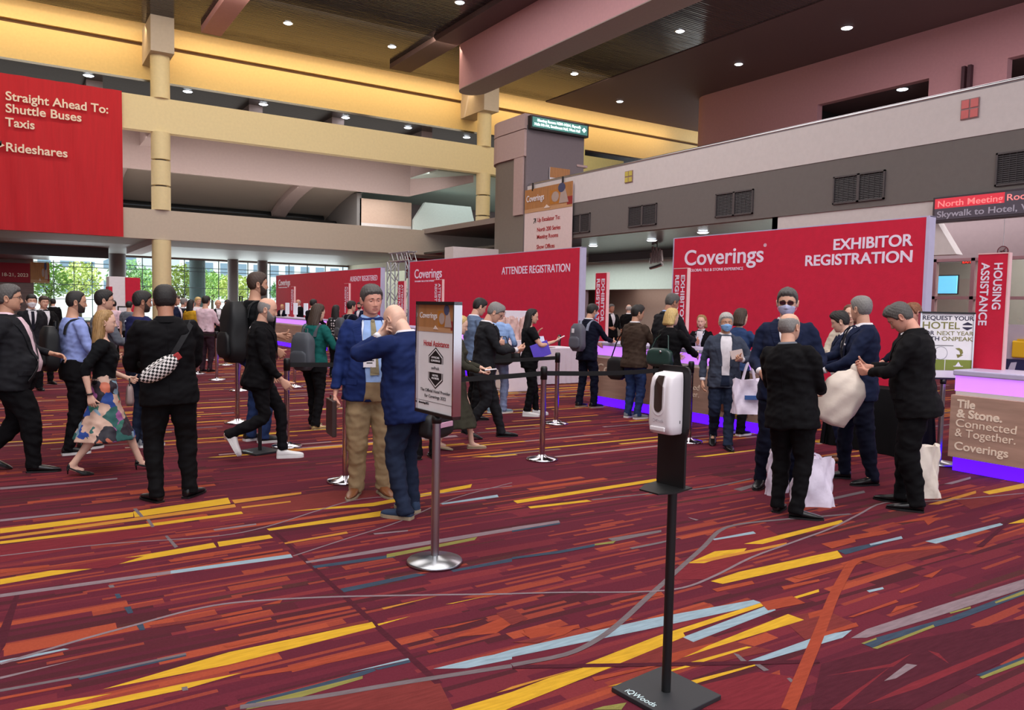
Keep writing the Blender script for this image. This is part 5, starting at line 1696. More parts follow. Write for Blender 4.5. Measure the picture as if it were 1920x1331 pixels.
def head_mesh(fat=0.0, low=False):
    """vertices, faces, slots (0 skin, 1 lips, 2 eye white, 3 iris)"""
    key = (round(fat, 2), low)
    if key in _hc:
        return _hc[key]
    na, nz = (44, 30) if low else (88, 58)
    A, Z, V = head_grid(na, nz, 1.0, fat)
    v = [tuple(p) for p in V.reshape(-1, 3)]
    f = grid_faces(nz, na)
    f += [tuple(range(na)), tuple(reversed(range((nz - 1) * na, nz * na)))]
    sl = []
    for q in f:
        p = np.mean([v[i] for i in q[:4]], 0)
        lip = abs(p[0]) < 0.024 * (1 - (abs(p[2] + 0.0695) / 0.0145) ** 2 * 0.6) and -0.080 < p[2] < -0.0595 and p[1] > 0.07
        sl.append(1 if lip else 0)
    for s in (-1, 1):
        # ear: a cupped shell
        ev, ef = [], []
        rings = []
        for t, sc_, dp in ((0.0, 1.0, 0.0), (0.35, 1.05, 0.010), (0.7, 1.0, 0.017), (0.9, 0.86, 0.018), (0.8, 0.62, 0.011)):
            ring = []
            for k in range(14):
                p = 2 * math.pi * k / 14
                yy, zz = math.cos(p) * 0.017, math.sin(p) * 0.031
                zz = zz * (1.0 if zz > 0 else 0.92)
                ring.append((s * (0.0705 + 0.002 + dp + 0.004 * (zz > 0) * 1), -0.010 - 0.10 * zz + yy * sc_ - dp * 0.5, -0.012 + zz * sc_))
            rings.append(ring)
        o = len(v)
        for r in rings:
            v += r
        for i in range(4):
            for k in range(14):
                k2 = (k + 1) % 14
                f.append((o + i * 14 + k, o + i * 14 + k2, o + (i + 1) * 14 + k2, o + (i + 1) * 14 + k))
                sl.append(0)
        f.append(tuple(o + 56 + k for k in range(14)))
        sl.append(0)
        # eye: white, iris and the two lids
        for c, r, slot, n in (((s * 0.031, 0.0700, 0.001), (0.0122, 0.0108, 0.0085), 2, 12), ((s * 0.031, 0.0788, 0.0005), (0.0058, 0.0026, 0.0058), 3, 10)):
            av, af = sph(c, r, n, 6)
            o = len(v)
            v += av
            for q in af:
                f.append(tuple(i + o for i in q))
                sl.append(slot)
        for z0, z1, rr in ((0.0018, 0.013, 0.0140), (-0.0105, -0.0038, 0.0134)):
            ring = []
            for i in range(4):
                el = z0 + (z1 - z0) * i / 3
                for k in range(9):
                    p = math.pi * (0.04 + 0.92 * k / 8)
                    c_ = math.sqrt(max(1e-6, 1 - (el / 0.0142) ** 2))
                    ring.append((s * 0.031 + rr * c_ * math.cos(p), 0.0695 + rr * 0.93 * c_ * math.sin(p), 0.001 + el))
            o = len(v)
            v += ring
            for i in range(3):
                for k in range(8):
                    f.append((o + i * 9 + k, o + i * 9 + k + 1, o + (i + 1) * 9 + k + 1, o + (i + 1) * 9 + k))
                    sl.append(0)
    _hc[key] = (np.array(v), f, sl)
    return _hc[key]


def shell_from_head(tfun, fat=0.0, feat=0.4, na=72, nz=48, seed=0, strand=0.0):
    """a raised layer over the head where tfun(a, z) > 0 (hair cap, beard, face mask)"""
    A, Z, V = head_grid(na, nz, feat, fat)
    T = tfun(A, Z)
    C = np.array([0, -0.01, 0.0])
    N = V - C
    N[..., 2] *= 0.75
    N /= np.linalg.norm(N, axis=-1, keepdims=True)
    if strand:
        T = T + (T > 0.002) * strand * (np.sin(A * 31 + 9 * Z * 20 + seed) + 0.7 * np.sin(A * 17 - Z * 170 + seed * 2))
    P = V + N * np.maximum(T, -0.004)[..., None]
    f = []
    Tf = T.reshape(-1)
    for q in grid_faces(nz, na):
        if max(Tf[i] for i in q) > 0.0008:
            f.append(q)
    top = T[0].max() > 0.0008
    if top:
        f.append(tuple(range(na)))
    used = sorted({i for q in f for i in q})
    mp = {u: k for k, u in enumerate(used)}
    return P.reshape(-1, 3)[used], [tuple(mp[i] for i in q) for q in f]


def sstep(x, a, b):
    t = np.clip((x - a) / (b - a), 0, 1)
    return t * t * (3 - 2 * t)


def hair_fun(style, th=0.016):
    def fn(A, Z):
        aa = np.abs(A)
        # lower edge of the hair by azimuth: forehead, temple, above ear, nape
        edge = np.interp(aa, [0, 0.55, 0.95, 1.2, 1.45, 1.75, 2.1, 3.2], [0.062, 0.058, 0.035, -0.008, -0.012, 0.006, -0.045, -0.075])
        if style == 'receding':
            edge = np.interp(aa, [0, 0.3, 0.6, 0.95, 1.2, 1.45, 1.75, 2.1, 3.2], [0.085, 0.088, 0.098, 0.045, -0.006, -0.012, 0.006, -0.045, -0.07])
        if style == 'ring':
            edge = np.interp(aa, [0, 1.0, 1.2, 1.45, 1.75, 2.1, 3.2], [0.3, 0.2, 0.0, -0.012, 0.006, -0.045, -0.07])
        if style == 'stubble':
            edge = np.interp(aa, [0, 0.4, 0.9, 1.2, 1.45, 1.75, 2.1, 3.2], [0.082, 0.084, 0.06, -0.004, -0.012, 0.006, -0.045, -0.07])
        t = sstep(Z, edge - 0.004, edge + 0.014) * th
        if style == 'ring':
            up = np.interp(aa, [1.0, 1.3, 2.2, 3.2], [0.03, 0.05, 0.06, 0.055])
            t = t * (1 - sstep(Z, up - 0.01, up + 0.012))
        if style == 'quiff':
            t = t + 0.011 * np.exp(-(aa / 0.7) ** 2) * sstep(Z, 0.06, 0.085) * (1 - sstep(Z, 0.112, 0.118) * 0.4)
        if style in ('short', 'quiff'):
            t = t * (0.55 + 0.45 * sstep(Z, -0.02, 0.06))
        return t
    return fn


def beard_fun(th=0.009, full=True):
    def fn(A, Z):
        aa = np.abs(A)
        up = np.interp(aa, [0, 0.3, 0.6, 1.0, 1.35], [-0.052, -0.055, -0.060, -0.038, -0.005])
        t = (1 - sstep(Z, up - 0.006, up + 0.004)) * (1 - sstep(aa, 1.25, 1.4))
        mouth = np.exp(-(aa / 0.26) ** 4) * np.exp(-((Z + 0.0705) / 0.009) ** 4)
        t = t * (1 - mouth) * sstep(Z, -0.125, -0.11)
        if not full:
            t = t * np.exp(-(aa / 0.45) ** 4)
        return t * th
    return fn


def mask_fun(A, Z):
    aa = np.abs(A)
    up = np.interp(aa, [0, 0.35, 1.0], [-0.012, -0.024, -0.036])
    lo = np.interp(aa, [0, 0.5, 1.0], [-0.113, -0.104, -0.080])
    t = sstep(Z, lo - 0.002, lo + 0.004) * (1 - sstep(Z, up - 0.003, up + 0.002)) * (1 - sstep(aa, 0.98, 1.06))
    return t * (0.009 + 0.012 * np.exp(-(aa / 0.28) ** 2) * np.exp(-((Z + 0.05) / 0.035) ** 2))


def lathe_v(prof, n=16):
    v = [(r * math.cos(2 * math.pi * k / n), r * math.sin(2 * math.pi * k / n), z) for r, z in prof for k in range(n)]
    return v


def ring_loft(rings, v, f):
    """append a capped loft to v, f"""
    o = len(v)
    n = len(rings[0])
    for r in rings:
        v.extend([tuple(p) for p in r])
    for i in range(len(rings) - 1):
        for j in range(n):
            k = (j + 1) % n
            f.append((o + i * n + j, o + i * n + k, o + (i + 1) * n + k, o + (i + 1) * n + j))
    f.append(tuple(o + k for k in reversed(range(n))))
    f.append(tuple(o + (len(rings) - 1) * n + k for k in range(n)))


def long_hair(style, length=0.28, vox=0.007):
    """hair that falls behind and beside the face"""
    v, f = [], []
    rings = []
    n = 36
    levels = [(0.135, 0.02, 0.02, -0.03), (0.128, 0.05, 0.045, -0.07), (0.10, 0.078, 0.062, -0.105), (0.06, 0.092, 0.062, -0.122), (0.02, 0.098, 0.04, -0.128), (-0.03, 0.100, 0.020, -0.130), (-0.08, 0.100, 0.008, -0.128)]
    bot = -0.08 - length * 0.75
    if style == 'bob':
        bot = -0.13
    levels += [((-0.08 + bot) / 2, 0.106, 0.0, -0.126), (bot + 0.02, 0.104, -0.012, -0.122), (bot, 0.085, -0.03, -0.112)]
    for z, hw, yf, yb in levels:
        cy = (yf + yb) / 2
        ring = []
        for k in range(n):
            a = 2 * math.pi * k / n
            w = 1 + 0.02 * math.sin(9 * a + z * 30) + 0.012 * math.sin(17 * a - z * 50)
            ring.append((hw * w * math.sin(a), cy + (yf - cy) * w * math.cos(a), z))
        rings.append(ring)
    ring_loft(rings, v, f)
    co, nm, ff = remesh(v, f, vox, 2)
    a = np.arctan2(co[:, 0], co[:, 1] + 0.03)
    co = co + nm * (0.0030 * np.sin(a * 26 + co[:, 2] * 14) + 0.002 * np.sin(a * 47 - co[:, 2] * 25))[:, None]
    # keep the face clear
    inside = (np.abs(co[:, 0]) < 0.066) & (co[:, 1] > 0.0) & (co[:, 2] < 0.062)
    co[inside, 1] = np.minimum(co[inside, 1], 0.02 + 0.4 * np.abs(co[inside, 0]))
    return co, ff


# ------------------------------------------------------------------ hands
_handc = {}


def hand_mesh(pose):
    """left hand, wrist at the origin, fingers along +y, back of the hand +z, thumb on +x"""
    if pose in _handc:
        return _handc[pose]
    curls = {'relaxed': (28, 32, 22), 'grip': (68, 82, 48), 'flat': (10, 14, 10), 'pinch': (46, 54, 30), 'fist': (82, 95, 60)}[pose]
    spread = {'relaxed': 3, 'grip': 1, 'flat': 5, 'pinch': 3, 'fist': 0}[pose]
    v, f = [], []
    rings = []
    for y, hw, ht, x0 in ((-0.035, 0.026, 0.019, 0), (-0.01, 0.026, 0.0175, 0), (0.012, 0.031, 0.016, 0.001), (0.04, 0.039, 0.0155, 0.002), (0.07, 0.0415, 0.0145, 0.001), (0.088, 0.040, 0.012, 0), (0.097, 0.034, 0.008, 0)):
        rings.append([(x0 + hw * math.copysign(abs(math.cos(a)) ** 0.75, math.cos(a)), y, ht * math.copysign(abs(math.sin(a)) ** 0.9, math.sin(a))) for a in [2 * math.pi * k / 16 for k in range(16)]])
    ring_loft(rings, v, f)

    def chain(base, d0, segs, radii, curl, axis):
        p = Vector(base)
        pts, rr = [p - Vector(d0) * 0.02, p.copy()], [radii[0], radii[0]]
        d = Vector(d0).normalized()
        for s, c, r in zip(segs, curl, radii[1:]):
            d = Matrix.Rotation(math.radians(-c), 3, axis) @ d
            p = p + d * s * 0.5
            pts.append(p.copy())
            rr.append((rr[-1] + r) / 2 + 0.0004)
            p = p + d * s * 0.5
            pts.append(p.copy())
            rr.append(r)
        pts.append(p + d * radii[-1] * 0.7)
        rr.append(radii[-1] * 0.55)
        ring_loft(tube_rings(pts, rr, 10), v, f)
    for i, (x, L, r) in enumerate(((-0.031, 0.058, 0.0076), (-0.0105, 0.074, 0.0086), (0.0105, 0.080, 0.0089), (0.0310, 0.072, 0.0087))):
        k = 1 + 0.12 * (1.5 - i)
        c = [q * (k if pose != 'flat' else 1) for q in curls]
        dx = math.sin(math.radians(spread * (i - 1.5)))
        chain((x, 0.090 - 0.004 * abs(i - 2), 0.0), (dx, 1, 0), (L * 0.46, L * 0.30, L * 0.24), (r, r * 0.98, r * 0.9, r * 0.8), c, 'X')
    th = {'relaxed': (0.36, 0.90, -0.30), 'grip': (0.22, 0.80, -0.62), 'flat': (0.75, 0.68, -0.1), 'pinch': (0.42, 0.80, -0.45), 'fist': (0.25, 0.75, -0.6)}[pose]
    tc = {'relaxed': (14, 16), 'grip': (34, 40), 'flat': (6, 8), 'pinch': (18, 22), 'fist': (40, 42)}[pose]
    chain((0.026, 0.024, -0.003), th, (0.038, 0.030, 0.024), (0.0125, 0.0108, 0.0098, 0.0082), (0,) + tc, Vector((0.3, -0.3, -0.9)).normalized() * -1)
    co, nm, ff = remesh(v, f, 0.0034, 2, 0.4)
    _handc[pose] = (co, ff)
    return _handc[pose]


# ------------------------------------------------------------------ body plan
STAND = dict(hip_z=0.935, shoulder_z=1.435)


def sell(rx, ry, c, n=28, e=2.3, R=None, front=1.0):
    """one body cross-section, centred at c, in the plane given by R (columns x, y)"""
    out = []
    for k in range(n):
        a = 2 * math.pi * k / n
        ca, sa = math.cos(a), math.sin(a)
        x = math.copysign(abs(sa) ** (2 / e), sa) * rx
        y = math.copysign(abs(ca) ** (2 / e), ca) * ry
        if y > 0:
            y *= front
        p = Vector((x, y, 0))
        out.append(Vector(c) + (R @ p if R is not None else p))
    return out


def two_bone(a, b, l1, l2, pole):
    """elbow or knee between a and b"""
    a, b, pole = Vector(a), Vector(b), Vector(pole)
    d = b - a
    L = d.length
    if L > (l1 + l2) * 0.999:
        b = a + d * ((l1 + l2) * 0.999 / L)
        d = b - a
        L = d.length
    n = d / L
    x = (l1 * l1 - l2 * l2 + L * L) / (2 * L)
    h = math.sqrt(max(0.0, l1 * l1 - x * x))
    p = pole - n * pole.dot(n)
    p = p.normalized() if p.length > 1e-5 else n.orthogonal().normalized()
    return a + n * x + p * h, b


def limb_path(a, m, b, k=7):
    """smoothed path a - m - b"""
    a, m, b = Vector(a), Vector(m), Vector(b)
    pts = []
    r = 0.16
    for i in range(k):
        pts.append(a.lerp(m, (1 - r) * i / (k - 1)))
    p0, p2 = a.lerp(m, 1 - r), m.lerp(b, r)
    for i in range(1, 4):
        t = i / 4
        pts.append(p0 * (1 - t) ** 2 + m * 2 * t * (1 - t) + p2 * t * t)
    for i in range(k):
        pts.append(m.lerp(b, r + (1 - r) * i / (k - 1)))
    return pts


def radii_along(pts, stops):
    """radius by normalised length"""
    L = [0.0]
    for i in range(1, len(pts)):
        L.append(L[-1] + (pts[i] - pts[i - 1]).length)
    return [float(np.interp(l / L[-1], [s[0] for s in stops], [s[1] for s in stops])) for l in L]


class Fig:
    """a posed figure; local frame: faces +y, right hand +x; built for 1.75 m and scaled"""

    def __init__(s, name_label, px=None, pos=None, turn=0.0, H=1.75, bulk=1.0, belly=0.0, female=False, feet=None, lean=0.0, side=0.0, drop=0.0, hip=(0, 0), twist=0.0,
                 hands=None, poles=None, palms=None, hpose=('relaxed', 'relaxed'), head=(0, 0, 0), skin=(196, 150, 128), low=False, group=None, fat=0.0, shoulders=1.0, bare=False):
        s.bare = 1.0 if bare else 0.86
        s.bleg = 1.0 if bare == 'legs' else 0.84
        s.low, s.female, s.bulk, s.belly, s.fat = low, female, bulk, belly, fat
        p = gp(*px) if px else Vector((pos[0], pos[1], 0))
        s.pos = Vector((p.x, p.y, 0))
        al = math.atan2(s.pos.x, s.pos.y)
        s.heading = al + math.radians(turn)
        s.root = thing('person', name_label, 'person', s.pos, -s.heading, group)
        s.k = H / 1.75
        # feet: right (+x) and left: x, y, lift, yaw outwards (deg), heel raise (deg)
        s.feet = feet or ((0.10, 0.0, 0, 8, 0), (-0.10, 0.0, 0, 8, 0))
        s.hipz = STAND['hip_z'] - drop
        s.hipc = Vector((hip[0], hip[1], s.hipz + 0.02))
        R = Matrix.Rotation(math.radians(-lean), 3, 'X') @ Matrix.Rotation(math.radians(side), 3, 'Y')
        s.R = R
        s.Rs = R @ Matrix.Rotation(math.radians(-twist), 3, 'Z')
        s.sw = 0.178 * (0.9 if female else 1.0) * (0.6 + 0.4 * bulk) * shoulders
        s.sh = [s.T(s.sw, -0.005, 1.405, s.Rs), s.T(-s.sw, -0.005, 1.405, s.Rs)]
        hands = hands or (None, None)
        poles = poles or (None, None)
        palms = palms or (None, None)
        s.el, s.wr, s.hm = [], [], []
        for i, sg in enumerate((1, -1)):
            h = hands[i] or (sg * 0.25, 0.04, 0.84)
            pl = poles[i] or (sg * 0.5, -1.0, -0.15)
            e, w = two_bone(s.sh[i], Vector(h), 0.295, 0.262, Vector(pl))
            s.el.append(e)
            s.wr.append(w)
            d = (w - e).normalized()
            pm = Vector(palms[i]) if palms[i] else Vector((-sg, 0.15, -0.1))
            z = -(pm - d * pm.dot(d)).normalized()
            x = d.cross(z)
            s.hm.append((w, x, d, z, hpose[i], sg))
        s.hipj = [s.hipc + Vector((0.088, 0, -0.03)), s.hipc + Vector((-0.088, 0, -0.03))]
        s.ank, s.kn = [], []
        for i, sg in enumerate((1, -1)):
            fx, fy, lz, yaw, pit = s.feet[i]
            a = Vector((fx, fy, 0.085 + lz))
            if pit:
                a += s.fdir(i) * 0.11 * (1 - math.cos(math.radians(pit))) + Vector((0, 0, 0.15 * math.sin(math.radians(pit))))
            y_ = math.radians(yaw) * sg
            kn, an = two_bone(s.hipj[i], a, 0.425, 0.425, Vector((math.sin(y_) * 0.6, 1.0, 0.0)))
            s.kn.append(kn)
            s.ank.append(an)
        yaw, pit, rol = head
        s.nk = s.T(0, -0.012, 1.475, s.R)
        Rh = s.R @ Matrix.Rotation(math.radians(-yaw), 3, 'Z') @ Matrix.Rotation(math.radians(-pit), 3, 'X') @ Matrix.Rotation(math.radians(rol), 3, 'Y')
        Rn = s.R @ Matrix.Rotation(math.radians(-pit * 0.55), 3, 'X')
        s.Rh = Rh
        s.hs = 1.0 if not female else 0.95
        s.hbase = s.nk + Rn @ Vector((0, 0.010, 0.085))
        s.hc = s.hbase + Rh @ Vector((0, 0.022, 0.082))
        s.skin = skin if not isinstance(skin, tuple) else globals()['skin']('skin_%d_%d_%d' % skin, skin)
        s.seed = (s.pos.x * 3.7 + s.pos.y * 1.3) % 6.28
        s.bvh = None

    def T(s, x, y, z, R=None):
        return s.hipc + (R or s.R) @ Vector((x, y, z - 0.955))

    def fdir(s, i):
        sg = (1, -1)[i]
        yaw = math.radians(s.feet[i][3]) * sg
        return Vector((math.sin(yaw), math.cos(yaw), 0))

    def sc(s, v):
        return np.asarray(v, dtype=float) * s.k

    def torso(s, off, z0, z1, flare=0.0, n=28, front=None):
        """torso cross-sections, swollen by off"""
        b, be = s.bulk, s.belly
        if s.female:
            tab = [(0.78, .168, .118, 0), (0.88, .172, .122, -.004), (0.96, .160, .112, 0), (1.06, .128, .094, .004), (1.14, .126, .094, .004), (1.22, .140, .112, .012), (1.29, .150, .122, .016), (1.36, .152, .106, .002), (1.42, .140, .088, -.006), (1.455, .098, .070, -.010), (1.48, .060, .056, -.012), (1.53, .048, .052, -.008), (1.58, .047, .052, .004)]
        else:
            tab = [(0.78, .165, .118, 0), (0.88, .168, .122, -.004), (0.96, .160, .114, 0), (1.06, .150, .108, .002), (1.14, .150, .110, .004), (1.22, .162, .118, .006), (1.30, .174, .122, .006), (1.37, .170, .112, .000), (1.42, .146, .096, -.006), (1.455, .104, .078, -.010), (1.48, .072, .064, -.012), (1.53, .057, .060, -.008), (1.58, .055, .060, .004)]
        zs = [t[0] for t in tab]
        rings = []
        m = 22
        for i in range(m + 1):
            z = z0 + (z1 - z0) * i / m
            rx = np.interp(z, zs, [t[1] for t in tab])
            ry = np.interp(z, zs, [t[2] for t in tab])
            yo = np.interp(z, zs, [t[3] for t in tab])
            kb = 1 + (b - 1) * (1.0 if z < 1.4 else max(0.35, 1 - (z - 1.4) * 8))
            bel = be * math.exp(-((z - 1.04) / 0.15) ** 2)
            fl = flare * max(0.0, (1.0 - z) / 0.25)
            rx, ry = rx * kb + off + fl + bel * 0.35, ry * kb + off + fl * 0.8 + bel * 0.45
            w = min(1.0, max(0.0, (z - 0.95) / 0.3))
            R = s.R if w == 0 else s.R.lerp(s.Rs, w) if hasattr(s.R, 'lerp') else s.R
            rings.append(sell(rx, ry, s.T(0, yo + bel * 0.6, z, R), n, 2.5 if z < 1.3 else 2.15, R))
        return rings

    def arm(s, i, stops, upto=1.0, r0=0.0):
        pts = limb_path(s.sh[i], s.el[i], s.wr[i])
        if upto < 1.0:
            L = 0
            tot = sum((pts[j + 1] - pts[j]).length for j in range(len(pts) - 1))
            out = [pts[0]]
            for j in range(1, len(pts)):
                L += (pts[j] - pts[j - 1]).length
                if L / tot > upto:
                    break
                out.append(pts[j])
            pts = out
        inner = s.T(0.09 * (1, -1)[i], -0.005, 1.385, s.Rs)
        pts = [inner] + pts
        rr = radii_along(pts[1:], stops)
        return tube_rings(pts, [rr[0] * 1.02] + rr, 16)

    def leg(s, i, stops, end=0.0, top=True):
        a = s.ank[i] + (s.ank[i] - s.kn[i]).normalized() * end
        pts = limb_path(s.hipj[i], s.kn[i], a)
        rr = radii_along(pts, stops)
        return tube_rings(pts, rr, 18)

    # ---------------------------------------------------------- naked body
    def body(s):
        v, f = [], []
        o = -0.010
        ring_loft(s.torso(o, 0.84, 1.50), v, f)
        nr = 0.047 if s.female else 0.057 * (0.7 + 0.3 * s.bulk)
        ring_loft(tube_rings([s.T(0, -0.012, 1.40, s.Rs), s.nk, s.nk.lerp(s.hbase, 0.5), s.hbase, s.hbase + s.Rh @ Vector((0, 0.012, 0.05))], [nr * 1.5, nr * 1.12, nr, nr, nr * 0.94], 20), v, f)
        b = s.bulk * s.bare
        for i in (0, 1):
            ring_loft(s.arm(i, ((0, .044 * b), (.25, .043 * b), (.5, .038 * b), (.62, .039 * b), (.85, .029 * s.bare), (1, .0255))), v, f)
            ring_loft(s.leg(i, ((0, .078 * s.bulk * s.bleg), (.25, .070 * s.bulk * s.bleg), (.5, .050 * s.bleg), (.65, .052 * s.bleg), (.85, .036 * s.bleg), (1, .036 * s.bleg))), v, f)
            # foot
            d = s.fdir(i)
            a = s.ank[i]
            ring_loft(tube_rings([a + Vector((0, 0, 0.03)), a + Vector((0, 0, -0.02)), a + d * 0.05 + Vector((0, 0, -0.045)), a + d * 0.11 + Vector((0, 0, -0.055))], [.034, .036, .032, .022], 12), v, f)
        co, nm, ff = remesh(v, f, 0.020 if s.low else 0.0125, 4)
        co = list(map(tuple, co))
        ff = list(ff)
        sl = [0] * len(ff)
        # head and hands grow from the same mesh
        hv, hf, hs_ = head_mesh(s.fat, s.low)
        o = len(co)
        Rh = np.array(s.Rh)
        co += list(map(tuple, (hv * s.hs) @ Rh.T + np.array(s.hc)))
        ff += [tuple(j + o for j in q) for q in hf]
        sl += hs_
        for w, x, d, z, pose, sg in s.hm:
            cv, cf = hand_mesh(pose)
            c = cv.copy() * (0.90 if s.female else 1.0)
            if sg > 0:
                c[:, 0] *= -1
            # hand frame: right hands are mirrored left hands
            M = np.stack([np.array(x) , np.array(d), np.array(z)], 1)
            P = c @ M.T + np.array(w + d * 0.012)
            o = len(co)
            co += list(map(tuple, P))
            ff += [tuple(j + o for j in (q if sg < 0 else reversed(q))) for q in cf]
            sl += [0] * len(cf)
        sk = s.skin
        lip = MATS.get('lips') or mat('lips', (186, 120, 108), 0.5)
        eye = MATS.get('eye_white') or mat('eye_white', (222, 216, 212), 0.25)
        iris = MATS.get('iris') or mat('iris', (44, 32, 28), 0.15)
        s.o_body = mesh_obj('body', s.sc(co), ff, [sk, lip, eye, iris], s.root, sl)
        return s

    # ---------------------------------------------------------- clothes
    def garment(s, name, parts, m, vox=0.012, smooth=3, amp=0.004, freq=24, bvh=False, label=None):
        v, f = [], []
        for r in parts:
            ring_loft(r, v, f)
        co, nm, ff = remesh(v, f, vox * (1.7 if s.low else 1.0), smooth)
        cw = wrinkle(co, nm, amp, freq, s.seed)
        if name == 'trousers':
            cw = co + (cw - co) * np.clip((0.93 - co[:, 2:3]) / 0.12, 0.1, 1.0)
        co = cw
        o = mesh_obj(name, s.sc(co), ff, m, s.root)
        if label:
            o['label'] = label
        if bvh:
            s.bvh = BVHTree.FromPolygons([Vector(map(float, p)) for p in co], ff)
        return o

    def jacket(s, m, hem=0.80, name='jacket', flare=0.012, off=0.023, loose=1.0, collar=True, vent=True):
        b = s.bulk
        parts = [s.torso(off, hem, 1.485, flare)]
        for i in (0, 1):
            parts.append(s.arm(i, ((0, .060 * b * loose), (.2, .057 * b * loose), (.5, .049 * loose), (.62, .050 * loose), (1, .040 * loose)), 0.99))
        o = s.garment(name, parts, m, 0.0115, 2, 0.0085, 21, True)
        s.upper = o
        if collar and not s.low:
            s.collar(m, o, 1.2, -0.016)
        return s

    def shirt(s, m, sleeve=1.0, hem=0.90, name='shirt', off=0.008, loose=1.0, flare=0.0, neck=1.47):
        b = s.bulk
        parts = [s.torso(off, hem, neck, flare)]
        for i in (0, 1):
            if sleeve > 0:
                parts.append(s.arm(i, ((0, .060 * b * loose), (.25, .054 * b * loose), (.5, .046 * loose), (.62, .047 * loose), (1, .035 * loose)) if sleeve > 0.6 else ((0, .062 * b), (.5, .060 * b), (1, .056 * b)), 0.985 if sleeve >= 1 else sleeve))
        s.upper = s.garment(name, parts, m, 0.0115, 2, 0.0075, 22, True)
        return s

    def trousers(s, m, fit=1.0, waist=1.03, name='trousers', end=0.045, cuff=1.0):
        b = s.bulk * fit
        parts = [s.torso(0.012, 0.80, waist)]
        for i in (0, 1):
            parts.append(s.leg(i, ((0, .098 * b), (.22, .090 * b), (.48, .069 * b), (.62, .066 * b), (.85, .058 * fit), (1, .060 * fit * cuff)), end))
        s.lower = s.garment(name, parts, m, 0.0115, 2, 0.0095, 20)
        return s

    def skirt(s, m, hem=0.42, flare=0.12, name='skirt', waist=1.05, sway=0.0):
        v, f = [], []
        rings = []
        n = 40
        for i in range(16):
            t = i / 15
            z = waist - 0.0 + (hem - waist) * t
            rx = np.interp(t, [0, .22, .5, 1], [.128, .170, .185, .185 + flare]) * s.bulk
            ry = np.interp(t, [0, .22, .5, 1], [.100, .130, .155, .16 + flare * 1.3]) * s.bulk
            rings.append([(Vector((s.hipc.x, s.hipc.y + sway * t * t, z)) + Vector((rx * math.sin(a), ry * math.cos(a), 0)) * (1 + 0.05 * t * math.sin(9 * a + 3 * t))) for a in [2 * math.pi * k / n for k in range(n)]])
        ring_loft(rings, v, f)
        co, nm, ff = remesh(v, f, 0.014, 2)
        co = wrinkle(co, nm, 0.008, 16, s.seed)
        s.lower = mesh_obj(name, s.sc(co), ff, m, s.root)
        return s

    def shoes(s, m, kind='dress', sole=None):
        for i, sg in enumerate((1, -1)):
            fx, fy, lz, yaw, pit = s.feet[i]
            yaw = math.radians(yaw) * sg
            v, f = [], []
            if kind == 'dress':
                prof = [(-.062, .028, .060), (-.052, .034, .095), (-.02, .037, .100), (.02, .038, .082), (.07, .042, .066), (.12, .045, .055), (.165, .040, .046), (.20, .028, .036), (.222, .012, .028)]
            elif kind == 'sneaker':
                prof = [(-.068, .030, .065), (-.055, .038, .098), (-.02, .041, .100), (.03, .042, .090), (.08, .046, .072), (.13, .048, .062), (.17, .043, .056), (.198, .030, .048), (.212, .014, .040)]
            else:       # flat or pump
                prof = [(-.055, .024, .040), (-.045, .030, .060), (-.02, .030, .050), (.03, .030, .040), (.09, .038, .045), (.13, .038, .042), (.17, .026, .034), (.20, .010, .026)]
            rings = []
            base = 0.014
            for y, hw, h in prof:
                ring = []
                for k in range(16):
                    a = 2 * math.pi * k / 16
                    ring.append((hw * math.copysign(abs(math.cos(a)) ** .8, math.cos(a)), y, base + (h - base) * (0.5 + 0.5 * math.copysign(abs(math.sin(a)) ** .7, math.sin(a)))))
                rings.append(ring)
            ring_loft(rings, v, f)
            co, nm, ff = remesh(v, f, 0.0075 if not s.low else 0.012, 2)
            if kind == 'sneaker':
                co[:, 2] = np.maximum(co[:, 2], 0.018)
            th = 0.026 if kind == 'sneaker' else 0.016
            sv, sf = [], []
            out = []
            for y, hw, h in prof:
                out.append((hw + 0.004, y))
            pts = [(x, y) for x, y in out] + [(-x, y) for x, y in reversed(out)]
            n = len(pts)
            sv = [(x, y, 0.0 if y > 0.02 or kind == 'sneaker' or y < -0.0 else 0.004) for x, y in pts] + [(x, y, th) for x, y in pts]
            sf = [tuple(range(n)), tuple(reversed(range(n, 2 * n)))] + [(j, (j + 1) % n, (j + 1) % n + n, j + n) for j in range(n)]

            def place(P):
                P = np.array(P, float)
                if kind == 'pump':
                    P[:, 2] += np.interp(P[:, 1], [-.06, .0, .09], [.055, .045, 0.0])
                if pit:
                    r = math.radians(pit)
                    y, z = P[:, 1] - 0.13, P[:, 2]
                    P[:, 1], P[:, 2] = 0.13 + y * math.cos(r) + z * math.sin(r), -y * math.sin(r) + z * math.cos(r)
                    P[:, 2] -= min(0, P[:, 2].min())
                P[:, 2] += lz
                x, y = P[:, 0].copy(), P[:, 1].copy()
                P[:, 0], P[:, 1] = x * math.cos(yaw) + y * math.sin(yaw) + fx, -x * math.sin(yaw) + y * math.cos(yaw) + fy
                return P
            so = mesh_obj('shoe', s.sc(place(co)), ff, m, s.root)
            o = mesh_obj('sole', s.sc(place(sv)), sf, sole or M_BLKP, so, smooth=False)
            if kind == 'pump':
                hv, hf = [], []
                ring_loft(tube_rings([(0, -.045, .012), (0, -.045, -.02), (0, -.040, -.054)], [.016, .008, .005], 8), hv, hf)
                mesh_obj('heel', s.sc(place(hv)), hf, m, so)
        return s

    # ---------------------------------------------------------- head dressing
    def hp(s, P):
        return s.sc((np.asarray(P) * s.hs) @ np.array(s.Rh).T + np.array(s.hc))

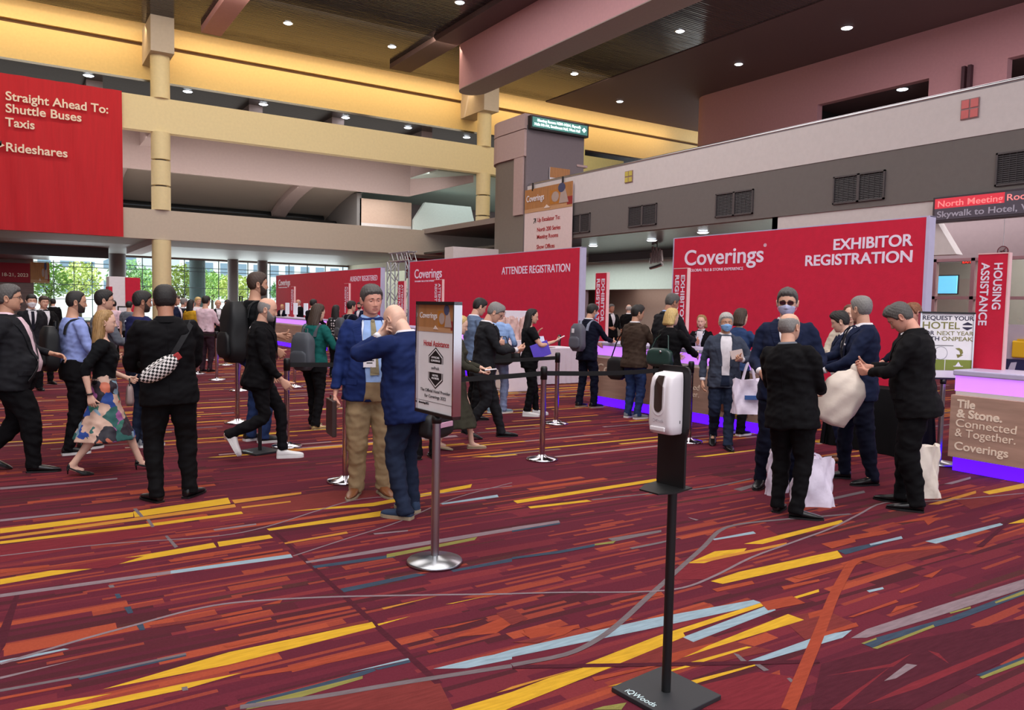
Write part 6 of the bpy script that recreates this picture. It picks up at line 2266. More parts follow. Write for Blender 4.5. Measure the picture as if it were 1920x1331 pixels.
    def hair(s, m, style='short', th=0.016, length=0.28):
        if style in ('long', 'bob'):
            v, f = long_hair(style, length, 0.012 if s.low else 0.007)
        else:
            v, f = shell_from_head(hair_fun(style, th), s.fat, 0.3, 56 if s.low else 84, 36 if s.low else 56, s.seed, 0.0016 if style not in ('stubble', 'ring') else 0.0003)
        s.o_hair = mesh_obj('hair', s.hp(v), f, m, s.root)
        return s

    def brows(s, m):
        v, f = [], []
        for sg in (-1, 1):
            pts = []
            for t in (0, .33, .66, 1):
                x = sg * (0.014 + 0.034 * t)
                z = 0.0185 + 0.005 * math.sin(math.pi * (0.25 + 0.6 * t))
                a = math.asin(max(-1, min(1, x / 0.085)))
                X, Y = head_point(np.array([a]), np.array([z]))
                pts.append((x, float(Y[0]) + 0.0005, z))
            ring_loft(tube_rings(pts, [.0022, .0032, .003, .0014], 6), v, f)
        mesh_obj('eyebrows', s.hp(v), f, m, s.root)
        return s

    def beard(s, m, th=0.008, full=True):
        v, f = shell_from_head(beard_fun(th, full), s.fat, 0.7, 56 if s.low else 84, 36 if s.low else 56, s.seed, 0.0004)
        mesh_obj('beard', s.hp(v), f, m, s.root)
        return s

    def moustache(s, m):
        v, f = [], []
        ring_loft(tube_rings([(-0.028, 0.076, -0.064), (-0.014, 0.090, -0.0565), (0, 0.0945, -0.054), (0.014, 0.090, -0.0565), (0.028, 0.076, -0.064)], [.003, .0055, .005, .0055, .003], 8), v, f)
        mesh_obj('moustache', s.hp(v), f, m, s.root)
        return s

    def mask(s, m):
        v, f = shell_from_head(mask_fun, s.fat, 0.55, 84, 64, 0, 0)
        o = mesh_obj('face_mask', s.hp(v), f, m, s.root)
        v, f = [], []
        for sg in (-1, 1):
            for z0, z1 in ((-0.037, 0.006), (-0.080, -0.030)):
                X, Y = head_point(np.array([sg * 1.0]), np.array([z0]))
                ring_loft(tube_rings([(float(X[0]) + sg * 0.008, float(Y[0]) + 0.004, z0), (sg * 0.079, 0.015, (z0 + z1) / 2), (sg * 0.078, -0.012, z1)], 0.0014, 5), v, f)
        mesh_obj('ear_loops', s.hp(v), f, m, o)
        return s

    def glasses(s, m, lens=None):
        v, f = [], []
        for sg in (-1, 1):
            pts = [(sg * 0.032 + 0.0245 * math.copysign(abs(math.cos(a)) ** .6, math.cos(a)), 0.090 - 0.006 * abs(math.cos(a)) * (1 if math.cos(a) * sg > 0 else 0), 0.000 + 0.0165 * math.copysign(abs(math.sin(a)) ** .6, math.sin(a))) for a in [2 * math.pi * k / 20 for k in range(21)]]
            ring_loft(tube_rings(pts, 0.0016, 6), v, f)
            ring_loft(tube_rings([(sg * 0.057, 0.085, 0.006), (sg * 0.074, 0.072, 0.006), (sg * 0.080, 0.0, 0.004), (sg * 0.079, -0.02, -0.008)], 0.0016, 6), v, f)
        ring_loft(tube_rings([(-0.009, 0.092, 0.004), (0, 0.097, 0.006), (0.009, 0.092, 0.004)], 0.0016, 6), v, f)
        o = mesh_obj('glasses', s.hp(v), f, m, s.root)
        if lens is not None:
            v, f = [], []
            for sg in (-1, 1):
                q = [(sg * 0.032 + 0.024 * math.copysign(abs(math.cos(a)) ** .6, math.cos(a)), 0.0895 - 0.006 * abs(math.cos(a)) * (1 if math.cos(a) * sg > 0 else 0), 0.016 * math.copysign(abs(math.sin(a)) ** .6, math.sin(a))) for a in [2 * math.pi * k / 20 for k in range(20)]]
                b = len(v)
                v += q + [(x, y - 0.0012, z) for x, y, z in q]
                f += [tuple(range(b, b + 20)), tuple(reversed(range(b + 20, b + 40)))]
            mesh_obj('lenses', s.hp(v), f, lens, o)
        return s

    # ---------------------------------------------------------- things laid on the cloth
    def on(s, az, z, lift=0.004):
        """point on the upper garment at azimuth az (deg, 0 = front, + = right) and height z"""
        a = math.radians(az)
        c = s.T(0, 0.0 if z < 1.42 else -0.008, z, s.Rs)
        d = (s.Rs @ Vector((math.sin(a), math.cos(a), 0))).normalized()
        h = s.bvh.ray_cast(c, d, 0.6)
        if h[0] is None:
            return c + d * 0.15, d
        n = h[1] if h[1].dot(d) > 0 else -h[1]
        n = (n * 0.6 + d * 0.4).normalized()
        return h[0] + n * lift, n

    def strip(s, name, path, width, m, parent, lift=0.006, thick=0.003, sub=6, label=None):
        """a flat band following the garment along (azimuth, height) stops"""
        if s.bvh is None:
            return None
        P, N = [], []
        for i in range(len(path) - 1):
            for k in range(sub):
                t = k / sub
                az = path[i][0] + (path[i + 1][0] - path[i][0]) * t
                z = path[i][1] + (path[i + 1][1] - path[i][1]) * t
                p, n = s.on(az, z, lift)
                P.append(p)
                N.append(n)
        p, n = s.on(path[-1][0], path[-1][1], lift)
        P.append(p)
        N.append(n)
        for _ in range(2):
            P = [P[0]] + [(P[i - 1] + P[i] * 2 + P[i + 1]) / 4 for i in range(1, len(P) - 1)] + [P[-1]]
        v, f = [], []
        rings = []
        for i, p in enumerate(P):
            d = (P[min(i + 1, len(P) - 1)] - P[max(i - 1, 0)])
            d = d.normalized() if d.length > 1e-6 else Vector((0, 0, 1))
            w = d.cross(N[i]).normalized()
            wd = width[0] + (width[1] - width[0]) * i / (len(P) - 1) if isinstance(width, tuple) else width
            n = N[i] * thick
            a = w * wd / 2
            rings.append([p - a - n, p + a - n, p + a + n, p - a + n])
        ring_loft(rings, v, f)
        o = mesh_obj(name, s.sc(v), f, m, parent or s.root, smooth=False)
        if label:
            o['label'] = label
        return o

    def loop(s, name, c, up, angles, width, m, parent, lift=0.008, thick=0.003):
        """a strap running round the body in the plane of the forward axis and the direction up, seen from the inner point c"""
        P, N = [], []
        c0 = s.T(c[0], c[1], c[2], s.Rs)
        u = (s.Rs @ Vector(up)).normalized()
        fwd = s.Rs @ Vector((0, 1, 0))
        for q in angles:
            a = math.radians(q)
            d = fwd * math.cos(a) + u * math.sin(a)
            h = s.bvh.ray_cast(c0, d, 0.7)
            if h[0] is None:
                continue
            P.append(h[0] + d * lift)
            N.append(d)
        for _ in range(3):
            P = [P[0]] + [(P[i - 1] + P[i] * 2 + P[i + 1]) / 4 for i in range(1, len(P) - 1)] + [P[-1]]
        side = fwd.cross(u).normalized() * width / 2
        v, f = [], []
        ring_loft([[p - side - n * thick, p + side - n * thick, p + side + n * thick, p - side + n * thick] for p, n in zip(P, N)], v, f)
        return mesh_obj(name, s.sc(v), f, m, parent or s.root, smooth=False)

    def front_panel(s, name, rows, m, lift=0.005, parent=None):
        """a panel on the chest: rows of (height, left azimuth, right azimuth)"""
        v, f = [], []
        nx = 10
        R = []
        for i in range(len(rows) - 1):
            for k in range(4):
                t = k / 4
                R.append([rows[i][j] + (rows[i + 1][j] - rows[i][j]) * t for j in range(3)])
        R.append(rows[-1])
        for z, a0, a1 in R:
            for k in range(nx + 1):
                p, n = s.on(a0 + (a1 - a0) * k / nx, z, lift)
                v.append(p)
        for i in range(len(R) - 1):
            for k in range(nx):
                a = i * (nx + 1) + k
                f.append((a, a + 1, a + nx + 2, a + nx + 1))
        return mesh_obj(name, s.sc(v), f, m, parent or s.root)

    def collar(s, m, parent, wide=1.0, dz0=0.0):
        """shirt collar standing round the neck"""
        v, f = [], []
        r0 = (0.066 if not s.female else 0.056) * (0.75 + 0.25 * s.bulk) * wide
        n = 24
        for z, r, y in ((1.462, r0 * 1.20, -0.010), (1.485, r0 * 1.06, -0.012), (1.512, r0, -0.012), (1.508, r0 * 1.09, -0.012), (1.478, r0 * 1.34, -0.006)):
            for k in range(n):
                a = 2 * math.pi * k / n
                dz = -(0.022 if wide == 1 else 0.06) * max(0, math.cos(a)) ** 3 + dz0
                v.append(s.T(r * math.sin(a), y + r * 1.02 * math.cos(a), z + dz, s.Rs))
        for i in range(4):
            for k in range(n):
                k2 = (k + 1) % n
                f.append((i * n + k, i * n + k2, (i + 1) * n + k2, (i + 1) * n + k))
        return mesh_obj('collar', s.sc(v), f, m, parent)

    def suit_front(s, shirt_m, jm, tie=None, low=1.12, wide=(28, 0.5), open_=False, hem=0.80, pocket=True, lower=None):
        """shirt showing between the lapels, lapels, tie, buttons"""
        a0 = wide[0]
        if open_:
            rows = [(1.465, -a0 * 1.1, a0 * 1.1), (1.36, -a0 * 0.95, a0 * 0.95), (1.2, -a0 * 0.75, a0 * 0.75), (1.05, -a0 * 0.6, a0 * 0.6), (0.965, -a0 * 0.55, a0 * 0.55)]
        else:
            rows = [(1.465, -a0 - 12, a0 + 12), (1.40, -a0 * 0.95, a0 * 0.95), (1.30, -a0 * 0.62, a0 * 0.62), (1.20, -a0 * 0.3, a0 * 0.3), (low, -1, 1)]
        sh = s.front_panel('shirt_front', rows, shirt_m, 0.006)
        if open_ and lower is not None:
            s.front_panel('trouser_front', [(0.972, -a0 * 0.55, a0 * 0.55), (0.88, -a0 * 0.6, a0 * 0.6), (hem + 0.004, -a0 * 0.75, a0 * 0.75)], lower, 0.005, s.lower)
        s.collar(shirt_m, sh)
        if tie is not None:
            s.strip('tie', [(0, 1.452), (0, 1.32), (0, 1.2 if not open_ else 1.15), (0, low if not open_ else 1.02)], (0.035, 0.075), tie, sh, 0.012, 0.003)
            p, n = s.on(0, 1.455, 0.012)
            v, f = sph(p, (0.018, 0.012, 0.018), 10, 6)
            mesh_obj('tie_knot', s.sc(v), f, tie, sh)
        up = s.upper
        for sg in (-1, 1):
            if open_:
                s.strip('lapel', [(sg * (a0 + 24), 1.455), (sg * (a0 + 8), 1.36), (sg * (a0 * 0.75 + 3), 1.2), (sg * (a0 * 0.6 + 3), 1.08)], (0.085, 0.03), jm, up, 0.010, 0.004)
            else:
                s.strip('lapel', [(sg * (a0 + 22), 1.455), (sg * (a0 + 8), 1.38), (sg * (a0 * 0.62 + 9), 1.28), (sg * 4, low + 0.01)], (0.075, 0.022), jm, up, 0.010, 0.004)
        if not open_:
            for z in (low - 0.015, low - 0.115):
                p, n = s.on(2, z, 0.004)
                v, f = sph(p, 0.008, 8, 5)
                mesh_obj('button', s.sc(v), f, M_BLKP, up)
            s.strip('front_edge', [(1, low - 0.0), (0, hem + 0.03)], 0.006, jm, up, 0.003, 0.002)
        if pocket:
            for sg in (-1, 1):
                s.strip('pocket_flap', [(sg * 38, 0.965), (sg * 66, 0.965)], 0.045, jm, up, 0.005, 0.003)
        return s

    def back_seams(s, jm, hem=0.80):
        s.strip('back_seam', [(180, 1.44), (180, 1.2), (180, 1.0)], 0.005, jm, s.upper, 0.002, 0.0015)
        s.strip('vent', [(179, 1.0), (178, hem + 0.02)], 0.014, jm, s.upper, 0.003, 0.002)
        return s

    def cuffs(s, m):
        for i in (0, 1):
            d = (s.wr[i] - s.el[i]).normalized()
            v, f = [], []
            ring_loft(tube_rings([s.wr[i] - d * 0.03, s.wr[i] + d * 0.006], [.036, .035], 14), v, f)
            mesh_obj('shirt_cuff', s.sc(v), f, m, s.root)
        return s

    def lanyard(s, m, z=1.13, badge=None, az=4):
        t = s.root
        o = s.strip('lanyard', [(-42, 1.462), (-33, 1.42), (-20 + az, 1.32), (az - 7, z + 0.08)], 0.016, m, t, 0.016, 0.0015)
        s.strip('lanyard', [(42, 1.462), (33, 1.42), (20 + az, 1.32), (az + 7, z + 0.08)], 0.016, m, t, 0.016, 0.0015)
        if badge is not None:
            p, n = s.on(az, z, 0.022)
            u = Vector((0, 0, 1)) - n * n.z
            u.normalize()
            r = u.cross(n)
            v, f = [], []
            for zz in (-0.075, 0.075):
                for xx, yy in ((-0.05, -0.003), (0.05, -0.003), (0.05, 0.003), (-0.05, 0.003)):
                    v.append(p + r * xx + n * yy + u * zz)
            f = [(0, 1, 2, 3), (7, 6, 5, 4), (0, 4, 5, 1), (1, 5, 6, 2), (2, 6, 7, 3), (3, 7, 4, 0)]
            b = mesh_obj('badge', s.sc(v), f, badge[0], t, smooth=False)
            v = [p + r * xx + n * 0.0045 + u * zz for xx, zz in ((-0.05, 0.02), (0.05, 0.02), (0.05, 0.07), (-0.05, 0.07))]
            mesh_obj('badge_header', s.sc(v), [(0, 1, 2, 3)], badge[1], b, smooth=False)
            v, f = [], []
            for k, (w, zz) in enumerate(((0.03, 0.0), (0.036, -0.02), (0.024, -0.04))):
                q = [p + r * x_ + n * 0.0045 + u * (zz + y_) for x_, y_ in ((-w, -0.004), (w, -0.004), (w, 0.004), (-w, 0.004))]
                f.append(tuple(range(len(v), len(v) + 4)))
                v += q
            mesh_obj('badge_text', s.sc(v), f, M_BLK, b, smooth=False)
        return s

    # ---------------------------------------------------------- placing held things
    def W(s, p):
        """local figure point (1.75 m frame) to the world"""
        return s.pos + Matrix.Rotation(-s.heading, 3, 'Z') @ (Vector(p) * s.k)

    def palm(s, i, out=0.06, off=0.03):
        w, x, d, z, pose, sg = s.hm[i]
        return w + d * (0.012 + out) - z * off

# ------------------------------------------------------------------ wardrobe
K_BLACK = cloth('black_suiting', (13, 12, 15))
K_BLACK2 = cloth('soft_black_cloth', (17, 16, 19))
K_CHAR = cloth('charcoal_suiting', (32, 32, 36))
K_NAVY = cloth('navy_suiting', (24, 31, 56))
K_BLUE = cloth('blue_blazer_cloth', (30, 46, 98))
K_BLUE2 = cloth('royal_navy_cloth', (24, 37, 80))
K_DNAVY = cloth('midnight_suiting', (16, 19, 36))
K_SLATE = cloth('slate_blazer_cloth', (62, 68, 84))
K_WHITE = cloth('white_shirting', (222, 216, 222))
K_PINKW = cloth('pale_pink_shirting', (226, 196, 206))
K_LBLUE = cloth('pale_blue_shirting', (146, 160, 218))
K_SKY = cloth('sky_blue_shirting', (150, 178, 226))
K_TAN = cloth('tan_chino', (158, 134, 102))
K_JEAN = cloth('blue_denim', (40, 56, 96), var=0.2)
K_JEAND = cloth('dark_denim', (34, 42, 62), var=0.18)
K_JEANL = cloth('pale_denim', (130, 140, 172), var=0.2)
K_OLIVE = cloth('olive_dress_cloth', (58, 56, 46))
K_BROWN = cloth('brown_jacket_cloth', (66, 52, 44))
K_GREEN = cloth('bottle_green_knit', (22, 88, 84))
K_GREYC = cloth('grey_cloth', (104, 108, 118))
K_STEELB = cloth('steel_blue_cloth', (96, 112, 140))
K_TEE = cloth('black_tee', (16, 17, 20))
K_YELL = cloth('mustard_cloth', (196, 150, 40))
K_BEIGE = cloth('beige_cloth', (190, 176, 160))
K_TIE = cloth('khaki_tie_silk', (142, 130, 104))
K_DTIE = cloth('dark_tie_silk', (30, 30, 40))
L_BLACK = mat('black_leather', (20, 19, 21), 0.28, spec=0.5)
L_BROWN = mat('tan_leather', (122, 74, 44), 0.35)
L_WHITE = mat('white_leather', (226, 222, 222), 0.45)
L_BLUE = mat('blue_suede', (38, 56, 84), 0.85)
L_GREY = mat('grey_mesh_shoe', (122, 128, 136), 0.7)
L_GOLD = mat('gold_flat_leather', (196, 170, 120), 0.45)
S_WHITE = mat('white_rubber', (224, 220, 220), 0.6)
S_TAN = mat('tan_rubber', (158, 140, 116), 0.6)
H_DARK = mat('dark_hair', (28, 23, 22), 0.55, var=0.3, vscale=50, bump=0.35, bscale=60, stretch=(6, 6, 0.9))
H_BROWN = mat('brown_hair', (66, 48, 38), 0.55, var=0.3, vscale=50, bump=0.35, bscale=60, stretch=(6, 6, 0.9))
H_BEARD = mat('dark_beard', (56, 42, 36), 0.7, var=0.4, vscale=120)
H_GREY = mat('grey_hair', (128, 124, 122), 0.55, var=0.3, vscale=60, bump=0.35, bscale=60, stretch=(6, 6, 0.9))
H_SALT = mat('salt_and_pepper_hair', (82, 78, 76), 0.55, var=0.45, vscale=60, bump=0.35, bscale=60, stretch=(6, 6, 0.9))
H_SILV = mat('silver_hair', (176, 172, 168), 0.55, var=0.2, vscale=60, bump=0.35, bscale=60, stretch=(6, 6, 0.9))
H_BLOND = mat('blond_hair', (204, 172, 112), 0.5, var=0.3, vscale=50, stretch=(3, 3, 0.5))
H_DBLND = mat('dark_blond_hair', (160, 124, 78), 0.5, var=0.35, vscale=50, stretch=(3, 3, 0.5))
MASKB = mat('mask_blue', (128, 172, 222), 0.75)
MASKL = mat('mask_lilac', (176, 176, 208), 0.75)
MASKW = mat('mask_white', (222, 220, 226), 0.75)
GL = mat('dark_spectacle_frame', (30, 26, 26), 0.35)
LENSD = mat('tinted_lens', (58, 28, 36), 0.08)
BAGB = mat('black_nylon', (16, 17, 20), 0.6, bump=0.12, bscale=200)
BAGG = mat('grey_nylon', (78, 82, 90), 0.65, bump=0.15, bscale=200)
BAGG2 = mat('slate_nylon', (92, 92, 104), 0.65, bump=0.15, bscale=200)
LAN = mat('white_lanyard', (206, 214, 232), 0.7)
SK_A, SK_B, SK_C, SK_D, SK_E = (218, 168, 144), (202, 152, 126), (226, 182, 160), (176, 124, 100), (218, 158, 138)


def tall(base, top, k=1.0, bent=0.0):
    p = gp(*base)
    r = ray(base[0], top)
    t = math.hypot(p.x, p.y) / math.hypot(r.x, r.y)
    return (EYE + r.z * t) * k + bent - 0.01


def at_x(px, X):
    r = ray(px, 600)
    return (X, r.y * X / r.x)


def tall_at(pos, px, top):
    r = ray(px, top)
    return EYE + r.z * math.hypot(*pos) / math.hypot(r.x, r.y)


def held(name, label, cat, fig, p, rz=0.0, group=None):
    """a top-level thing placed in a figure's own frame (1.75 m)"""
    return thing(name, label, cat, fig.W(p), -fig.heading + rz, group)


def rounded_bag(t, name, w, d, h, m, e=0.42, taper=0.12, wr=0.006, z0=0.0, y0=0.0, seed=0):
    rings = []
    n = 40
    for i in range(15):
        s = i / 14
        z = h * (0.5 - 0.5 * math.cos(math.pi * s))
        k = max(0.3, (1 - abs(2 * z / h - 1) ** 5)) ** 0.4 if 0 < s < 1 else 0.55
        tw = 1 - taper * s
        ring = []
        for j in range(n):
            a = 2 * math.pi * j / n
            c, q = math.cos(a), math.sin(a)
            x = math.copysign(abs(c) ** e, c) * w / 2 * k * tw
            y = math.copysign(abs(q) ** e, q) * d / 2 * k * (1 - taper * 1.5 * s)
            f = 1 + wr * 12 * (math.sin(3 * a + z * 17 + seed) * 0.3 + math.sin(6 * a - z * 23 + seed) * 0.2)
            ring.append((x * f, y0 + y * f, z0 + z))
        rings.append(ring)
    return MB().loft(rings).build(name, m, t)


def backpack(fig, label, m, w=0.30, d=0.17, h=0.46, zt=1.42, back=0.13, strap_m=None, tag_m=None, taper=0.15, side=0.0, group='backpacks worn in the crowd'):
    z0 = zt - h
    off = Vector((side, -back - d / 2 - 0.02, z0))
    t = held('backpack', label, 'backpack', fig, off, 0, group)
    k = fig.k
    o = rounded_bag(t, 'pack_body', w * k, d * k, h * k, m, 0.5, taper)
    rounded_bag(t, 'front_pocket', w * 0.78 * k, 0.055 * k, h * 0.42 * k, m, 0.5, 0.08, z0=0.05 * k, y0=-d * 0.46 * k)
    sm = strap_m or m
    for sg in (-1, 1):
        s = fig.loop('shoulder_strap', (sg * 0.105, 0.0, 1.27), (0, 0, 1), range(170, -50, -10), 0.055, sm, fig.root, 0.010, 0.006)
        s.parent = t
        s.matrix_parent_inverse = Matrix.Translation(-off * k)
    b = MB()
    b.tube([(-0.03 * k, d * 0.3 * k, h * 0.97 * k), (-0.03 * k, d * 0.3 * k, (h + 0.05) * k), (0.03 * k, d * 0.3 * k, (h + 0.05) * k), (0.03 * k, d * 0.3 * k, h * 0.97 * k)], 0.008 * k, 8)
    b.build('grab_loop', sm, t)
    if tag_m is not None:
        MB().box((-0.06 * k, -d * 0.52 * k, h * 0.66 * k), (-0.0 * k, -d * 0.48 * k, h * 0.82 * k), 0, 0.004).build('tag', tag_m, t)
    return t


def flat_item(name, label, cat, fig, p, size, m, rot=(0, 0, 0), bev=0.002, group=None):
    t = held(name, label, cat, fig, p, 0, group)
    sx, sy, sz = [q * fig.k / 2 for q in size]
    R = Matrix.Rotation(rot[2], 4, 'Z') @ Matrix.Rotation(rot[1], 4, 'Y') @ Matrix.Rotation(rot[0], 4, 'X')
    MB().box((-sx, -sy, -sz), (sx, sy, sz), 0, bev, R).build('body' if name != 'phone' else 'case', m, t)
    return t


# ------------------------------------------------------------------ left side of the hall
f = Fig('person in dark open suit and pale pink shirt at the left edge', (20, 884), turn=98, H=tall((20, 884), 528), bulk=1.2, belly=0.10, fat=0.5,
        feet=((0.10, 0.20, 0, 8, 0), (-0.10, -0.22, 0.0, 6, 24)), drop=0.03, hands=((0.26, -0.18, 0.86), (-0.20, 0.34, 1.08)), poles=((0.4, -1, 0), (-0.7, -0.6, -0.3)), palms=(None, (0.6, 0, -0.8)), hpose=('relaxed', 'relaxed'), head=(-2, 0, 0), skin=SK_B).body()
f.trousers(K_BLACK, 1.08).jacket(K_CHAR, 0.80, flare=0.03).suit_front(K_PINKW, K_CHAR, None, wide=(40, 0), open_=True, lower=K_BLACK).shoes(L_BLACK)
f.loop('bag_strap', (0, 0, 1.2), (-0.5, 0, 0.85), range(120, -70, -8), 0.045, cloth('strap_grey', (52, 50, 52)), f.root, 0.016, 0.003)
f.hair(H_SALT, 'short', 0.014).brows(H_SALT).moustache(H_DARK).glasses(GL)

f = Fig('person in light blue shirt with a dark beard and black backpack', (142, 848), turn=72, H=tall((142, 848), 545), bulk=1.06, belly=0.02, feet=((0.10, -0.10, 0, 6, 0), (-0.10, 0.12, 0, 8, 0)),
        hands=((0.18, 0.30, 1.04), (-0.16, 0.34, 1.02)), poles=((0.6, -0.8, -0.5), (-0.6, -0.8, -0.5)), palms=((-0.6, 0.2, 0.6), (0.6, 0.2, 0.6)), hpose=('pinch', 'pinch'), head=(12, 4, 0), skin=SK_B).body()
f.trousers(K_BLACK2, 0.98).shirt(K_LBLUE, 1.0, 0.97).shoes(L_BLACK, 'sneaker', S_WHITE)
f.strip('collar_band', [(-75, 1.465), (-25, 1.45), (25, 1.45), (75, 1.465)], 0.03, K_LBLUE, f.upper, 0.010, 0.003)
f.hair(H_DARK, 'stubble', 0.006).brows(H_DARK).beard(H_BEARD, 0.006)
f.strip('dark_tie_strap', [(8, 1.42), (10, 1.3), (12, 1.18)], 0.02, K_DTIE, f.upper, 0.006)
backpack(f, 'black backpack on the person in the light blue shirt', BAGB, 0.30, 0.18, 0.48, 1.38)

f = Fig('person with dark hair and glasses behind the woman in the flowered skirt', (196, 822), turn=78, H=tall((196, 822), 544), hands=((0.16, 0.36, 1.14), (-0.10, 0.40, 1.16)), palms=((-0.7, 0.1, 0.5), (0.7, 0.1, 0.5)), hpose=('grip', 'grip'), head=(6, 0, 0), skin=SK_A).body()
f.trousers(K_JEAND).shirt(K_GREYC, 1.0, 0.95, off=0.018).shoes(L_BLACK, 'sneaker').hair(H_DARK, 'short', 0.015).brows(H_DARK).glasses(GL)

f = Fig('woman with long blond hair, black top and flowered skirt, walking', (197, 886), turn=92, H=tall((197, 886), 577, 1.0, 0.02), female=True, bulk=1.02, feet=((0.06, -0.30, 0.0, 2, 8), (-0.05, 0.34, 0.0, 4, 0)), drop=0.05,
        hands=((0.24, -0.12, 0.86), (-0.22, 0.22, 0.98)), poles=((0.3, -1, 0), (-0.3, -1, 0)), hpose=('relaxed', 'grip'), head=(-2, 4, 0), skin=SK_C, bare='legs').body()


def flower_cloth():
    m = bpy.data.materials.new('flowered_silk')
    m.use_nodes = True
    nt = m.node_tree
    b = nt.nodes['Principled BSDF']
    b.inputs['Roughness'].default_value = 0.6
    tc = nt.nodes.new('ShaderNodeTexCoord')
    nz = nt.nodes.new('ShaderNodeTexNoise')
    nz.inputs['Scale'].default_value = 7
    mx = nt.nodes.new('ShaderNodeVectorMath')
    mx.operation = 'MULTIPLY_ADD'
    mx.inputs[1].default_value = (0.2, 0.2, 0.2)
    nt.links.new(tc.outputs['Object'], nz.inputs['Vector'])
    nt.links.new(nz.outputs['Color'], mx.inputs[0])
    nt.links.new(tc.outputs['Object'], mx.inputs[2])
    vo = nt.nodes.new('ShaderNodeTexVoronoi')
    vo.inputs['Scale'].default_value = 9
    nt.links.new(mx.outputs[0], vo.inputs['Vector'])
    sp = nt.nodes.new('ShaderNodeSeparateColor')
    nt.links.new(vo.outputs['Color'], sp.inputs[0])
    r = nt.nodes.new('ShaderNodeValToRGB')
    r.color_ramp.interpolation = 'CONSTANT'
    e = r.color_ramp.elements
    cols = [(40, 30, 42), (206, 170, 152), (44, 96, 92), (42, 74, 150), (130, 160, 180), (200, 110, 84), (34, 28, 38), (150, 84, 140), (50, 110, 96), (36, 32, 44)]
    while len(e) > 1:
        e.remove(e[-1])
    e[0].color = lin(cols[0])
    for i, c in enumerate(cols[1:], 1):
        k = e.new(i / len(cols))
        k.color = lin(c)
    nt.links.new(sp.outputs[0], r.inputs[0])
    nt.links.new(r.outputs[0], b.inputs['Base Color'])
    return m


f.skirt(flower_cloth(), 0.36, 0.10).shirt(K_TEE, 0.70, 1.0, 'top', loose=1.2, neck=1.43).shoes(L_BLACK, 'pump')
f.strip('belt', [(180, 1.045), (90, 1.045), (0, 1.045), (-90, 1.045), (-179, 1.045)], 0.02, mat('silver_belt', (200, 190, 180), 0.3, 0.8), f.root, 0.012, 0.002)
f.hair(H_DBLND, 'long', length=0.26).brows(H_DBLND)
w = f.wr[0]
d = (f.wr[0] - f.el[0]).normalized()
v_, f_ = [], []
ring_loft(tube_rings([w - d * 0.012, w + d * 0.004], [.033, .033], 14), v_, f_)
mesh_obj('bracelet', f.sc(v_), f_, M_BLKP, f.root)
t = held('handbag', 'small taupe handbag held by the woman in the flowered skirt', 'bag', f, (-0.20, 0.24, 0.68))
rounded_bag(t, 'bag_body', 0.24, 0.09, 0.20, mat('taupe_leather', (150, 128, 126), 0.6), 0.6, 0.3)
MB().tube([(-0.06, 0, 0.18), (-0.03, 0, 0.26), (0.03, 0, 0.26), (0.06, 0, 0.18)], 0.006).build('handle', L_BLACK, t)

f = Fig('person in navy shirt and jeans beside the black suit, looking right', (264, 836), turn=62, H=tall((264, 836), 545), hands=((0.24, 0.16, 0.98), (-0.16, 0.36, 1.16)), hpose=('relaxed', 'grip'), head=(14, 6, 0), skin=SK_D).body()
f.trousers(K_JEAND).shirt(cloth('navy_polo', (34, 36, 76)), 1.0, 0.90, off=0.02, loose=1.1).shoes(L_GREY, 'sneaker', S_WHITE).hair(H_DARK, 'short', 0.012).brows(H_DARK).beard(H_BEARD, 0.004)
f.strip('pale_strap', [(-150, 1.42), (-100, 1.40), (-70, 1.30), (-60, 1.15)], 0.018, LAN, f.root, 0.012)

f = Fig('person in black suit seen from behind with a chequered sling bag', (306, 938), turn=-3, H=tall((306, 938), 534), bulk=1.13, belly=0.02, feet=((0.20, 0.03, 0, 38, 0), (-0.05, -0.03, 0, 28, 0)), hip=(0.05, 0), side=-2,
        hands=((0.16, 0.30, 1.04), (-0.14, 0.30, 1.06)), poles=((0.55, -0.8, -0.35), (-0.55, -0.8, -0.35)), hpose=('pinch', 'pinch'), head=(4, 14, 0), skin=SK_D, shoulders=1.1).body()
f.trousers(K_BLACK, 1.0).jacket(K_BLACK, 0.80, loose=1.12).back_seams(K_BLACK).shoes(L_BLACK)
f.hair(H_DARK, 'short', 0.017).brows(H_DARK)
f.suit_front(K_TEE, K_BLACK, None)
t = held('sling_bag', 'black and white chequered sling bag with red tab across the black suit', 'bag', f, (-0.03, -0.17, 1.10))
off = Vector((-0.03, -0.17, 1.10))


def checker():
    m = bpy.data.materials.new('chequered_canvas')
    m.use_nodes = True
    nt = m.node_tree
    b = nt.nodes['Principled BSDF']
    b.inputs['Roughness'].default_value = 0.7
    tc = nt.nodes.new('ShaderNodeTexCoord')
    ck = nt.nodes.new('ShaderNodeTexChecker')
    ck.inputs['Scale'].default_value = 52
    ck.inputs[1].default_value = lin((222, 216, 214))
    ck.inputs[2].default_value = lin((26, 24, 26))
    mp = nt.nodes.new('ShaderNodeMapping')
    mp.inputs['Rotation'].default_value = (0, math.radians(35), 0)
    mp.inputs['Scale'].default_value = (1, 0.001, 1)
    nt.links.new(tc.outputs['Object'], mp.inputs[0])
    nt.links.new(mp.outputs[0], ck.inputs[0])
    nt.links.new(ck.outputs[0], b.inputs['Base Color'])
    return m


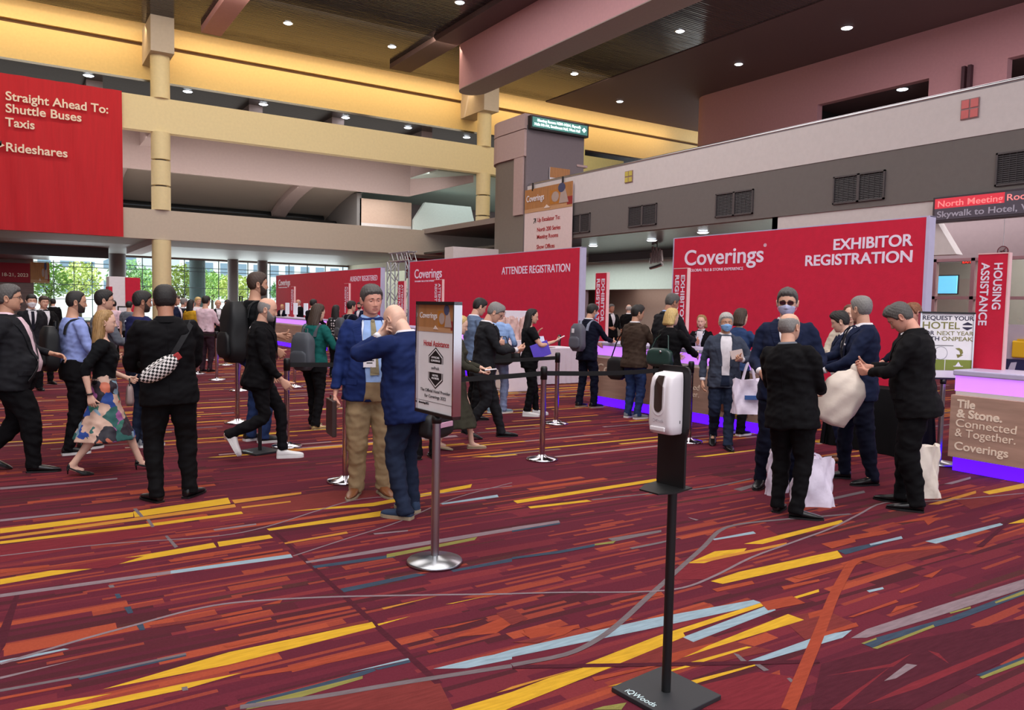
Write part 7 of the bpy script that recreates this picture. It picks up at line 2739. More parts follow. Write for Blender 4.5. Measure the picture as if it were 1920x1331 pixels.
CH = checker()
Rb = Matrix.Rotation(math.radians(-34), 4, 'Y')
rings = []
for i in range(17):
    s = -1 + 2 * i / 16
    h = 0.072 * (max(0.02, 1 - abs(s) ** 2.6)) ** 0.6
    rings.append([Rb @ Vector((0.165 * s, 0.0 - 0.042 * max(0, math.sin(a)) * (max(0.02, 1 - s * s)) ** 0.5 * 1.3 + 0.012 * max(0, -math.sin(a)), -0.01 * (1 - s * s) + h * math.cos(a))) for a in [2 * math.pi * k / 24 for k in range(24)]])
MB().loft(rings).build('bag_body', CH, t)
for zz, nm in ((0.035, 'zip_line'), (0.05, 'piping')):
    MB().tube([Rb @ Vector((0.15 * s, -0.035 * (1 - s * s) - 0.012, zz * (1 - 0.8 * s * s))) for s in [-1 + 2 * k / 16 for k in range(17)]], 0.0035, 6).build(nm, mat('white_piping', (220, 216, 214), 0.6), t)
MB().box((0.125, -0.022, -0.025), (0.185, 0.012, 0.03), 0, 0.006, Rb).build('red_tab', mat('red_leather', (160, 34, 34), 0.5), t)
s_ = f.loop('strap', (0, 0, 1.15), (0.52, 0, 0.85), range(158, -60, -6), 0.042, cloth('strap_charcoal', (44, 44, 46)), f.root, 0.008, 0.003)
s_.parent = t
s_.matrix_parent_inverse = Matrix.Translation(-off * f.k)

f = Fig('tall bearded person in black tee and jeans with a large black backpack', (480, 828), turn=66, H=tall((480, 828), 511), bulk=1.08, feet=((0.11, 0.04, 0, 8, 0), (-0.10, -0.02, 0, 8, 0)),
        hands=((0.26, 0.10, 0.98), (-0.18, 0.34, 1.10)), hpose=('relaxed', 'grip'), head=(12, 0, 0), skin=SK_B, bare=True).body()
f.trousers(K_JEAN, 1.02).shirt(K_TEE, 0.42, 0.93, off=0.02).shoes(L_BLACK, 'sneaker', S_WHITE).hair(H_BROWN, 'short', 0.013).brows(H_DARK).beard(H_BEARD, 0.007)
backpack(f, 'large black backpack on the tall bearded person', BAGB, 0.36, 0.24, 0.62, 1.46, 0.09)

f = Fig('bald person in black jacket and white sneakers striding right', (484, 862), turn=93, H=tall((484, 862), 556, 1.0, 0.05), bulk=1.05, belly=0.03, feet=((0.08, -0.36, 0.06, 4, 62), (-0.07, 0.25, 0, 4, 0)), drop=0.055, lean=5,
        hands=((0.20, 0.24, 0.86), (-0.24, 0.10, 0.9)), poles=((0.5, -1, 0), (-0.4, -1, 0)), hpose=('relaxed', 'relaxed'), head=(0, 6, 0), skin=SK_A).body()
f.trousers(K_BLACK2, 0.90, end=0.0).jacket(K_BLACK, 0.83).suit_front(K_TEE, K_BLACK, None).shoes(L_WHITE, 'sneaker', S_WHITE).beard(H_GREY, 0.009).brows(H_GREY).hair(H_GREY, 'ring', 0.0018)

f = Fig('woman in bottle green top with a grey backpack, holding a water bottle', (588, 803), turn=42, H=tall((588, 803), 572, 1.0, 0.02), female=True, bulk=1.08, feet=((0.09, -0.06, 0, 8, 0), (-0.09, 0.10, 0, 8, 0)), lean=4,
        hands=((0.20, 0.30, 1.20), (-0.12, 0.32, 1.22)), poles=((0.7, -0.5, -0.8), (-0.7, -0.5, -0.8)), palms=((-0.8, 0.3, 0), (0.8, 0.3, 0)), hpose=('grip', 'grip'), head=(8, 10, 0), skin=SK_C).body()
f.trousers(K_BLACK2, 0.98, cuff=1.15).shirt(K_GREEN, 1.0, 0.90, 'sweater', 0.021, 1.1).shoes(L_GOLD, 'flat', S_TAN).hair(H_BROWN, 'long', length=0.2).brows(H_DARK)
backpack(f, 'dark grey backpack on the woman in bottle green', BAGG, 0.38, 0.20, 0.52, 1.36, 0.10)
t = held('water_bottle', 'white water bottle held by the woman in bottle green', 'bottle', f, (0.16, 0.40, 1.13), 0)
MB().lathe([(0, 0), (.03, 0), (.032, .02), (.032, .13), (.026, .16), (.014, .175), (.014, .19), (0, .19)], 20).build('bottle_body', mat('bottle_white', (210, 208, 214), 0.3), t)
MB().lathe([(0, .19), (.017, .19), (.017, .215), (0, .215)], 16).build('cap', M_WHT, t)

# ------------------------------------------------------------------ the two in blue blazers
f = Fig('person in blue blazer and tan trousers with khaki tie and lanyard', (692, 924), turn=166, H=tall((692, 924), 534), bulk=1.14, belly=0.05, fat=0.35, feet=((0.12, 0.02, 0, 28, 0), (-0.10, 0.06, 0, 6, 0)), twist=4,
        hands=((0.30, 0.05, 0.86), (-0.27, 0.12, 0.90)), hpose=('grip', 'relaxed'), head=(-6, 8, 3), skin=SK_E).body()
f.trousers(K_TAN, 1.05).jacket(K_BLUE, 0.80, flare=0.03).suit_front(K_SKY, K_BLUE, K_TIE, wide=(34, 0), open_=True, lower=K_TAN).shoes(L_BROWN, 'dress', S_TAN)
f.lanyard(LAN, 1.16, (M_WHT, mat('badge_peach', (226, 160, 120), 0.6)), 12)
f.hair(H_SALT, 'short', 0.016).brows(H_DARK)
t = held('portfolio', 'slim dark brown portfolio hanging beside the tan trousers', 'bag', f, (0.33, 0.04, 0.52))
MB().box((-0.02, -0.13, 0.0), (0.02, 0.13, 0.30), 0, 0.008).build('case_body', mat('dark_brown_leather', (58, 38, 36), 0.4), t)
MB().tube([(0, -0.05, 0.29), (0, -0.04, 0.33), (0, 0.04, 0.33), (0, 0.05, 0.29)], 0.006).build('handle', mat('dark_brown_leather', (58, 38, 36), 0.4), t)

f = Fig('bald person in navy jacket and jeans with a hand at the collar', (768, 966), turn=-52, H=tall((768, 966), 556), bulk=1.12, belly=0.06, fat=0.3, feet=((0.10, 0.05, 0, 12, 0), (-0.10, -0.03, 0, 10, 0)), lean=8, drop=0.015,
        hands=((0.02, 0.24, 1.46), (-0.10, 0.26, 1.44)), poles=((1.0, 0.5, -0.75), (-1, 0.4, -0.7)), palms=((0.1, -1, 0.1), (-0.1, -1, 0.1)), hpose=('pinch', 'relaxed'), head=(10, 34, 0), skin=SK_C).body()
f.trousers(K_JEAND, 1.0, cuff=1.05).jacket(K_BLUE2, 0.78, flare=0.035, loose=1.15).back_seams(K_BLUE2, 0.78).cuffs(K_WHITE).shoes(L_BLUE, 'sneaker', S_TAN).glasses(GL)
f.collar(K_WHITE, f.upper)
f.strip('lanyard', [(30, 1.45), (80, 1.468), (130, 1.475), (180, 1.478)], 0.016, LAN, f.root, 0.016, 0.0015)
t = held('waist_bag', 'black bag with a pink strip hanging below the navy jacket', 'bag', f, (0.10, -0.185, 0.64))
for sx in (-1, 1):
    MB().tube([(sx * 0.15, 0.0, 0.15), (sx * 0.15, 0.05, 0.22), (sx * 0.13, 0.10, 0.32)], 0.014, 8).build('strap', BAGB, t)
rounded_bag(t, 'bag_body', 0.36, 0.14, 0.20, BAGB, 0.5, 0.1)
MB().box((-0.15, -0.082, 0.085), (0.10, -0.068, 0.125), 0, 0.004).build('pink_strip', mat('pink_webbing', (200, 150, 176), 0.7), t)
MB().box((-0.02, -0.078, 0.16), (0.05, -0.062, 0.205), 0, 0.004).build('white_tag', M_WHT, t)
f = Fig('person with grey hair hidden behind the Hotel Assistance poster', (798, 860), turn=-20, H=tall((798, 860), 566), head=(0, 10, 0), skin=SK_C).body()
f.trousers(K_BLACK).jacket(K_DNAVY).shoes(L_BLACK).hair(H_GREY, 'short', 0.012)

# ------------------------------------------------------------------ middle queue
f = Fig('woman in long olive dress walking behind the Hotel Assistance poster', (852, 842), turn=88, H=tall((852, 842), 586), female=True, feet=((0.06, -0.22, 0, 4, 10), (-0.06, 0.22, 0, 4, 0)), drop=0.03,
        hands=((0.16, 0.32, 1.02), (-0.16, 0.36, 1.04)), palms=((0, 0, 1), (0, 0, 1)), hpose=('grip', 'grip'), head=(0, 16, 0), skin=SK_C, bare='legs').body()
f.skirt(K_OLIVE, 0.30, 0.10, 'dress_skirt').shirt(K_OLIVE, 1.0, 0.98, 'dress_top', 0.014).shoes(mat('nude_flat', (190, 160, 130), 0.5), 'flat', S_TAN).hair(H_BLOND, 'bob').brows(H_DBLND)
flat_item('phone', 'phone held by the woman in the olive dress', 'phone', f, (0.15, 0.44, 1.05), (0.075, 0.15, 0.01), M_WHT, (0.1, 0, 0))

f = Fig('person with grey hair in dark suit walking with head bowed', (903, 821), turn=82, H=tall((903, 821), 569, 1.0, 0.07), bulk=1.05, feet=((0.08, -0.22, 0, 4, 18), (-0.08, 0.26, 0, 4, 0)), drop=0.03, lean=6,
        hands=((0.12, 0.40, 1.12), (-0.12, 0.40, 1.10)), poles=((0.6, -0.7, -0.6), (-0.6, -0.7, -0.6)), palms=((-0.6, 0, 0.6), (0.6, 0, 0.6)), hpose=('pinch', 'pinch'), head=(4, 26, 0), skin=SK_A).body()
f.trousers(K_CHAR).jacket(K_CHAR, 0.79).suit_front(K_WHITE, K_CHAR, None).cuffs(K_WHITE).shoes(L_BLACK).hair(H_GREY, 'short', 0.017).brows(H_GREY).glasses(GL)
f = Fig('person in blue-grey jacket looking down, behind the grey-haired dark suit', (884, 786), turn=70, H=tall((884, 786), 562, 1.0, 0.04), lean=3, hands=((0.12, 0.36, 1.12), (-0.12, 0.36, 1.10)), hpose=('pinch', 'pinch'), head=(0, 20, 0), skin=SK_A).body()
f.trousers(K_BLACK).jacket(K_STEELB).suit_front(K_WHITE, K_STEELB).shoes(L_BLACK).hair(H_DARK, 'short', 0.014).brows(H_DARK)
f = Fig('person in sky blue shirt and pale jeans with a green bag strap', (930, 774), turn=14, H=tall((930, 774), 570), feet=((0.11, 0, 0, 35, 0), (-0.1, 0, 0, 8, 0)), hands=((0.22, 0.22, 1.06), (-0.22, 0.2, 1.0)), head=(30, 12, 0), skin=SK_A).body()
f.trousers(K_JEANL, 1.0).shirt(K_SKY, 1.0, 0.93, off=0.019).shoes(mat('aqua_sneaker', (130, 160, 176), 0.6), 'sneaker', S_WHITE).hair(H_GREY, 'short', 0.012).glasses(GL)
f.strip('green_strap', [(-170, 1.05), (-165, 1.2), (-150, 1.35), (-120, 1.45), (-70, 1.45)], 0.05, cloth('green_webbing', (84, 116, 90)), f.root, 0.01)
t = held('shoulder_bag', 'black bag hanging beside the pale jeans', 'bag', f, (0.12, -0.16, 0.80))
rounded_bag(t, 'bag_body', 0.36, 0.14, 0.32, BAGB, 0.4, 0.1)
MB().tube([(-0.1, 0, 0.3), (-0.05, 0.02, 0.42), (0.05, 0.02, 0.42), (0.1, 0, 0.3)], 0.008).build('handle', BAGB, t)

f = Fig('woman with long dark hair in black tee and trousers with white sneakers', (990, 779), turn=84, H=tall((990, 779), 579), female=True, bulk=1.08, feet=((0.08, -0.03, 0, 12, 0), (-0.08, 0.14, 0, 8, 0)),
        hands=((0.12, 0.40, 1.24), (-0.14, 0.14, 1.34)), poles=((0.5, -0.5, -1), (-0.6, -0.4, -0.8)), palms=((-0.5, 0, 0.8), (0.5, 0.8, 0)), hpose=('grip', 'flat'), head=(0, 10, 0), skin=SK_A, bare=True).body()
f.trousers(K_BLACK, 0.95, end=0.0).shirt(K_TEE, 0.36, 0.90, 'tee', 0.020).shoes(L_WHITE, 'sneaker', S_WHITE).hair(H_DARK, 'long', length=0.36).brows(H_DARK)
flat_item('phone', 'phone in the raised hand of the woman in white sneakers', 'phone', f, (0.10, 0.50, 1.30), (0.07, 0.14, 0.01), M_WHT, (0.5, 0, 0))
flat_item('folder', 'violet folder under the arm of the woman in white sneakers', 'folder', f, (0.21, 0.16, 1.10), (0.012, 0.30, 0.24), mat('violet_folder', (92, 70, 200), 0.5), (0.35, 0, 0.1))
t = held('belt_bag', 'black belt bag behind the woman in white sneakers', 'bag', f, (0.0, -0.22, 0.92))
rounded_bag(t, 'bag_body', 0.26, 0.14, 0.18, BAGB, 0.6, 0.1)

# ------------------------------------------------------------------ at the lit counter
def at_counter(px):
    return 90 - math.degrees(math.atan2(*gp(*px)[:2]))


f = Fig('person in navy suit and blue mask with a grey backpack at the lit counter', (1098, 764), turn=at_counter((1098, 764)) - 6, H=tall((1098, 764), 572, 1.0, 0.03), feet=((0.10, 0.08, 0, 8, 0), (-0.10, -0.06, 0, 8, 0)), lean=4,
        hands=((0.14, 0.46, 1.12), (-0.14, 0.40, 1.06)), poles=((0.6, -0.6, -0.8), (-0.6, -0.6, -0.8)), hpose=('pinch', 'relaxed'), head=(6, 14, 0), skin=SK_B).body()
f.trousers(K_DNAVY).jacket(K_DNAVY, 0.80).collar(K_WHITE, f.root)
f.shoes(L_BLACK, 'sneaker', S_TAN).hair(H_DARK, 'short', 0.015).mask(MASKB)
backpack(f, 'grey backpack with a white tag at the lit counter', BAGG2, 0.32, 0.17, 0.46, 1.42, 0.12, mat('pale_grey_strap', (140, 146, 166), 0.7), M_WHT)
f = Fig('person in brown jacket and jeans standing at the lit counter', (1186, 784), turn=at_counter((1186, 784)) - 8, H=tall((1186, 784), 572), bulk=1.08, hands=((0.16, 0.40, 1.12), (-0.2, 0.3, 1.06)), hpose=('pinch', 'relaxed'), head=(24, 8, 0), skin=SK_B).body()
f.trousers(K_JEAN, 1.03).jacket(K_BROWN, 0.80, flare=0.02).back_seams(K_BROWN).collar(K_WHITE, f.root)
f.shoes(L_GREY, 'sneaker', S_WHITE).hair(H_DARK, 'quiff', 0.018)
t = held('shoulder_bag', 'black shoulder bag hanging left of the brown jacket', 'bag', f, (-0.34, -0.02, 0.58))
rounded_bag(t, 'bag_body', 0.34, 0.14, 0.34, BAGB, 0.4, 0.1)
MB().tube([(-0.12, 0, 0.3), (-0.02, 0.0, 0.55), (0.10, 0, 0.74), (0.12, 0, 0.3)], 0.01).build('strap', BAGB, t)
f = Fig('person in dark jacket and pale collar between the brown jacket and the blond woman', (1240, 788), turn=at_counter((1240, 788)), H=tall((1240, 788), 553, 1.0, 0.04), bulk=1.1, lean=7, hands=((0.16, 0.44, 1.10), (-0.16, 0.42, 1.08)), head=(10, 12, 0), skin=SK_D).body()
f.trousers(K_BLACK).jacket(K_CHAR, 0.8).collar(K_SKY, f.root)
f.shoes(L_BLACK).hair(H_SALT, 'short', 0.012)
f = Fig('blond woman in black at the lit counter behind the hand sanitiser', (1250, 812), turn=at_counter((1250, 812)) - 10, H=tall((1250, 812), 578), female=True, bulk=1.08, hands=((0.16, 0.42, 1.10), (-0.16, 0.38, 1.08)), poles=((0.7, -0.5, -0.8), (-0.6, -0.6, -0.8)), hpose=('flat', 'relaxed'), head=(14, 8, 0), skin=SK_C).body()
f.trousers(K_BLACK, 1.1).jacket(K_BLACK, 0.86).shoes(L_BLACK, 'flat').hair(H_BLOND, 'bob')
t = held('handbag', 'dark green handbag on the blond woman at the counter', 'bag', f, (-0.02, -0.19, 0.95))
rounded_bag(t, 'bag_body', 0.40, 0.13, 0.24, mat('green_leather', (38, 62, 58), 0.35), 0.45, 0.1)
MB().tube([(-0.14, 0.0, 0.22), (-0.1, 0.05, 0.36), (0.0, 0.07, 0.44), (0.08, 0.06, 0.40), (0.13, 0.0, 0.22)], 0.008).build('strap', mat('green_leather', (38, 62, 58), 0.35), t)
MB().ball((0.06, -0.07, 0.2), 0.016).build('charm', M_CHROME, t)

for base, top, lab, turn, hm, style in (((1143, 684), 570, 'person in dark suit facing the passage beside the EXHIBITOR blade sign', 150, H_SALT, 'short'), ((1176, 680), 571, 'bald person in dark suit seen from behind under the pale header', 0, H_SILV, 'ring')):
    f = Fig(lab, base, turn=turn, H=tall(base, top), low=True, bulk=1.08, hands=((0.18, 0.28, 1.08), (-0.2, 0.26, 1.02)), skin=SK_D if turn else SK_C).body()
    f.trousers(K_BLACK).jacket(K_BLACK).suit_front(K_WHITE, K_BLACK, None)
    f.shoes(L_BLACK).hair(hm, style, 0.01)

p = at_x(1316, 9.45)
f = Fig('woman with brown hair and black jacket behind the lit counter', pos=p, turn=195 - 0, H=tall_at(p, 1316, 592), female=True, hands=((0.16, 0.36, 1.0), (-0.14, 0.36, 1.0)), head=(0, 4, 0), skin=SK_C).body()
f.trousers(K_BLACK).jacket(K_BLACK, 0.86).suit_front(K_WHITE, K_BLACK, None).lanyard(LAN, 1.2, (M_WHT, M_WHT)).shoes(L_BLACK, 'flat').hair(H_DBLND, 'bob').brows(H_BROWN)
f = Fig('woman with brown hair in denim blue jacket at the counter behind the blue mask', (1376, 815), turn=30, H=tall((1376, 815), 581, 1.0, 0.02), female=True, lean=4, hands=((0.2, 0.42, 1.1), (-0.16, 0.4, 1.08)), head=(10, 4, 0), skin=SK_C).body()
f.trousers(K_BLACK).jacket(cloth('denim_jacket', (44, 62, 100)), 0.9).shoes(L_BLACK, 'sneaker', S_WHITE).hair(H_BROWN, 'bob')
f = Fig('person with grey hair and blue mask walking with a white tote bag', (1352, 836), turn=172, H=tall((1352, 836), 584), bulk=1.05, belly=0.02, feet=((0.09, -0.16, 0, 8, 20), (-0.05, 0.22, 0, 8, 0)), drop=0.02,
        hands=((0.27, 0.02, 0.86), (-0.17, 0.30, 1.16)), poles=((0.5, -1, 0), (-0.9, -0.6, -0.6)), palms=(None, (0.6, 0.2, 0.5)), hpose=('relaxed', 'grip'), head=(-3, 2, 0), skin=SK_B).body()
f.trousers(K_JEAND).jacket(K_SLATE, 0.80).suit_front(K_WHITE, K_SLATE, None, wide=(30, 0), open_=True, lower=K_JEAND).cuffs(K_WHITE).shoes(L_BLACK).hair(H_SILV, 'short', 0.018).brows(H_GREY).mask(MASKB)
flat_item('paper_leaflet', 'crumpled pale leaflet in the hand of the person with a tote bag', 'leaflet', f, (-0.10, 0.36, 1.23), (0.16, 0.01, 0.11), mat('leaflet_beige', (196, 176, 172), 0.7), (0.2, 0.2, 0.2))
w = f.W(f.wr[1] + Vector((-0.10, -0.02, -0.03)))
t = tote('tote_bag', 'white tote bag with a blue label carried by the person in a blue mask', (w.x, w.y, w.z - 0.60), -f.heading + 0.15, 0.36, 0.12, 0.40, M_TOTE, True, 0, 0.22)
MB().box((-0.14, 0.058, 0.17), (0.06, 0.078, 0.22), 0, 0.003).build('blue_label', mat('label_blue', (60, 96, 160), 0.5), t)

# ------------------------------------------------------------------ group on the right
f = Fig('tall person in navy suit, dark glasses and pale mask facing the viewer', (1462, 914), turn=178, H=tall((1462, 914), 541), bulk=1.10, feet=((0.16, 0.0, 0, 12, 0), (-0.10, -0.04, 0, 10, 0)),
        hands=((0.20, 0.28, 1.04), (-0.22, 0.30, 1.12)), poles=((0.5, -0.9, -0.4), (-0.55, -0.8, -0.5)), hpose=('relaxed', 'grip'), head=(6, 4, 0), skin=SK_A).body()
f.trousers(K_DNAVY, 0.98).jacket(K_NAVY, 0.78).suit_front(K_WHITE, K_NAVY, K_DTIE).cuffs(K_WHITE).shoes(L_BLACK).hair(H_SALT, 'quiff', 0.014).brows(H_DARK).mask(MASKL).glasses(GL, LENSD)
f = Fig('balding person in black suit seen from behind with a buckled shoe', (1474, 966), turn=24, H=tall((1474, 966), 586), bulk=1.12, belly=0.03, feet=((0.10, -0.02, 0, 62, 0), (-0.11, 0.06, 0, 10, 0)), side=-5,
        hands=((0.12, 0.33, 1.08), (-0.14, 0.32, 1.04)), poles=((0.45, -0.9, -0.3), (-0.5, -0.8, -0.3)), hpose=('pinch', 'relaxed'), head=(10, 6, 0), skin=SK_A).body()
f.trousers(K_BLACK, 1.02).jacket(K_BLACK, 0.77, loose=1.15, flare=0.02).back_seams(K_BLACK, 0.77).collar(K_GREYC, f.root)
f.shoes(L_BLACK).hair(H_GREY, 'ring', 0.006)
w = f.W((-0.02, 0.40, 0.0))
tote('tote_bag', 'white tote bag standing on the carpet behind the buckled shoe', (w.x + 0.14, w.y + 0.02, 0), -f.heading + 0.9, 0.34, 0.2, 0.40, M_TOTE, True, 0, 0.06, 'white totes on the carpet')
w2 = gp(1476, 930)
tote('tote_bag', 'white tote bag on the carpet left of the black trouser leg', (w2.x, w2.y + 0.12, 0), 0.3, 0.26, 0.14, 0.40, M_TOTE, True, 0, 0.10, 'white totes on the carpet')
f = Fig('woman with red-brown hair in beige behind the navy suits', (1583, 824), turn=178, H=tall((1583, 824), 572), female=True, hands=((0.2, 0.34, 1.12), (-0.18, 0.32, 1.14)), hpose=('pinch', 'pinch'), skin=SK_C).body()
f.trousers(K_BLACK).jacket(K_BEIGE, 0.84).suit_front(cloth('dotted_dark', (40, 36, 48)), K_BEIGE, None, wide=(26, 0), open_=True).shoes(L_BLACK, 'flat').hair(mat('auburn_hair', (104, 60, 44), 0.55, var=0.3, vscale=50), 'bob').brows(H_BROWN)
f = Fig('person with dark hair in navy suit in profile, head bowed to the left', (1582, 866), turn=-84, H=tall((1582, 866), 588, 1.0, 0.04), lean=5, hands=((0.12, 0.42, 1.12), (-0.16, 0.42, 1.16)), palms=((-0.4, 0, 0.8), (0.4, 0, 0.8)), hpose=('pinch', 'pinch'), head=(0, 14, 0), skin=SK_C).body()
f.trousers(K_NAVY).jacket(K_NAVY).suit_front(K_WHITE, K_NAVY, K_DTIE).cuffs(K_WHITE).shoes(L_BROWN).hair(H_DARK, 'quiff', 0.014).brows(H_DARK)
f = Fig('person with cropped grey hair in navy suit holding papers, looking away left', (1603, 902), turn=-102, H=tall((1603, 902), 555), bulk=1.10, feet=((0.10, 0.08, 0, 4, 0), (-0.13, -0.12, 0, 24, 0)),
        hands=((0.10, 0.42, 1.14), (-0.16, 0.36, 1.06)), poles=((0.8, -0.6, -0.6), (-0.8, -0.6, -0.5)), palms=((-0.5, 0, 0.7), (0.5, 0, 0.7)), hpose=('pinch', 'grip'), head=(52, 4, 0), skin=SK_A).body()
f.trousers(K_DNAVY).jacket(K_NAVY, 0.79).suit_front(K_WHITE, K_NAVY, K_DTIE).cuffs(K_WHITE).shoes(L_BLACK).hair(H_GREY, 'short', 0.010).brows(H_GREY)
p_, n_ = f.on(-26, 1.30, 0.012)
v_, f_ = sph(p_, (0.03, 0.006, 0.012), 8, 4)
MBt = mesh_obj('name_badge', f.sc(v_), f_, M_WHT, f.root)
flat_item('papers', 'folded white papers held by the person with cropped grey hair', 'papers', f, (-0.06, 0.46, 1.12), (0.20, 0.16, 0.03), M_PAPER, (0.5, 0.15, 0.3))
f = Fig('person in black suit and black shirt untying a white bag, head bowed', (1710, 952), turn=-84, H=tall((1710, 952), 578, 1.0, 0.085), bulk=1.16, belly=0.05, feet=((0.12, 0.10, 0, 4, 0), (-0.12, -0.04, 0, 8, 0)), lean=7,
        hands=((0.08, 0.40, 1.16), (-0.08, 0.38, 1.13)), poles=((0.9, -0.5, -0.6), (-0.9, -0.5, -0.6)), palms=((-0.7, -0.2, 0.3), (0.7, -0.2, 0.3)), hpose=('pinch', 'pinch'), head=(0, 32, 0), skin=SK_E).body()
f.trousers(K_BLACK, 1.04).jacket(K_BLACK2, 0.78, flare=0.02).suit_front(K_TEE, K_BLACK2, None).shoes(L_BLACK).hair(H_SALT, 'quiff', 0.016).brows(H_BROWN)
w = f.W((0.0, 0.50, 0.58))
t = thing('plastic_bag', 'white plastic bag full and hanging from the hands of the black suit', 'bag', w, -f.heading + math.radians(90), None)
rings = []
Rt = Matrix.Rotation(math.radians(-24), 4, 'Y')
for i in range(17):
    s = i / 16
    z = 0.52 * s
    r = np.interp(s, [0, .06, .3, .7, .88, .96, 1], [.05, .13, .155, .15, .10, .035, .03])
    rings.append([Rt @ Vector((r * 1.15 * math.cos(a) * (1 + 0.06 * math.sin(5 * a + 6 * s)), r * 0.8 * math.sin(a) * (1 + 0.08 * math.sin(7 * a - 9 * s)), z)) - Rt @ Vector((0, 0, 0.52)) + Vector((0, 0, 0.55)) for a in [2 * math.pi * k / 36 for k in range(36)]])
MB().loft(rings).build('bag_body', M_TOTE2, t)
MB().ball((0, 0, 0.56), (0.035, 0.02, 0.05)).build('knot', M_TOTE2, t)
w = gp(1742, 936)
tote('tote_bag', 'cream tote bag standing on the carpet behind the person untying a bag', (w.x + 0.06, w.y + 0.10, 0), -0.5, 0.26, 0.18, 0.46, M_TOTE2, False, 0, 0.06)
f = Fig('person with ginger hair and glasses beside the Request your hotel poster', (1704, 834), turn=-128, H=tall((1704, 834), 567), hands=((0.2, 0.3, 1.0), (-0.24, 0.14, 0.9)), head=(0, 12, 0), skin=SK_E).body()
f.trousers(K_DNAVY).jacket(K_DNAVY).suit_front(K_WHITE, K_DNAVY, None).shoes(L_BLACK).hair(mat('ginger_hair', (132, 84, 56), 0.55, var=0.3, vscale=50), 'receding', 0.013).brows(H_BROWN).glasses(GL)
# dark draped table behind the group
t = thing('draped_table', 'table under a black cloth behind the group on the right', 'table', (8.66, 5.36, 0), 0)
b = MB()
n = 100
rings = []
for z, o_ in ((0.005, .05), (0.4, .03), (0.74, 0.0), (0.755, -0.01)):
    ring = []
    for k in range(n):
        a = 2 * math.pi * k / n
        x = math.copysign(abs(math.cos(a)) ** .25, math.cos(a)) * (0.2 + o_ * (1 + 0.5 * math.sin(k * 1.7)))
        y = math.copysign(abs(math.sin(a)) ** .25, math.sin(a)) * (0.56 + o_ * (1 + 0.5 * math.sin(k * 2.1)))
        ring.append((x, y, z))
    rings.append(ring)
b.loft(rings).build('tablecloth', K_BLACK, t)

# ------------------------------------------------------------------ far crowd
def far_person(label, base, top, turn, upper, um, lower, hm, style, female=False, sk=SK_A, hands=None, shirt=None, hp=('relaxed', 'relaxed'), head=(0, 4, 0), pos=None, px=None, th=0.014, mask=None, bulk=1.04, beard=None):
    if pos is not None:
        f = Fig(label, pos=pos, turn=turn, H=tall_at(pos, px, top), female=female, low=True, hands=hands, hpose=hp, head=head, skin=sk, bulk=bulk, bare=upper == 'tee')
    else:
        f = Fig(label, base, turn=turn, H=tall(base, top), female=female, low=True, hands=hands, hpose=hp, head=head, skin=sk, bulk=bulk, bare=upper == 'tee')
    f.body().trousers(lower)
    if upper == 'jacket':
        f.jacket(um)
        f.suit_front(shirt or K_WHITE, um, None)
    elif upper == 'shirt':
        f.shirt(um, 1.0, 0.93, off=0.019)
    else:
        f.shirt(um, 0.4, 0.93, 'tee', 0.019)
    f.shoes(L_BLACK)
    f.hair(hm, style, th, 0.24)
    if style not in ('long', 'bob') or female:
        f.brows(hm)
    if mask is not None:
        f.mask(mask)
    if beard is not None:
        f.beard(beard)
    return f


front2 = ((0.16, 0.34, 1.08), (-0.16, 0.34, 1.06))
f = far_person('masked person in dark suit facing the viewer behind the left edge group', (62, 732), 552, 172, 'jacket', K_CHAR, K_BLACK, H_DARK, 'short', mask=MASKW)
f.strip('tie', [(0, 1.45), (0, 1.3), (0, 1.12)], 0.05, K_DTIE, f.root, 0.014)
far_person('person in black jacket right of the masked person at left', (84, 720), 555, 160, 'jacket', K_BLACK, K_BLACK, H_BROWN, 'short', hands=front2)
far_person('person in black walking away towards the far doors at left', (101, 655), 560, 4, 'jacket', K_BLACK, K_BLACK, H_DARK, 'short')
far_person('person in pale pink shirt before the red and white kiosk', (214, 676), 563, -30, 'shirt', K_PINKW, K_BLACK, H_DARK, 'short')
far_person('person with dark hair between the kiosk and the navy shirt', (243, 682), 565, 20, 'tee', K_GREYC, K_BLACK, H_DARK, 'short')
far_person('person in navy suit just right of the black suit head', (329, 686), 554, 110, 'jacket', K_NAVY, K_BLACK, H_BROWN, 'short')
far_person('person in dark grey left of the mustard jacket', (344, 676), 559, 60, 'jacket', K_CHAR, K_BLACK, H_GREY, 'short')
far_person('woman with dark hair in mustard jacket in the far queue', (358, 682), 562, 40, 'shirt', K_YELL, K_BLACK, H_DARK, 'long', True)
far_person('person in white with pale hair right of the mustard jacket', (371, 668), 557, 150, 'shirt', K_WHITE, K_BLACK, H_BLOND, 'short')
f = far_person('person in pale pink shirt and dark trousers in the far queue', (386, 697), 555, 36, 'shirt', K_PINKW, cloth('plum_trousers', (52, 34, 44)), H_DARK, 'short', hands=front2, bulk=1.1)
far_person('person with pale hair in black right of the pink shirt', (409, 668), 562, 170, 'jacket', K_BLACK, K_BLACK, H_BLOND, 'ring')
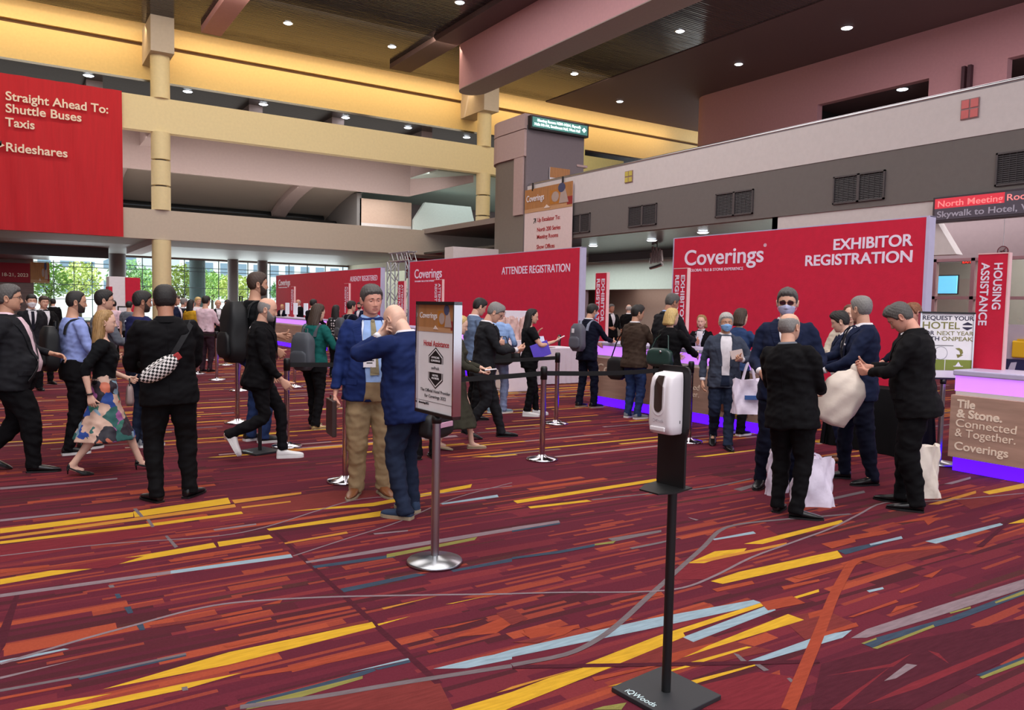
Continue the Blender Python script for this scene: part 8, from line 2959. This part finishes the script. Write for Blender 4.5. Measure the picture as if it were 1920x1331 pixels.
far_person('person in dark jacket left of the large black backpack', (427, 664), 562, 200, 'jacket', K_DNAVY, K_BLACK, H_DARK, 'short')
p = at_x(529, 9.6)
far_person('blond person behind the counter with white tablets', None, 571, 200, 'jacket', K_DNAVY, K_BLACK, H_BLOND, 'bob', True, pos=p, px=529)
p = at_x(560, 9.5)
far_person('bald person in black suit behind the counter with white tablets', None, 562, 225, 'jacket', K_BLACK, K_BLACK, H_SILV, 'ring', pos=p, px=560)
far_person('person with black hair standing at the tablet counter', (586, 684), 561, 40, 'jacket', K_BLACK, K_BLACK, H_DARK, 'short', hands=front2)


def dots():
    m = bpy.data.materials.new('dotted_blouse_cloth')
    m.use_nodes = True
    nt = m.node_tree
    b = nt.nodes['Principled BSDF']
    b.inputs['Roughness'].default_value = 0.8
    tc = nt.nodes.new('ShaderNodeTexCoord')
    vo = nt.nodes.new('ShaderNodeTexVoronoi')
    vo.inputs['Scale'].default_value = 17
    vo.inputs['Randomness'].default_value = 0.35
    nt.links.new(tc.outputs['Object'], vo.inputs['Vector'])
    r = nt.nodes.new('ShaderNodeValToRGB')
    r.color_ramp.interpolation = 'CONSTANT'
    r.color_ramp.elements[0].color = lin((214, 206, 210))
    r.color_ramp.elements[1].color = lin((24, 22, 26))
    r.color_ramp.elements[1].position = 0.30
    nt.links.new(vo.outputs['Distance'], r.inputs[0])
    nt.links.new(r.outputs[0], b.inputs['Base Color'])
    return m


far_person('woman with dark curls in black blouse with white dots', (629, 708), 572, 24, 'shirt', dots(), K_BLACK, H_DARK, 'long', True, hands=front2)
f = far_person('person in navy tee with a backpack beside the blue blazer', (656, 716), 564, 62, 'tee', K_DNAVY, K_JEAND, H_DARK, 'short', hands=((0.2, 0.34, 1.05), (-0.18, 0.34, 1.05)))
backpack(f, 'dark slate backpack on the person in a navy tee', BAGG, 0.30, 0.18, 0.46, 1.40, 0.12)
p = at_x(675, 9.4)
far_person('bearded person in dark suit behind the counter left of the blue blazer', None, 567, 215, 'jacket', K_NAVY, K_BLACK, H_DARK, 'short', pos=p, px=675, beard=H_DARK)
bpy.data.scenes.remove(TMP)
